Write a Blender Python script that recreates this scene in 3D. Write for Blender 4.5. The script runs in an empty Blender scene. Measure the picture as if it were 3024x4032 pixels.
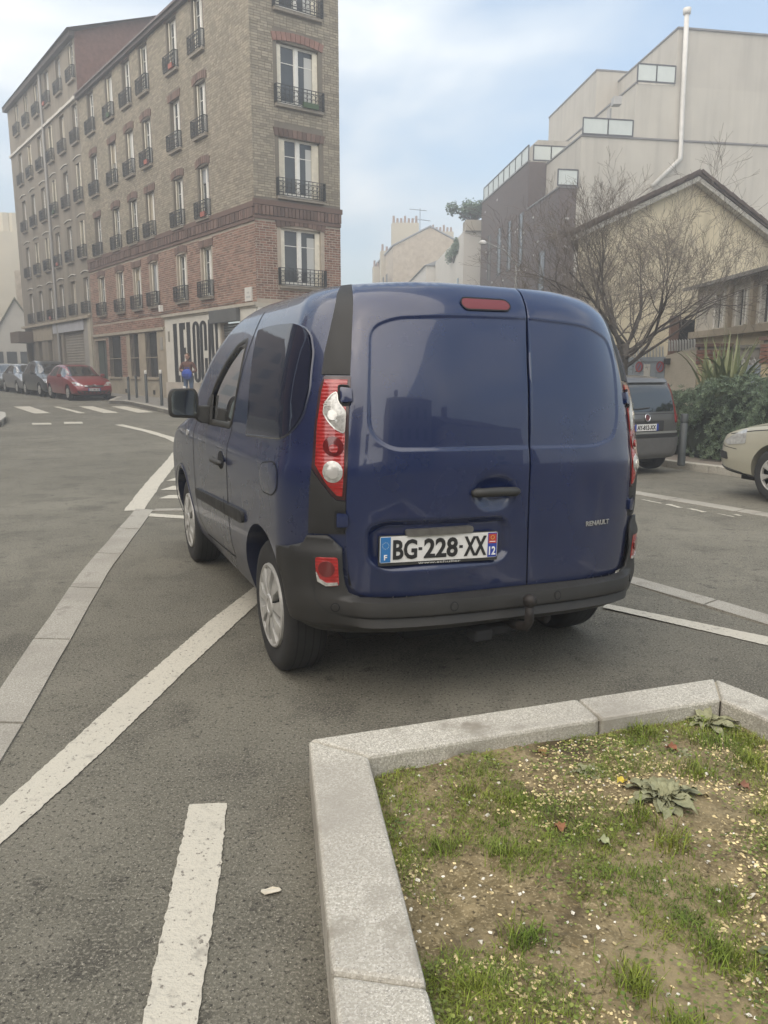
import bpy, bmesh, math, random
import numpy as np
from mathutils import Vector, Matrix
from mathutils.bvhtree import BVHTree
from mathutils.geometry import delaunay_2d_cdt
R = math.radians
SC = bpy.context.scene
COL = SC.collection
random.seed(7); RNG = np.random.default_rng(11)

# ------------------------------------------------------------------ camera
EYE = 1.41
cam_d = bpy.data.cameras.new('camera'); cam = bpy.data.objects.new('camera', cam_d); COL.objects.link(cam)
cam.location = (0, 0, EYE); cam.rotation_euler = (R(90 - 10.4), 0, 0)
cam_d.sensor_fit = 'VERTICAL'; cam_d.sensor_height = 36.0; cam_d.lens = 36.0 * 3030 / 4032
cam_d.clip_start = .05; cam_d.clip_end = 3000
SC.camera = cam
SC.render.resolution_x, SC.render.resolution_y = 768, 1024
# ------------------------------------------------------------------ sky
W = bpy.data.worlds.new('World'); SC.world = W; W.use_nodes = True
nt = W.node_tree; nt.nodes.clear()
def wn(t, **k):
    n = nt.nodes.new(t)
    for a, b in k.items(): setattr(n, a, b)
    return n
SUN_EL, SUN_ROT = R(48), R(215)
sky = wn('ShaderNodeTexSky', sky_type='NISHITA', sun_disc=False, sun_elevation=SUN_EL, sun_rotation=SUN_ROT, air_density=1.2, dust_density=2.0, ozone_density=1.2)
tc = wn('ShaderNodeTexCoord'); mp = wn('ShaderNodeMapping'); mp.inputs['Scale'].default_value = (1.0, 1.0, 2.2); mp.inputs['Location'].default_value = (.35, .2, .1)
n1 = wn('ShaderNodeTexNoise'); n1.inputs['Scale'].default_value = 1.9; n1.inputs['Detail'].default_value = 5; n1.inputs['Roughness'].default_value = .52; n1.inputs['Distortion'].default_value = .35
n2 = wn('ShaderNodeTexNoise'); n2.inputs['Scale'].default_value = 4.2; n2.inputs['Detail'].default_value = 6
rp = wn('ShaderNodeValToRGB'); rp.color_ramp.elements[0].position = .40; rp.color_ramp.elements[1].position = .66
rp.color_ramp.elements[0].color = (.40, .40, .40, 1); rp.color_ramp.elements[1].color = (1, 1, 1, 1)
cl = wn('ShaderNodeValToRGB'); cl.color_ramp.elements[0].position = .40; cl.color_ramp.elements[1].position = .66
cl.color_ramp.elements[0].color = (1.95, 2.45, 2.85, 1); cl.color_ramp.elements[1].color = (4.9, 5.0, 5.0, 1)
mx = wn('ShaderNodeMix', data_type='RGBA')
bg = wn('ShaderNodeBackground'); bg.inputs['Strength'].default_value = .10
ow = wn('ShaderNodeOutputWorld')
L = nt.links.new
L(tc.outputs['Generated'], mp.inputs['Vector']); L(mp.outputs[0], n1.inputs['Vector']); L(mp.outputs[0], n2.inputs['Vector'])
L(n1.outputs[0], rp.inputs[0]); L(n1.outputs[0], cl.inputs[0])
L(rp.outputs[0], mx.inputs['Factor']); L(sky.outputs[0], mx.inputs['A']); L(cl.outputs[0], mx.inputs['B'])
L(mx.outputs['Result'], bg.inputs['Color']); L(bg.outputs[0], ow.inputs[0])
# ------------------------------------------------------------------ sun behind cloud
sd = bpy.data.lights.new('sun', 'SUN'); sd.energy = 1.5; sd.angle = R(110); sd.color = (1.0, .89, .74)
so = bpy.data.objects.new('sun', sd); COL.objects.link(so); so.location = (0, 0, 40)
so.rotation_euler = (R(90) - SUN_EL, 0, R(180) - SUN_ROT)
# ------------------------------------------------------------------ exposure
SC.view_settings.view_transform = 'Standard'; SC.view_settings.look = 'None'
SC.view_settings.exposure = 1.5; SC.view_settings.gamma = 1.0; SC.view_settings.use_curve_mapping = False
SC.cycles.use_denoising = True; SC.cycles.max_bounces = 8; SC.cycles.transparent_max_bounces = 12
SC.cycles.volume_bounces = 0; SC.cycles.volume_step_rate = 4.0; SC.cycles.caustics_reflective = False; SC.cycles.caustics_refractive = False

# ------------------------------------------------------------------ helpers
def sst(t):
    t = min(1., max(0., t)); return t * t * (3 - 2 * t)
def G(x, y):
    """height of the road surface: the left street climbs, the right one falls"""
    yl = min(max(0, y - 14), 70); gl = .008 * yl + .0001 * yl * yl
    yr = min(max(0, y - 4.5), 9); gr = -.027 * yr
    w = sst((x + .2) / 2.2)
    return w * gr + (1 - w) * gl
def put(o, parent=None):
    COL.objects.link(o)
    if parent is not None: o.parent = parent
    return o
def tag(o, label=None, cat=None, group=None, kind=None):
    if label: o['label'] = label
    if cat: o['category'] = cat
    if group: o['group'] = group
    if kind: o['kind'] = kind
    return o
def thing(name, label, cat, loc=(0, 0, 0), rz=0, group=None):
    o = bpy.data.objects.new(name, None); o.empty_display_size = .2; put(o)
    o.location = loc; o.rotation_euler = (0, 0, rz)
    return tag(o, label, cat, group)
def mk(name, v, f, m, parent=None, smooth=False, loc=None, rz=0):
    me = bpy.data.meshes.new(name); me.from_pydata([tuple(map(float, p)) for p in v], [], [tuple(int(i) for i in q) for q in f])
    if m is not None: me.materials.append(m)
    if smooth: me.shade_smooth()
    o = put(bpy.data.objects.new(name, me), parent)
    if loc is not None: o.location = loc
    o.rotation_euler = (0, 0, rz)
    return o
def inst(src, parent=None, loc=None, rz=None, name=None):
    o = src.copy(); put(o, None); o.parent = parent
    if loc is not None: o.location = loc
    if rz is not None: o.rotation_euler = (0, 0, rz)
    return o
class MB:
    def __init__(s): s.v = []; s.f = []
    def add(s, v, f):
        n = len(s.v); s.v += [tuple(p) for p in v]; s.f += [tuple(i + n for i in q) for q in f]; return s
    def box(s, x0, x1, y0, y1, z0, z1):
        return s.add([(x0,y0,z0),(x1,y0,z0),(x1,y1,z0),(x0,y1,z0),(x0,y0,z1),(x1,y0,z1),(x1,y1,z1),(x0,y1,z1)],
                     [(0,3,2,1),(4,5,6,7),(0,1,5,4),(1,2,6,5),(2,3,7,6),(3,0,4,7)])
    def tube(s, pts, rad, n=8, cap=True):
        pts = [Vector(p) for p in pts]; k = len(pts)
        rads = rad if isinstance(rad, (list, tuple)) else [rad] * k
        vs = []; up = None
        for i, p in enumerate(pts):
            d = (pts[min(i+1,k-1)] - pts[max(i-1,0)]).normalized()
            if up is None: up = d.orthogonal().normalized()
            a = (up - d * up.dot(d))
            a = a.normalized() if a.length > 1e-6 else d.orthogonal().normalized()
            up = a; b = d.cross(a)
            for j in range(n):
                t = 2 * math.pi * j / n; vs.append(p + (a * math.cos(t) + b * math.sin(t)) * rads[i])
        fs = [(i*n+j, i*n+(j+1)%n, (i+1)*n+(j+1)%n, (i+1)*n+j) for i in range(k-1) for j in range(n)]
        if cap: fs += [tuple(reversed(range(n))), tuple((k-1)*n + j for j in range(n))]
        return s.add(vs, fs)
    def prism(s, poly, lo, hi, fn):
        """extrude a 2D polygon between lo and hi, fn(a,b,h) -> xyz"""
        n = len(poly)
        return s.add([fn(a,b,lo) for a,b in poly] + [fn(a,b,hi) for a,b in poly],
                     [tuple(reversed(range(n))), tuple(range(n, 2*n))] + [(i,(i+1)%n,n+(i+1)%n,n+i) for i in range(n)])
    def lathe(s, prof, n=24, ax='x', c=(0,0,0)):
        """prof: (axial, radius)"""
        vs = []
        for a, r in prof:
            for j in range(n):
                t = 2*math.pi*j/n; p, q = r*math.cos(t), r*math.sin(t)
                vs.append({'x': (c[0]+a, c[1]+p, c[2]+q), 'y': (c[0]+q, c[1]+a, c[2]+p), 'z': (c[0]+p, c[1]+q, c[2]+a)}[ax])
        k = len(prof)
        return s.add(vs, [(i*n+j, i*n+(j+1)%n, (i+1)*n+(j+1)%n, (i+1)*n+j) for i in range(k-1) for j in range(n)])
    def xf(s, M):
        s.v = [tuple(M @ Vector(p)) for p in s.v]; return s
    def obj(s, name, m, parent=None, smooth=False, loc=None, rz=0, bevel=0):
        o = mk(name, s.v, s.f, m, parent, smooth, loc, rz)
        if bevel:
            b = o.modifiers.new('bevel', 'BEVEL'); b.width = bevel; b.segments = 2; b.limit_method = 'ANGLE'
        return o
def fix(o):
    bm = bmesh.new(); bm.from_mesh(o.data); bmesh.ops.recalc_face_normals(bm, faces=bm.faces); bm.to_mesh(o.data); bm.free(); return o
def rounded(poly, r, n=4):
    """round the corners of a 2D polygon"""
    out = []; k = len(poly)
    for i in range(k):
        p0, p1, p2 = Vector(poly[i-1]), Vector(poly[i]), Vector(poly[(i+1) % k])
        rr = r[i] if isinstance(r, (list, tuple)) else r
        a, b = p0 - p1, p2 - p1
        d = min(rr, a.length * .48, b.length * .48)
        if d < 1e-5: out.append(tuple(p1)); continue
        a, b = p1 + a.normalized() * d, p1 + b.normalized() * d
        for j in range(n + 1):
            t = j / n; out.append(tuple((1-t)**2 * a + 2*t*(1-t) * p1 + t*t * b))
    return out
def resample(poly, step, closed=True):
    out = []; k = len(poly)
    for i in range(k if closed else k - 1):
        a, b = Vector(poly[i]), Vector(poly[(i+1) % k]); n = max(1, int(math.ceil((b-a).length / step)))
        out += [tuple(a.lerp(b, j / n)) for j in range(n)]
    if not closed: out.append(tuple(poly[-1]))
    return out
def in_polys(P, poly):
    P = np.asarray(P, float).reshape(-1, 2); q = np.asarray(poly, float); x, y = P[:, :1], P[:, 1:]; r = np.roll(q, 1, 0)
    cond = (q[:, 1] > y) != (r[:, 1] > y); dy = r[:, 1] - q[:, 1]; dy = np.where(abs(dy) < 1e-12, 1e-12, dy)
    return (np.sum(cond & (x < (r[:, 0]-q[:, 0])*(y-q[:, 1])/dy+q[:, 0]), 1) % 2) == 1
def dists(P, poly):
    P = np.asarray(P, float).reshape(-1, 2)[:, None]; a = np.asarray(poly, float)[None]; b = np.roll(a, -1, 1); ab = b - a
    t = np.clip(((P-a)*ab).sum(2)/np.maximum((ab*ab).sum(2), 1e-12), 0, 1); d = P-(a+ab*t[..., None])
    return np.sqrt((d*d).sum(2)).min(1)
def in_poly(p, poly): return bool(in_polys([p], poly)[0])
def seg_d(p, poly): return float(dists([p], poly)[0])
def fill2d(poly, step, extra=None):
    """triangulate a 2D outline with inner grid points"""
    pts = resample(poly, step); n = len(pts); q = np.array(pts)
    (x0, y0), (x1, y1) = q.min(0), q.max(0); g = []
    for i, x in enumerate(np.arange(x0+step*.5, x1, step)):
        for y in np.arange(y0+step*(.5 if i % 2 else .95), y1, step): g.append((x, y))
    inner = np.array(g).reshape(-1, 2)
    if len(inner): inner = inner[in_polys(inner, pts)]
    if len(inner): inner = inner[dists(inner, poly) > step*.45]
    if extra is not None and len(extra):
        ex = np.array(extra); ex = ex[in_polys(ex, pts)]; ex = ex[dists(ex, poly) > .004]
        if len(inner):
            keep = np.ones(len(inner), bool)
            for e in ex: keep &= ((inner-e)**2).sum(1) > (step*.5)**2
            inner = inner[keep]
        inner = np.concatenate([inner.reshape(-1, 2), ex])
    r = delaunay_2d_cdt([Vector(p) for p in pts] + [Vector((float(a), float(b))) for a, b in inner], [], [list(range(n))], 1, 1e-6)
    return [tuple(v) for v in r[0]], [list(f) for f in r[2]]
def panel(name, poly, fn, off, thick, step, m, parent, smooth=True, edge=.0, crown=0, extra=None):
    """a sheet following surface fn(a,b,offset)->xyz inside a 2D outline, with a rim going back by thick"""
    v2, f2 = fill2d(poly, step, extra)
    bnd = {}
    for f in f2:
        for i in range(len(f)):
            e = (f[i], f[(i+1) % len(f)]); bnd[e] = bnd.get(e, 0) + 1
    rim = [e for e in bnd if (e[1], e[0]) not in bnd]
    rv = set(i for e in rim for i in e)
    vs = []
    for i, (a, b) in enumerate(v2):
        o = off
        if edge and i in rv: o = off - edge
        elif crown: o = off + crown * min(1, seg_d((a, b), poly) / .05)
        vs.append(fn(a, b, o))
    fs = [tuple(f) for f in f2]
    if thick:
        back = {}
        for i in sorted(rv): back[i] = len(vs); vs.append(fn(v2[i][0], v2[i][1], off - thick))
        fs += [(e[1], e[0], back[e[0]], back[e[1]]) for e in rim]
    o = mk(name, vs, fs, m, parent, smooth)
    if smooth:
        o.data.set_sharp_from_angle(angle=R(40))
    return o
def strip(name, path, w, fn, off, m, parent, closed=False, step=.03, depth=0):
    """a thin band of width w along a 2D path laid on surface fn"""
    pts = resample(path, step, closed); k = len(pts); vs = []; fs = []
    for i in range(k):
        a = Vector(pts[i-1] if (closed or i) else pts[0]); b = Vector(pts[(i+1) % k] if (closed or i < k-1) else pts[-1])
        d = (b - a); d = d.normalized() if d.length > 1e-9 else Vector((1, 0)); nn = Vector((-d.y, d.x)) * w / 2; p = Vector(pts[i])
        vs += [fn(*(p + nn), off - depth), fn(*(p + nn * .55), off), fn(*(p - nn * .55), off), fn(*(p - nn), off - depth)]
    for i in range(k if closed else k - 1):
        j = (i + 1) % k
        for q in range(3): fs.append((4*i+q, 4*i+q+1, 4*j+q+1, 4*j+q))
    return mk(name, vs, fs, m, parent, True)

# ------------------------------------------------------------------ materials
MATS = {}
def mat(name, col=(.5,.5,.5), rough=.6, metal=0., spec=.5, var=0., vscale=3., col2=None, bump=0., bscale=40., coat=0., island=0., rvar=0., emit=None, detail=6, streak=0.):
    if name in MATS: return MATS[name]
    m = bpy.data.materials.new(name); m.use_nodes = True; t = m.node_tree; b = t.nodes['Principled BSDF']; MATS[name] = m
    b.inputs['Roughness'].default_value = rough; b.inputs['Metallic'].default_value = metal
    b.inputs['Specular IOR Level'].default_value = spec; b.inputs['Coat Weight'].default_value = coat; b.inputs['Coat Roughness'].default_value = .03
    b.inputs['Base Color'].default_value = (*col, 1)
    if emit: b.inputs['Emission Color'].default_value = (*col, 1); b.inputs['Emission Strength'].default_value = emit
    tcn = t.nodes.new('ShaderNodeTexCoord')
    out = None
    if var or col2:
        n = t.nodes.new('ShaderNodeTexNoise'); n.inputs['Scale'].default_value = vscale; n.inputs['Detail'].default_value = detail; n.inputs['Roughness'].default_value = .6
        t.links.new(tcn.outputs['Object'], n.inputs['Vector'])
        r = t.nodes.new('ShaderNodeValToRGB'); r.color_ramp.elements[0].position = .32; r.color_ramp.elements[1].position = .68
        c2 = col2 or tuple(min(1, c * (1 + var)) for c in col); c1 = col if col2 else tuple(c * (1 - var) for c in col)
        r.color_ramp.elements[0].color = (*c1, 1); r.color_ramp.elements[1].color = (*c2, 1)
        t.links.new(n.outputs[0], r.inputs[0]); out = r.outputs[0]
        if rvar:
            mr = t.nodes.new('ShaderNodeMapRange'); mr.inputs[3].default_value = max(.02, rough - rvar); mr.inputs[4].default_value = min(1, rough + rvar)
            t.links.new(n.outputs[0], mr.inputs[0]); t.links.new(mr.outputs[0], b.inputs['Roughness'])
    if streak:
        mpp = t.nodes.new('ShaderNodeMapping'); mpp.inputs['Scale'].default_value = (1.6, 1.6, .10); t.links.new(tcn.outputs['Object'], mpp.inputs[0])
        n = t.nodes.new('ShaderNodeTexNoise'); n.inputs['Scale'].default_value = 1.4; n.inputs['Detail'].default_value = 7; t.links.new(mpp.outputs[0], n.inputs['Vector'])
        mr = t.nodes.new('ShaderNodeMapRange'); mr.inputs[1].default_value = .46; mr.inputs[2].default_value = .72; mr.inputs[4].default_value = streak; t.links.new(n.outputs[0], mr.inputs[0])
        mx = t.nodes.new('ShaderNodeMix'); mx.data_type = 'RGBA'; mx.inputs['B'].default_value = (*[c*.5 for c in col], 1); t.links.new(mr.outputs[0], mx.inputs['Factor'])
        if out: t.links.new(out, mx.inputs['A'])
        else: mx.inputs['A'].default_value = (*col, 1)
        out = mx.outputs['Result']
    if island:
        g = t.nodes.new('ShaderNodeNewGeometry'); hs = t.nodes.new('ShaderNodeHueSaturation')
        mr = t.nodes.new('ShaderNodeMapRange'); mr.inputs[3].default_value = 1 - island; mr.inputs[4].default_value = 1 + island
        t.links.new(g.outputs['Random Per Island'], mr.inputs[0]); t.links.new(mr.outputs[0], hs.inputs['Value'])
        if out: t.links.new(out, hs.inputs['Color'])
        else: hs.inputs['Color'].default_value = (*col, 1)
        out = hs.outputs[0]
    if out: t.links.new(out, b.inputs['Base Color'])
    if bump:
        n = t.nodes.new('ShaderNodeTexNoise'); n.inputs['Scale'].default_value = bscale; n.inputs['Detail'].default_value = 5
        t.links.new(tcn.outputs['Object'], n.inputs['Vector'])
        bp = t.nodes.new('ShaderNodeBump'); bp.inputs['Strength'].default_value = bump; bp.inputs['Distance'].default_value = .02
        t.links.new(n.outputs[0], bp.inputs['Height']); t.links.new(bp.outputs[0], b.inputs['Normal'])
    return m
def glass(name, tint=(.55,.6,.6), alpha=.5, rough=.02):
    if name in MATS: return MATS[name]
    m = bpy.data.materials.new(name); m.use_nodes = True; t = m.node_tree; t.nodes.clear(); MATS[name] = m
    o = t.nodes.new('ShaderNodeOutputMaterial'); tr = t.nodes.new('ShaderNodeBsdfTransparent'); tr.inputs[0].default_value = (*[c*alpha for c in tint], 1)
    gl = t.nodes.new('ShaderNodeBsdfGlossy'); gl.inputs['Roughness'].default_value = rough; gl.inputs['Color'].default_value = (1,1,1,1)
    fr = t.nodes.new('ShaderNodeFresnel'); fr.inputs[0].default_value = 1.52; mx = t.nodes.new('ShaderNodeMixShader')
    t.links.new(fr.outputs[0], mx.inputs[0]); t.links.new(tr.outputs[0], mx.inputs[1]); t.links.new(gl.outputs[0], mx.inputs[2]); t.links.new(mx.outputs[0], o.inputs[0])
    return m
def speckle(name, base, layers, rough=.85, bump=.3, bscale=150., big=None, spec=.3):
    """aggregate surface: base colour with voronoi/noise specks. layers: (scale, lo, hi, colour)"""
    m = bpy.data.materials.new(name); m.use_nodes = True; t = m.node_tree; b = t.nodes['Principled BSDF']; MATS[name] = m
    b.inputs['Roughness'].default_value = rough; b.inputs['Specular IOR Level'].default_value = spec
    tcn = t.nodes.new('ShaderNodeTexCoord'); cur = None
    rgb = t.nodes.new('ShaderNodeRGB'); rgb.outputs[0].default_value = (*base, 1); cur = rgb.outputs[0]
    for sc, lo, hi, c in layers:
        n = t.nodes.new('ShaderNodeTexNoise'); n.inputs['Scale'].default_value = sc; n.inputs['Detail'].default_value = 4 if sc < 20 else 2; n.inputs['Roughness'].default_value = .6
        t.links.new(tcn.outputs['Object'], n.inputs['Vector'])
        mr = t.nodes.new('ShaderNodeMapRange'); mr.inputs[1].default_value = lo; mr.inputs[2].default_value = hi
        t.links.new(n.outputs[0], mr.inputs[0])
        mx = t.nodes.new('ShaderNodeMix'); mx.data_type = 'RGBA'; mx.inputs['B'].default_value = (*c, 1)
        t.links.new(mr.outputs[0], mx.inputs['Factor']); t.links.new(cur, mx.inputs['A']); cur = mx.outputs['Result']
    t.links.new(cur, b.inputs['Base Color'])
    n = t.nodes.new('ShaderNodeTexNoise'); n.inputs['Scale'].default_value = bscale; n.inputs['Detail'].default_value = 3
    t.links.new(tcn.outputs['Object'], n.inputs['Vector'])
    bp = t.nodes.new('ShaderNodeBump'); bp.inputs['Strength'].default_value = bump; bp.inputs['Distance'].default_value = .01
    t.links.new(n.outputs[0], bp.inputs['Height']); t.links.new(bp.outputs[0], b.inputs['Normal'])
    return m
def text(name, s, m, size=1., sx=1., bold=0., depth=.002, spacing=1.):
    """flat raised lettering lying in local XZ facing -Y, left-bottom at origin"""
    c = bpy.data.curves.new(name, 'FONT'); c.body = s; c.size = size; c.offset = bold; c.extrude = depth; c.space_character = spacing; c.resolution_u = 3
    o = bpy.data.objects.new(name, c); COL.objects.link(o)
    bpy.context.view_layer.update()
    me = bpy.data.meshes.new_from_object(o.evaluated_get(bpy.context.evaluated_depsgraph_get()))
    COL.objects.unlink(o); bpy.data.objects.remove(o)
    for v in me.vertices: v.co = (v.co.x * sx, -v.co.z, v.co.y)
    me.materials.clear(); me.materials.append(m)
    o = bpy.data.objects.new(name, me); return put(o)
def fit(o, w, h):
    xs = [v.co.x for v in o.data.vertices]; zs = [v.co.z for v in o.data.vertices]
    x0, x1, z0, z1 = min(xs), max(xs), min(zs), max(zs)
    for v in o.data.vertices: v.co.x = (v.co.x - (x0+x1)/2) * w/(x1-x0); v.co.z = (v.co.z - (z0+z1)/2) * h/(z1-z0)
    return o
asphalt = speckle('asphalt', (.134,.125,.097), [(.45,.44,.68,(.215,.20,.157)), (2.2,.50,.70,(.078,.072,.057)), (1.1,.55,.72,(.205,.19,.15)), (5,.55,.72,(.165,.153,.121)), (9,.58,.71,(.07,.065,.052)), (110,.50,.66,(.24,.222,.176)), (75,.57,.67,(.046,.042,.034)), (170,.65,.71,(.50,.46,.38))], rough=.8, bump=.6, bscale=170)
granite = speckle('granite', (.39,.365,.305), [(120,.48,.60,(.54,.51,.435)), (190,.56,.64,(.70,.67,.60)), (160,.40,.32,(.23,.215,.19)), (1.4,.48,.72,(.33,.305,.26)), (7,.58,.74,(.30,.275,.23)), (3,.64,.72,(.26,.235,.19))], rough=.75, bump=.12, bscale=180)
granite_l = speckle('granite_flush', (.30,.28,.235), [(130,.48,.60,(.40,.375,.32)), (210,.56,.64,(.52,.49,.425)), (160,.40,.32,(.18,.165,.14)), (1.1,.46,.72,(.24,.22,.185)), (6,.58,.74,(.21,.19,.16))], rough=.75, bump=.12, bscale=180)
paint_w = speckle('road_paint', (.53,.495,.41), [(30,.54,.72,(.45,.42,.35)), (200,.62,.70,(.34,.31,.26)), (4,.52,.75,(.49,.46,.385)), (60,.63,.70,(.20,.18,.15)), (8,.63,.72,(.33,.305,.255))], rough=.7, bump=.5, bscale=110)
pavement_m = speckle('pavement', (.20,.187,.165), [(180,.5,.62,(.25,.24,.215)), (1.2,.45,.7,(.20,.185,.16)), (3,.56,.72,(.12,.112,.1))], rough=.85, bump=.3)
soil_m = speckle('soil', (.165,.128,.066), [(16,.45,.66,(.26,.205,.112)), (120,.55,.68,(.37,.30,.175)), (60,.42,.32,(.075,.057,.031)), (2.2,.50,.66,(.28,.225,.128)), (2.9,.46,.36,(.085,.064,.035))], rough=.95, bump=1.0, bscale=45)
mortar = mat('mortar', (.36,.33,.28), .9, var=.12, vscale=8)
black_plastic = mat('black_plastic', (.035,.034,.031), .55, var=.25, vscale=6, rvar=.12, bump=.08, bscale=400)
rubber = mat('rubber', (.022,.021,.02), .8, var=.3, vscale=9)
dark = mat('dark_recess', (.012,.012,.012), .9)
chrome = mat('chrome', (.75,.75,.75), .12, metal=1)
white_pl = mat('white_plate', (.72,.71,.68), .45, var=.08, vscale=25)
blk_paint = mat('black_ink', (.02,.02,.02), .5)
blue_ink = mat('blue_ink', (.03,.17,.42), .45)
blue_ink2 = mat('navy_ink', (.03,.06,.33), .45)
red_ink = mat('red_ink', (.45,.05,.04), .5)
white_ink = mat('white_ink', (.8,.8,.78), .5)
gold_ink = mat('gold_ink', (.6,.45,.1), .5)
alu = mat('wheel_silver', (.46,.45,.42), .42, metal=.35, var=.18, vscale=14)
# ================================================================== ground
def ground_sheet():
    xs = sorted(set(list(np.linspace(-260, -30, 12)) + list(np.linspace(-30, 30, 61)) + list(np.linspace(30, 260, 12))))
    ys = sorted(set(list(np.linspace(-150, -10, 8)) + list(np.linspace(-10, 30, 41)) + list(np.linspace(30, 120, 31)) + list(np.linspace(120, 900, 8))))
    v = [(x, y, G(x, y)) for y in ys for x in xs]; n = len(xs)
    f = [(j*n+i, j*n+i+1, (j+1)*n+i+1, (j+1)*n+i) for j in range(len(ys)-1) for i in range(n-1)]
    return mk('road', v, f, asphalt, None, True)
road = tag(ground_sheet(), 'worn grey asphalt roadway of the junction', kind='structure')
def sheet(name, poly, dz, m, parent=None, step=.5, skirt=0):
    v2, f2 = fill2d(poly, step); v = [(x, y, G(x, y) + dz) for x, y in v2]; f = [tuple(q) for q in f2]
    if skirt:
        pts = resample(poly, step); k = len(pts); n = len(v)
        v += [(x, y, G(x, y) + dz) for x, y in pts] + [(x, y, G(x, y) + dz - skirt) for x, y in pts]
        f += [(n+i, n+(i+1) % k, n+k+(i+1) % k, n+k+i) for i in range(k)]
    return mk(name, v, f, m, parent)
def rough_edge(poly, amp, step=.03):
    pts = resample(poly, step); return [(x + random.uniform(-amp, amp), y + random.uniform(-amp, amp)) for x, y in pts]
def band(path, w):
    a = []; b = []
    for i, p in enumerate(path):
        q0 = Vector(path[max(0, i-1)]); q1 = Vector(path[min(len(path)-1, i+1)]); d = (q1-q0).normalized(); n = Vector((-d.y, d.x)) * w/2
        a.append(tuple(Vector(p)+n)); b.append(tuple(Vector(p)-n))
    return a + b[::-1]
def marking(name, poly, step=.25, amp=.003, rs=.016):
    return sheet(name, rough_edge(poly, amp, rs), .005, paint_w, road, step)
marking('painted_line', [(-1.26,2.31),(-1.16,3.11),(-1.0,4.19),(-.85,4.96),(-.62,6.0),(-.50,6.0),(-.66,5.1),(-.77,4.6),(-.94,3.53),(-1.055,2.68),(-1.155,2.12),(-1.32,.6),(-1.43,.6)])
marking('painted_dash', [(-.64,2.32),(-.52,2.33),(-.47,2.0),(-.41,1.46),(-.33,.75),(-.455,.75),(-.53,1.46),(-.6,2.0)])
marking('painted_line', [(1.32,4.47),(1.37,4.54),(2.06,3.95),(3.0,3.1),(2.93,3.0),(2.0,3.81)])
marking('painted_line', band([(-2.56,7.75),(-2.95,9.8),(-3.4,12.4),(-3.75,14.2),(-3.98,15.1),(-4.5,16.2),(-5.5,17.9),(-6.8,19.8)], .2), .4, .008, .1)
for q in ([(-2.52,8.5),(-2.1,8.5),(-2.03,8.78),(-2.47,8.74)], [(-2.68,9.12),(-2.2,9.15),(-2.15,9.5),(-2.62,9.46)], [(-2.83,9.9),(-2.4,9.95),(-2.35,10.3),(-2.78,10.25)], [(-2.98,10.8),(-2.6,10.85),(-2.55,11.2),(-2.93,11.15)]): marking('painted_hatch', q, .3)
marking('painted_line', [(-2.45,7.62),(-1.2,7.2),(-1.24,7.08),(-2.49,7.48)], .3)
for q in ([(-15.1,28.2),(-14.6,28.35),(-11.9,24.1),(-12.35,23.9)], [(-13.4,28.05),(-12.9,28.24),(-10.5,24.4),(-10.92,24.2)], [(-11.95,28.02),(-11.75,28.05),(-9.4,24.4),(-9.6,24.35)], [(-11.12,28.24),(-10.64,28.3),(-8.4,24.57),(-8.82,24.4)], [(-9.94,28.24),(-9.44,28.3),(-7.4,24.85),(-7.83,24.6)]): marking('crossing_stripe', q, .5, .015, .12)
marking('painted_dash', [(-9.25,20.3),(-8.77,20.35),(-8.52,19.82),(-9.0,19.78)], .3); marking('painted_dash', [(-8.57,20.7),(-8.1,20.75),(-7.84,20.14),(-8.3,20.05)], .3)
for q in ([(3.11,9.18),(3.14,9.2),(3.26,8.86),(3.23,8.84)], [(3.25,8.78),(3.32,8.8),(3.37,8.52),(3.31,8.5)], [(3.38,8.45),(3.44,8.46),(3.51,8.22),(3.45,8.2)], [(3.56,8.08),(3.585,8.09),(3.66,7.88),(3.63,7.87)], [(3.70,8.05),(3.76,8.05),(3.78,7.96),(3.72,7.95)]): marking('painted_scrap', q, .1, .012, .04)
# flush granite strips: each slab is a piece
def slab_run(label, path_l, path_r, cuts, group=None):
    """slabs between two edges given as polylines of equal length"""
    t = thing('granite_strip', label, 'kerb strip', (path_l[0][0], path_l[0][1], 0))
    def at(path, s):
        seg = [(Vector(path[i+1]) - Vector(path[i])).length for i in range(len(path)-1)]; tot = sum(seg); d = s * tot
        for i, q in enumerate(seg):
            if d <= q or i == len(seg)-1: return Vector(path[i]).lerp(Vector(path[i+1]), d / q)
            d -= q
    ox, oy = path_l[0]
    for a, b in zip(cuts[:-1], cuts[1:]):
        g = .009; n = 3; mb = MB()
        ring = [at(path_l, a + (b-a)*j/n) for j in range(n+1)] + [at(path_r, b + (a-b)*j/n) for j in range(n+1)]
        c = sum(ring, Vector((0,0))) / len(ring); ring = [p + (c-p).normalized() * g for p in ring]
        k = len(ring); top = [(p.x-ox, p.y-oy, G(p.x,p.y)+.007+random.uniform(0,.002)) for p in ring]; bot = [(x, y, z-.03) for x, y, z in top]
        mb.add(top+bot, [tuple(reversed(range(k)))] + [(i,(i+1)%k,k+(i+1)%k,k+i) for i in range(k)])
        fix(mb.obj('slab', granite_l, t))
    return t
slab_run('flush grey granite strip running up the road past the van flank', [(-1.30,1.2),(-1.73,3.26),(-2.15,5.26),(-2.57,7.84)], [(-1.12,1.2),(-1.53,3.26),(-1.955,5.3),(-2.37,7.79)], [0,.115,.26,.41,.56,.705,.85,1])
slab_run('flush granite strip across the road ahead of the van front wheel', [(-2.37,7.84),(-1.2,7.95)], [(-2.37,7.7),(-1.2,7.8)], [0,.5,1])
slab_run('flush grey granite strip to the right of the van bumper', [(1.2,6.1),(1.74,5.27),(2.25,4.32),(3.1,2.8)], [(1.1,6.0),(1.66,5.06),(2.14,4.17),(2.98,2.7)], [0,.2,.45,.7,1])
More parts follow.
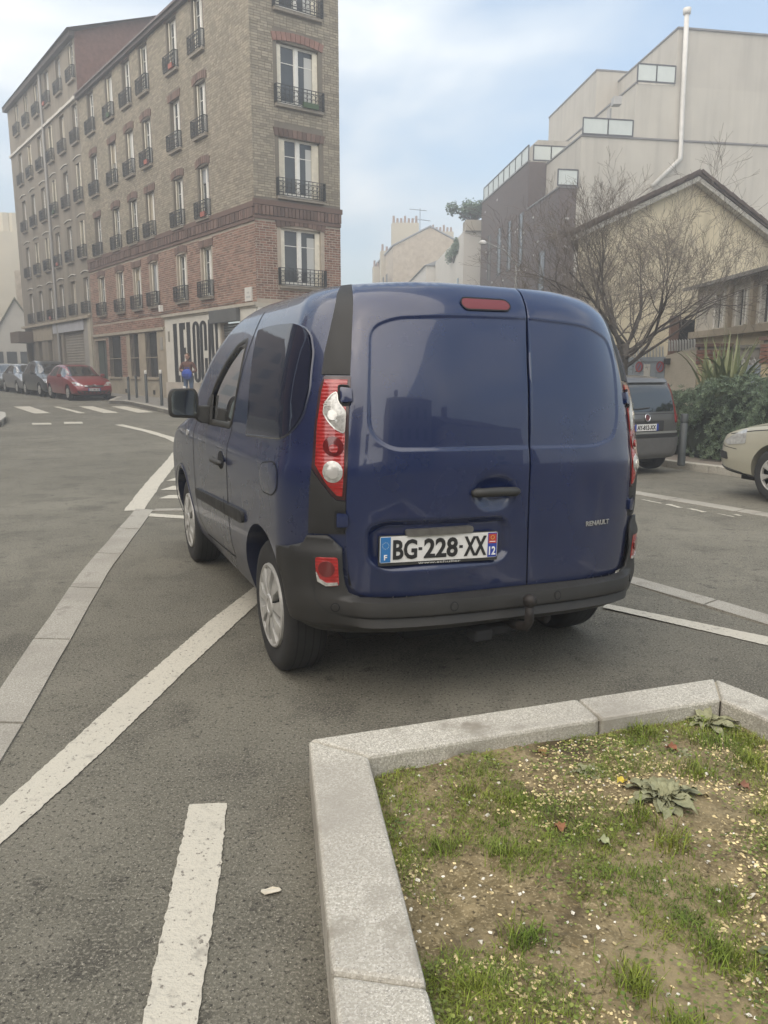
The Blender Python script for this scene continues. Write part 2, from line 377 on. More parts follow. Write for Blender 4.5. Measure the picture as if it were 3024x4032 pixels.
slab_run('pale flush granite strip along the parking bays by the hedge', [(2.55,11.7),(3.3,10.03),(4.13,8.13),(5.2,5.7)], [(2.41,11.6),(3.16,9.7),(3.99,7.85),(5.05,5.5)], [0,.12,.25,.4,.55,.7,.85,1])
# pavements
CA = Vector((-4.12, 25.74)); DA = Vector((-1.49, 27.55)); UL = Vector((-.6102, .7923)); UL.normalize(); NL = Vector((-UL.y, UL.x)); NL = NL if NL.y < 0 else -NL
def fl(t, off=0): p = CA + UL * t + NL * off; return (p.x, p.y)
kerb_path = [(1.5,29.2),(-.3,25.6),(-2.2,23.2),(-4.4,22.5),(-6.5,23.6),(-7.8,26.0),(-9.6,29.2),(-10.1,29.75),(-10.6,29.9),(-10.75,30.4)] + [fl(t, 1.15) for t in (10.5, 14, 20, 30, 45, 70)]
pv = sheet('pavement', kerb_path + [fl(70, -.2), fl(40,-.2), fl(20,-.2), fl(0,-.3), (-1.3, 27.9)], .13, pavement_m, None, 1.2, .2); tag(pv, 'raised asphalt pavement below the corner building', kind='structure')
def kerb_stones(label, path, w, h, length, m, inward, z0=-.06, closed=False, dz=0):
    t = thing('kerb', label, 'kerb', (path[0][0], path[0][1], 0)); pts = resample(path, length, closed); k = len(pts)
    for i in range(k if closed else k-1):
        a, b = Vector(pts[i]), Vector(pts[(i+1) % k]); d = (b-a).normalized(); n = Vector((-d.y, d.x)) * inward * w; g = d * .006
        ring = [a+g, b-g, b-g+n, a+g+n]; mb = MB()
        mb.add([(p.x-path[0][0], p.y-path[0][1], G(p.x,p.y)+z0) for p in ring] + [(p.x-path[0][0], p.y-path[0][1], G(p.x,p.y)+h+dz) for p in ring], [(0,1,2,3),(4,7,6,5),(0,4,5,1),(1,5,6,2),(2,6,7,3),(3,7,4,0)])
        o = mb.obj('kerb_stone', m, t, bevel=.012); fix(o)
    return t
kerb_stones('pale granite kerb curving round the corner building pavement', kerb_path[:12], .2, .14, 1.0, granite_l, -1)
# right pavement, at heading -21 degrees
HS = Vector((-.3584, .9336)); RS = Vector((.9336, .3584))
def st(h, r): p = HS * h + RS * r; return (p.x, p.y)
pr_ = sheet('pavement', [st(3, 9.32), st(8, 9.32), st(14, 9.32), st(22, 9.3), st(30, 8.6), st(60, 8), st(60, 22), st(20,22), st(3, 22)], .12, mat('pavement_sand', (.22,.19,.155), .9, var=.18, vscale=5, bump=.3, bscale=150), None, 1.2, .2); tag(pr_, 'raised sandy pavement beside the green hedge', kind='structure')
kerb_stones('pale granite kerb edging the hedge pavement', [st(3, 9.3), st(22, 9.3)], .16, .125, 1.0, granite, -1)
# round island kerb on the left
isl = [(-14.5,23.6),(-12.0,23.5),(-10.9,22.3),(-10.1,20.7),(-9.5,19.2),(-9.4,18.2),(-9.9,17.4),(-11.0,16.9),(-14.5,16.6)]
sheet('traffic_island', isl, .12, pavement_m, None, .8, .2); tag(bpy.data.objects['traffic_island'], 'rounded traffic island with asphalt top', kind='structure')
kerb_stones('rounded pale concrete kerb of the traffic island by the crossing', isl, .28, .17, .5, mat('pale_concrete', (.42,.40,.35), .8, var=.12, vscale=4, bump=.15, bscale=120), -1)

# ================================================================== planter in front
pout = [(-.26,2.47),(1.37,3.01),(2.55,1.05),(2.2,-1.3),(.22,-.9)]
pin = [(-.05,2.35),(1.305,2.80),(2.29,1.08),(2.0,-1.1),(.40,-.75)]
pk = thing('planter_kerb', 'raised grey granite kerb round the planting bed behind the van', 'kerb', (-.26, 2.47, 0))
def kerb_block(q):
    o, i = q[:2], q[2:]; mb = MB(); ring = [Vector(q[0]), Vector(q[1]), Vector(q[2]), Vector(q[3])]
    h = .16 + random.uniform(-.002, .002)
    mb.add([(p.x+.26, p.y-2.47, -.05) for p in ring] + [(p.x+.26, p.y-2.47, h) for p in ring], [(0,1,2,3),(4,7,6,5),(0,4,5,1),(1,5,6,2),(2,6,7,3),(3,7,4,0)])
    fix(mb.obj('kerb_stone', granite, pk, bevel=.012))
def lerp2(a, b, t): return (a[0]+(b[0]-a[0])*t, a[1]+(b[1]-a[1])*t)
g = .0032
for i, cuts in enumerate(([0,.62,1],[0,.45,1],[0,.5,1],[0,1],[0,.36,.69,1])):
    a0, a1, b0, b1 = pout[i], pout[(i+1)%5], pin[i], pin[(i+1)%5]
    if i == 4: a0, a1, b0, b1 = pout[4], pout[0], pin[4], pin[0]
    Lh = (Vector(a1)-Vector(a0)).length
    for s, e in zip(cuts[:-1], cuts[1:]):
        s2, e2 = s + g/Lh, e - g/Lh
        kerb_block((lerp2(a0,a1,s2), lerp2(a0,a1,e2), lerp2(b0,b1,e2), lerp2(b0,b1,s2)))
joint = mk('joint_mortar', *(lambda v2: ([(x+.26, y-2.47, .146) for x, y in v2], [(0,1,6,5),(1,2,7,6),(2,3,8,7),(3,4,9,8),(4,0,5,9)]))([lerp2(a, b, .06) for a, b in zip(pout, pin)] + [lerp2(a, b, .94) for a, b in zip(pout, pin)]), mat('sandy_joint', (.46,.41,.31), .95), pk)
from mathutils import noise as MN
def soil_h(x, y): return .092 + .018*math.sin(x*3.1+y*2.3) + .010*math.sin(x*7.7-y*5.1) + .012*MN.noise(Vector((x*8, y*8, 1))) + .010*MN.noise(Vector((x*22, y*22, 2))) + .006*MN.noise(Vector((x*48, y*48, 3)))
def soil():
    v2, f2 = fill2d(pin, .024); v = []
    for x, y in v2: v.append((x, y, soil_h(x, y)))
    return mk('planting_soil', v, f2, soil_m, None, True)
tag(soil(), 'bare brown soil of the planting bed', kind='structure')
def soil_pts(n, x0=-.1, x1=1.9, y0=.4, y1=2.95):
    out = np.zeros((0, 2))
    while len(out) < n:
        p = np.column_stack([RNG.uniform(x0, x1, n), RNG.uniform(y0, y1, n)]); p = p[in_polys(p, pin)]; p = p[dists(p, pin) > .012]; out = np.concatenate([out, p])
    return [(float(a), float(b)) for a, b in out[:n]]
# pebbles
def pebbles(name, n, m, thr, r0, r1, seed, label):
    mb = MB(); c = 0
    for x, y in soil_pts(n * 4):
        if c >= n: break
        d = MN.noise(Vector((x*2.3+seed, y*2.3, seed))) + .5*MN.noise(Vector((x*6+seed, y*6, seed)))
        if d < thr and random.random() > .06: continue
        c += 1; r = random.uniform(r0, r1) * random.choice((1, 1, 1, 1.35)); a = random.uniform(0, 6.3); z = soil_h(x, y) + r*.25
        ax = Matrix.Rotation(a, 3, 'Z') @ Matrix.Rotation(random.uniform(-.6,.6), 3, 'X')
        vs = [(1.2,0,0),(0,.9,0),(-1.1,.1,0),(0,-.8,0),(.1,.1,.65),(0,0,-.6),(.75,.6,.25),(-.6,-.6,.3)]
        vs = [ax @ Vector((p[0]*r*random.uniform(.75,1.2), p[1]*r*random.uniform(.75,1.2), p[2]*r)) + Vector((x,y,z)) for p in vs]
        mb.add(vs, [(0,6,4),(6,1,4),(1,2,4),(2,7,4),(7,3,4),(3,0,4),(0,1,6),(2,3,7),(0,5,1),(1,5,2),(2,5,3),(3,5,0)])
    return tag(mb.obj(name, m), label, 'gravel', kind='stuff')
pebbles('yellow_gravel', 8000, mat('yellow_stone', (.66,.54,.29), .8, island=.4, var=.2, vscale=60), .0, .0025, .006, 3.3, 'scattered yellowish gravel lying on the planting bed soil')
pebbles('white_gravel', 900, mat('white_stone', (.72,.68,.58), .8, island=.25), -.25, .0022, .0062, 8.1, 'scattered whitish pebbles lying on the planting bed soil')
# grass tufts
def blade(mb, x, y, z, h, a, lean, w, curl=1.):
    d = Vector((math.cos(a), math.sin(a), 0)); s = Vector((-d.y, d.x, 0)) * w; p = Vector((x, y, z)); pts = []
    for t in (0, .45, .8, 1): pts.append(p + d * (lean * h * t**(1+curl)) + Vector((0, 0, h * t * (1 - .25*lean*t))))
    mb.add([pts[0]-s, pts[0]+s, pts[1]-s*.85, pts[1]+s*.85, pts[2]-s*.5, pts[2]+s*.5, pts[3]], [(0,1,3,2),(2,3,5,4),(4,5,6)])
def grass_density(x, y):
    d = MN.noise(Vector((x*2.6+31, y*2.6, 4))) * .8 + MN.noise(Vector((x*7+5, y*7, 9))) * .5
    e = min(abs((x-pin[0][0])*(pin[1][1]-pin[0][1])-(y-pin[0][1])*(pin[1][0]-pin[0][0]))/1.43, abs((x-pin[0][0])*(pin[4][1]-pin[0][1])-(y-pin[0][1])*(pin[4][0]-pin[0][0]))/3.13)
    return d + max(0, .14 - e) * 3.2
mb = MB(); tufts = 0
TUFT = [(.33,1.60,110,.055),(.78,1.56,150,.07),(.33,1.95,70,.045),(.75,2.05,90,.06),(.80,1.95,90,.06),(1.02,2.33,110,.07),(1.15,2.55,120,.08),(.95,2.62,90,.07),(.16,1.98,60,.05),(.55,1.48,130,.055),(.62,1.35,200,.06),(.72,1.27,180,.06),(.82,1.22,170,.06),(.20,1.45,70,.05),(.15,1.18,160,.06),(.95,1.28,60,.05),(1.25,2.42,120,.07),(1.32,2.6,90,.06),(.40,2.2,40,.05),(.27,2.25,45,.05),(1.12,1.85,50,.05),(.88,1.73,40,.05),(1.05,1.10,140,.07),(.35,1.05,120,.06)]
for x, y, n, sp in TUFT:
    for k in range(int(n*1.8)):
        px, py = x + random.gauss(0, sp*.5), y + random.gauss(0, sp*.5)
        if in_poly((px,py), pin): blade(mb, px, py, soil_h(px,py)-.004, random.uniform(.025,.06), random.uniform(0,6.3), random.uniform(.2,1.0), random.uniform(.0009,.0018))
for x, y in soil_pts(62000):
    if grass_density(x, y) < -.14 + random.random()*.62: continue
    tufts += 1
    for k in range(random.randint(2, 5)): blade(mb, x+random.gauss(0,.008), y+random.gauss(0,.008), soil_h(x,y)-.004, random.uniform(.008,.028), random.uniform(0,6.3), random.uniform(.3,1.4), random.uniform(.0006,.0013))
tag(mb.obj('grass', mat('grass', (.095,.155,.012), .7, island=.45, col2=(.215,.245,.028), vscale=5)), 'short green grass tufts growing in the planting bed', 'grass', kind='stuff')
# clover-like ground leaves
mb = MB()
for x, y in soil_pts(22000):
    if grass_density(x+.7, y+.3) < -.12 + random.random()*.6: continue
    a = random.uniform(0,6.3); z = soil_h(x,y) + random.uniform(.004,.02); r = random.uniform(.0025,.0065); tilt = random.uniform(-.5,.5)
    vs = [(x+math.cos(a+q)*r*(1 if q % 2 < 1 else .8), y+math.sin(a+q)*r*.8, z+tilt*r*math.cos(q)) for q in (0,1.05,2.1,3.14,4.2,5.2)]
    mb.add(vs, [(0,1,2,3),(3,4,5,0)])
tag(mb.obj('ground_cover', mat('clover', (.085,.14,.018), .65, island=.45, col2=(.21,.225,.045), vscale=9)), 'low leafy ground cover growing between the grass', 'ground cover', kind='stuff')
# straw and twigs
mb = MB()
for x, y in soil_pts(2200):
    a = random.uniform(0,6.3); l = random.uniform(.008,.03); z = soil_h(x,y)+.004
    mb.add([(x,y,z),(x+l*math.cos(a),y+l*math.sin(a),z+random.uniform(0,.006)),(x+l*math.cos(a)-.0012*math.sin(a),y+l*math.sin(a)+.0012*math.cos(a),z),(x-.0012*math.sin(a),y+.0012*math.cos(a),z)], [(0,1,2,3)])
tag(mb.obj('dry_straw', mat('straw', (.22,.17,.09), .9, island=.5)), 'dry straw bits scattered over the bed', 'straw', kind='stuff')
# mullein rosettes: leaves are pieces
leaf_grey = mat('grey_leaf', (.175,.175,.092), .75, col2=(.31,.305,.175), vscale=45, bump=.3, bscale=90, island=.25)
def leaf_mesh(l, w, droop, m, name='leaf', fold=.25):
    vs = []; fs = []; n = 7
    for i in range(n+1):
        t = i/n; ww = w * math.sin(math.pi * min(1, t**.75*.97+.03)) * (1 if t > .15 else .6); z = l*(.42*t - droop*t*t); x = l*t*(1-.12*t); k = .006*math.sin(t*17)
        vs += [(x,-ww, z+fold*ww+k), (x, 0, z), (x, ww, z+fold*ww-k)]
    for i in range(n):
        a = 3*i; fs += [(a,a+3,a+4,a+1),(a+1,a+4,a+5,a+2)]
    return vs, fs
def rosette(x, y, r, n, label, name='mullein_plant', m=None):
    m = m or leaf_grey; t = thing(name, label, 'plant', (x, y, soil_h(x,y)-.006)); 
    for k in range(n):
        lay = k / n; l = r*(1.0-.55*lay)*random.uniform(.65,1.1); vs, fs = leaf_mesh(l, l*random.uniform(.14,.2), .42-.30*lay+random.uniform(0,.12), m)
        o = mk('leaf', vs, fs, m, t, True); o.rotation_euler = (random.uniform(-.3,.3), .02-.35*lay+random.uniform(-.12,.12), k*2.4+random.uniform(-.3,.3))
rosette(.86,2.17,.165,50,'large grey-green mullein rosette with long drooping felted leaves')
rosette(.68,2.36,.10,12,'small flat mullein rosette beside the large one')
rosette(1.22,2.72,.15,20,'grey-green mullein rosette in the bed corner by the far kerb')
rosette(.98,1.52,.16,24,'olive mullein rosette amid grass near the planter gravel', m=mat('olive_leaf', (.09,.11,.05), .75, col2=(.15,.165,.085), vscale=20, bump=.3, bscale=90, island=.25))
rosette(1.03,2.47,.08,10,'little pale weed rosette between the mullein plants')
rosette(.93,2.70,.10,9,'upright leafy green dock weed by the far granite kerb', 'dock_plant', mat('dock_leaf', (.06,.12,.03), .6, col2=(.1,.16,.05), vscale=20, island=.2))
def fallen(x, y, l, col, label):
    vs, fs = leaf_mesh(l, l*.33, .38, None, fold=.5); o = mk('fallen_leaf', vs, fs, mat('leaf_'+label.split()[0], col, .7, var=.25, vscale=60), None, True, (x,y,soil_h(x,y)+.006), random.uniform(0,6.3)); tag(o, label, 'leaf')
fallen(.74,2.25,.045,(.55,.42,.05),'yellow fallen leaf lying left of the large mullein')
fallen(.98,2.50,.06,(.22,.085,.04),'russet fallen leaf lying near the little pale weed')
fallen(.52,2.03,.05,(.25,.11,.05),'brown fallen leaf curled on open soil')
fallen(1.13,2.27,.055,(.20,.09,.05),'dark-brown fallen leaf lying right of the large mullein')
fallen(.60,1.97,.05,(.30,.32,.17),'pale fallen leaf lying flat on bare soil')
fallen(.56,2.46,.05,(.2,.12,.04),'tan fallen leaf lying by the far granite kerb')
def scrap(x, y, r, z, label, a=0):
    mb = MB(); n = 9; ring = [(math.cos(2*math.pi*i/n)*r*random.uniform(.75,1.1), math.sin(2*math.pi*i/n)*r*.42*random.uniform(.7,1.1)) for i in range(n)]
    top = [(p, q, .004+.004*math.sin(p*130)) for p, q in ring]; k = n
    mb.add(top + [(p, q, t-.0015) for p, q, t in top], [tuple(range(k)), tuple(reversed(range(k,2*k)))] + [(i,k+i,k+(i+1)%k,(i+1)%k) for i in range(k)])
    return tag(mb.obj('paper_scrap', mat('paper', (.62,.57,.46), .85, var=.15, vscale=50), None, False, (x, y, z), a), label, 'litter')
scrap(-.31,1.89,.033,.004,'torn cream paper scrap lying on the asphalt by the kerb', .15)
scrap(.93,1.74,.014,soil_h(.93,1.74)+.006,'tiny white paper scrap lying on the planter soil', .4)
# ================================================================== the blue van
def hermite(tab):
    xs = np.array([t[0] for t in tab]); ys = np.array([t[1] for t in tab]); d = np.diff(ys)/np.diff(xs); m = np.zeros(len(xs))
    m[0], m[-1] = d[0], d[-1]
    for i in range(1, len(xs)-1): m[i] = 0 if d[i-1]*d[i] <= 0 else 2*d[i-1]*d[i]/(d[i-1]+d[i])
    def f(x):
        x = min(max(x, xs[0]), xs[-1]); i = min(int(np.searchsorted(xs, x, 'right'))-1, len(xs)-2); i = max(i, 0)
        h = xs[i+1]-xs[i]; t = (x-xs[i])/h
        return float((1+2*t)*(1-t)**2*ys[i] + t*(1-t)**2*h*m[i] + t*t*(3-2*t)*ys[i+1] + t*t*(t-1)*h*m[i+1])
    return f
VW = hermite([(.0,.80),(.25,.83),(.30,.85),(.45,.895),(.60,.914),(.90,.924),(.985,.920),(1.03,.908),(1.07,.899),(1.15,.892),(1.31,.868),(1.45,.835),(1.58,.795),(1.66,.765),(1.70,.74),(1.73,.705),(1.755,.65),(1.775,.55),(1.79,.40),(1.797,.2)])
VA_ = hermite([(.0,.08),(.3,.02),(.5,.0),(1.0,.0),(1.1,.01),(1.3,.04),(1.5,.085),(1.62,.12),(1.68,.15),(1.71,.175),(1.73,.195),(1.755,.23),(1.775,.29),(1.79,.40),(1.797,.6)])
VF = hermite([(.2,3.80),(.35,3.88),(.6,3.89),(.75,3.84),(.85,3.72),(.95,3.50),(1.02,3.20),(1.08,2.93),(1.14,2.80),(1.285,2.62),(1.467,2.40),(1.62,2.08),(1.70,1.78),(1.73,1.62),(1.755,1.47),(1.775,1.32),(1.79,1.15),(1.797,1.0)])
DP, ROLL = .42, .022
def vroll(p): return (p[0] + ROLL*(p[2]-.3), p[1], p[2] - ROLL*p[0])
_tab = {}
_q = 1-(1-np.linspace(0, 1, 240))**2
_yq = DP*(1-np.sqrt(np.maximum(0, 1-_q**3.2)))
def arc_tab(w):
    k = round(w, 3)
    if k not in _tab: _tab[k] = np.concatenate([[0], np.cumsum(np.hypot(np.diff(_q*k), np.diff(_yq)))])
    return _tab[k]
def vp0(s, z):
    w = VW(z); a = VA_(z); t = arc_tab(w); sg = 1 if s >= 0 else -1; s = abs(s)
    if s > t[-1]: return Vector((sg*w, a+DP+s-t[-1], z))
    q = float(np.interp(s, t, _q)); return Vector((sg*q*w, a+float(np.interp(s, t, _yq)), z))
def nrm(f, a, b, e=.006):
    n = (f(a+e, b)-f(a-e, b)).cross(f(a, b+e)-f(a, b-e)); return n.normalized()
def vp(s, z, off=0): p = vp0(s, z) + nrm(vp0, s, z)*off; return vroll(p)
def vs0(sign):
    def f(y, z):
        w = VW(z); a = VA_(z)
        if y >= a+DP: return Vector((sign*w, y, z))
        q = max(0, 1-(1-max(0, y-a)/DP)**2)**(1/3.2); return Vector((sign*w*q, y, z))
    return f
def vside(sign):
    f = vs0(sign)
    def g(y, z, off=0):
        n = nrm(f, y, z); n = n if n.x*sign > 0 else -n
        return vroll(f(y, z) + n*off)
    return g
SL, SR = vside(-1), vside(1)
def s_of(y, z):
    w = VW(z); a = VA_(z); t = arc_tab(w)
    if y >= a+DP: return float(t[-1]+y-a-DP)
    return float(np.interp(y-a, _yq, t))
van = thing('van', 'dark blue compact delivery van with two unequal solid rear doors', 'van', (.533, 3.226, 0), R(23.3))
blue = mat('van_blue', (.0046,.0135,.062), .26, coat=.85, var=.10, vscale=2.2, rvar=.07, spec=.5)
tn = blue.node_tree
def dusty(m, amount, col=(.10,.095,.085), top=.95, coat=True):
    """road dust thrown up on the lower panels"""
    t = m.node_tree; b = t.nodes['Principled BSDF']; tcn = t.nodes.new('ShaderNodeTexCoord'); sp = t.nodes.new('ShaderNodeSeparateXYZ'); t.links.new(tcn.outputs['Object'], sp.inputs[0])
    n = t.nodes.new('ShaderNodeTexNoise'); n.inputs['Scale'].default_value = 5; n.inputs['Detail'].default_value = 8; t.links.new(tcn.outputs['Object'], n.inputs['Vector'])
    mr = t.nodes.new('ShaderNodeMapRange'); mr.inputs[1].default_value = top; mr.inputs[2].default_value = .25; mr.inputs[3].default_value = 0; mr.inputs[4].default_value = amount
    t.links.new(sp.outputs['Z'], mr.inputs[0]); mu = t.nodes.new('ShaderNodeMath'); mu.operation = 'MULTIPLY'; t.links.new(mr.outputs[0], mu.inputs[0]); t.links.new(n.outputs[0], mu.inputs[1])
    mx = t.nodes.new('ShaderNodeMix'); mx.data_type = 'RGBA'; mx.inputs['B'].default_value = (*col, 1); src = b.inputs['Base Color'].links[0].from_socket
    t.links.new(mu.outputs[0], mx.inputs['Factor']); t.links.new(src, mx.inputs['A']); t.links.new(mx.outputs['Result'], b.inputs['Base Color'])
    if not coat: return
    r2 = t.nodes.new('ShaderNodeMapRange'); r2.inputs[2].default_value = .5; r2.inputs[3].default_value = .85; r2.inputs[4].default_value = .25; t.links.new(mu.outputs[0], r2.inputs[0]); t.links.new(r2.outputs[0], b.inputs['Coat Weight'])
dusty(blue, .42); blue.node_tree.nodes['Principled BSDF'].inputs['Coat IOR'].default_value = 1.5
blue_side = mat('van_blue_flank', (.0046,.0135,.058), .28, coat=.9, var=.10, vscale=2.2, rvar=.07); dusty(blue_side, .62, (.10,.09,.075), 1.0)
vplast = mat('van_plastic', (.017,.0165,.0155), .55, var=.22, vscale=5, rvar=.15, bump=.06, bscale=500); dusty(vplast, .28, (.12,.105,.085), .70, False)
def body_mesh():
    zs = list(np.linspace(.26, 1.0, 34)) + list(np.linspace(1.02, 1.66, 30)) + [1.68,1.70,1.715,1.73,1.743,1.755,1.766,1.775,1.783,1.79,1.794,1.797]
    loops = []
    for z in zs:
        w, a, fr = VW(z), VA_(z), VF(z); half = []
        for q in 1-(1-np.linspace(0, 1, 26))**2: half.append((q*w, a+DP*(1-math.sqrt(max(0, 1-q**3.2)))))
        rx = .42*w; ry = min(.45, .22+.5*max(0, 1.1-z)) if z < 1.1 else .2
        ry = min(ry, max(.05, (fr-a-DP)*.5)); ys = np.linspace(a+DP, fr-ry, 30)[1:]
        half += [(w*(1-.02*sst((y-2.6)/1.2)), y) for y in ys]; w2 = half[-1][0]
        half += [(w2-rx+rx*math.cos(t), fr-ry+ry*math.sin(t)) for t in np.linspace(0, math.pi/2, 14)[1:]]
        half += [(x, fr+.01*(1-x/(w2-rx+1e-9))) for x in np.linspace(w2-rx, 0, 8)[1:]]
        loop = half + [(-x, y) for x, y in half[-2:0:-1]]; loops.append([vroll((x, y, z)) for x, y in loop])
    n = len(loops[0]); v = [p for l in loops for p in l]; f = []
    for i in range(len(loops)-1):
        for j in range(n): f.append((i*n+j, i*n+(j+1)%n, (i+1)*n+(j+1)%n, (i+1)*n+j))
    f.append(tuple(reversed(range(n)))); f.append(tuple((len(loops)-1)*n+j for j in range(n)))
    return v, f
def cut(o, cutters):
    for c in cutters:
        fix(c); md = o.modifiers.new('cut', 'BOOLEAN'); md.operation = 'DIFFERENCE'; md.object = c; md.solver = 'EXACT'
    bpy.context.view_layer.update()
    me = bpy.data.meshes.new_from_object(o.evaluated_get(bpy.context.evaluated_depsgraph_get()))
    o.modifiers.clear(); old = o.data; o.data = me
    for c in cutters: bpy.data.objects.remove(c)
    return o
def tmp(mb): return mb.obj('cutter', None)
AXR, AXF, WR = .70, 3.013, .31
body = mk('body', *body_mesh(), blue_side, None, True); fix(body)
cuts = []
for ax in (AXR, AXF):
    for sg in (-1, 1):
        mb = MB(); ring = [(ax+.395*math.cos(t), WR+.395*math.sin(t)) for t in np.linspace(0, 2*math.pi, 48, endpoint=False)]
        mb.prism(ring, sg*.60, sg*1.3, lambda a, b, h: (h, a, b)); cuts.append(tmp(mb))
cavp = [(1.43,.72),(2.66,.72),(2.66,1.10),(2.46,1.35),(2.16,1.52),(1.75,1.63),(1.43,1.65)]
mb = MB(); mb.prism(cavp, -.71, .71, lambda a, b, h: (h, a, b)); cuts.append(tmp(mb))
FWIN = rounded([(1.365,1.555),(1.56,1.53),(1.74,1.445),(1.90,1.335),(2.03,1.215),(2.07,1.12),(2.03,1.085),(1.40,1.10),(1.345,1.16),(1.33,1.35)], .03, 3)
mb = MB(); mb.prism(FWIN, -1.3, 1.3, lambda a, b, h: (h, a, b)); cuts.append(tmp(mb))
mb = MB(); mb.prism([(-.60,1.16),(.60,1.16),(.52,1.60),(-.52,1.60)], 1.9, 3.3, lambda a, b, h: (a, h, b)); cuts.append(tmp(mb))
cut(body, cuts); body.data.shade_smooth(); body.data.set_sharp_from_angle(angle=R(35)); body.parent = van
# cab inside
mb = MB()
for sx in (-.36, .36): mb.box(sx-.24, sx+.24, 1.52, 2.02, .74, .92); mb.box(sx-.23, sx+.23, 1.46, 1.60, .85, 1.36)
mb.obj('seats', mat('seat_cloth', (.03,.03,.035), .9), van, bevel=.04)
mb = MB(); mb.box(-.70,.70,2.30,2.64,.74,1.06); mb.obj('dashboard', mat('dash', (.03,.03,.03), .7), van, bevel=.04)
mb = MB(); ring = [(-.36+.18*math.cos(t), 2.2+.08*math.sin(t), 1.08+.17*math.sin(t)) for t in np.linspace(0,2*math.pi,24)]; mb.tube(ring, .014, 6, False); mb.obj('steering_wheel', black_plastic, van, True)
mb = MB(); mb.box(-.12,.12,2.20,2.23,1.44,1.50); mb.obj('rear_view_mirror', black_plastic, van, bevel=.01)
cabglass = glass('cab_glass', (.62,.70,.66), .85)
for nm, fn in (('window', SL), ('window', SR)): panel(nm, FWIN, fn, -.012, 0, .06, cabglass, van)
def fr_(x, z, off=0): return vroll((x, VF(z)+off-.0-.12*(abs(x)/.6)**3*.3, z))
panel('windscreen', [(-.60,1.155),(.60,1.155),(.52,1.605),(-.52,1.605)], fr_, .0, 0, .08, glass('windscreen_glass', (.75,.8,.78), .92), van)
for fn in (SL, SR):
    strip('window_seal', FWIN, .035, fn, .004, black_plastic, van, True, .025, .006)
# rear doors with their pressed panels
def recess(insets):
    def f(s, z, off):
        d = 0
        for poly, depth, soft, bb in insets:
            if s < bb[0]-soft or s > bb[2]+soft or z < bb[1]-soft or z > bb[3]+soft: continue
            dd = float(dists([(s, z)], poly)[0]); sgn = 1 if in_polys([(s, z)], poly)[0] else -1
            d = max(d, depth*sst(.5+.5*sgn*dd/soft)) if depth > 0 else d
        return vp(s, z, off-d)
    return f
def bbx(p): a = np.array(p); return (*a.min(0), *a.max(0))
def around(poly, soft, step=.03):
    pts = resample(poly, step); out = []; k = len(pts)
    for i in range(k):
        d = (Vector(pts[(i+1)%k])-Vector(pts[i-1])).normalized(); n = Vector((-d.y, d.x)); p = Vector(pts[i])
        for e in (-1.5, -1, -.5, 0, .5, 1, 1.5): out.append(tuple(p+n*soft*e))
    return out
LEDGE = [(-.640,1.748),(-.668,1.595),(-.69,1.428),(-.706,1.264),(-.722,1.018),(-.727,.85),(-.724,.678),(-.716,.591),(-.700,.524),(-.669,.494),(-.619,.484)]
GAP = [(.094,.488),(.084,.783),(.078,1.093),(.090,1.447),(.102,1.579),(.118,1.705),(.130,1.765)]
REDGE = [(-a, b) for a, b in LEDGE]
dl = LEDGE + [(a-.004, b) for a, b in GAP] + [(-.25,1.768)]
dr_ = [(a+.004, b) for a, b in GAP] + [(.35,1.766)] + REDGE; dr_ = dr_[::-1]
PL = rounded([(.079,1.092),(.106,1.628),(-.257,1.622),(-.50,1.606),(-.600,1.565),(-.628,1.30),(-.633,1.15),(-.55,1.088)], [.001,.001,.1,.1,.06,.1,.06,.06], 5)
PR = rounded([(.085,1.092),(.44,1.090),(.56,1.12),(.60,1.20),(.625,1.46),(.60,1.56),(.44,1.612),(.113,1.628)], [.001,.06,.06,.06,.08,.05,.1,.001], 5)
REC = rounded([(-.635,.765),(-.57,.792),(-.05,.792),(-.02,.76),(-.018,.64),(-.07,.612),(-.56,.606),(-.63,.64)], .03, 4)
BOWL = [(-.09+.085*math.cos(t), .905+.058*math.sin(t)) for t in np.linspace(0, 2*math.pi, 28, endpoint=False)]
under = [(a*1.004, b) for a, b in LEDGE] + [(0,.482)] + [(-a*1.004, b) for a, b in LEDGE[::-1]] + [(.35,1.768),(-.3,1.77)]
panel('gap_backing', under, vp, -.034, 0, .06, dark, van)  # black sheet under both doors so that their gaps look dark
bm = bmesh.new(); bm.from_mesh(body.data); kill = []
hole = [(a*.985, .50+(b-.50)*.985+.002) for a, b in under]
cand = [f for f in bm.faces if f.calc_center_median().y < .42 and f.calc_center_median().z > .4]
if cand:
    P = []
    for f in cand:
        c = f.calc_center_median(); x, z = c.x-ROLL*(c.z-.3), c.z+ROLL*c.x; w = VW(z)
        P.append((math.copysign(float(np.interp(min(1, abs(x)/w), _q, arc_tab(w))), x), z))
    kill = [f for f, k in zip(cand, in_polys(P, hole)) if k]
low = [f for f in bm.faces if (max(v.co.y for v in f.verts) < .40 and max(v.co.z for v in f.verts) < .47) or max(v.co.z for v in f.verts) < .292]; kill = list(set(kill+low))
bmesh.ops.delete(bm, geom=kill, context='FACES'); bm.to_mesh(body.data); bm.free()
strip('door_reveal', under, .05, vp, -.004, dark, van, True, .04, .012)
ins_l = [(PL, .006, .008, bbx(PL)), (REC, .022, .016, bbx(REC)), (BOWL, .020, .03, bbx(BOWL))]
DENT = [(.40+.05*math.cos(t), .86+.09*math.sin(t)) for t in np.linspace(0, 2*math.pi, 20, endpoint=False)]; DENT2 = [(.50+.04*math.cos(t), .80+.12*math.sin(t)) for t in np.linspace(0, 2*math.pi, 20, endpoint=False)]
ins_r = [(PR, .006, .008, bbx(PR)), (DENT, .006, .05, bbx(DENT)), (DENT2, .004, .04, bbx(DENT2))]
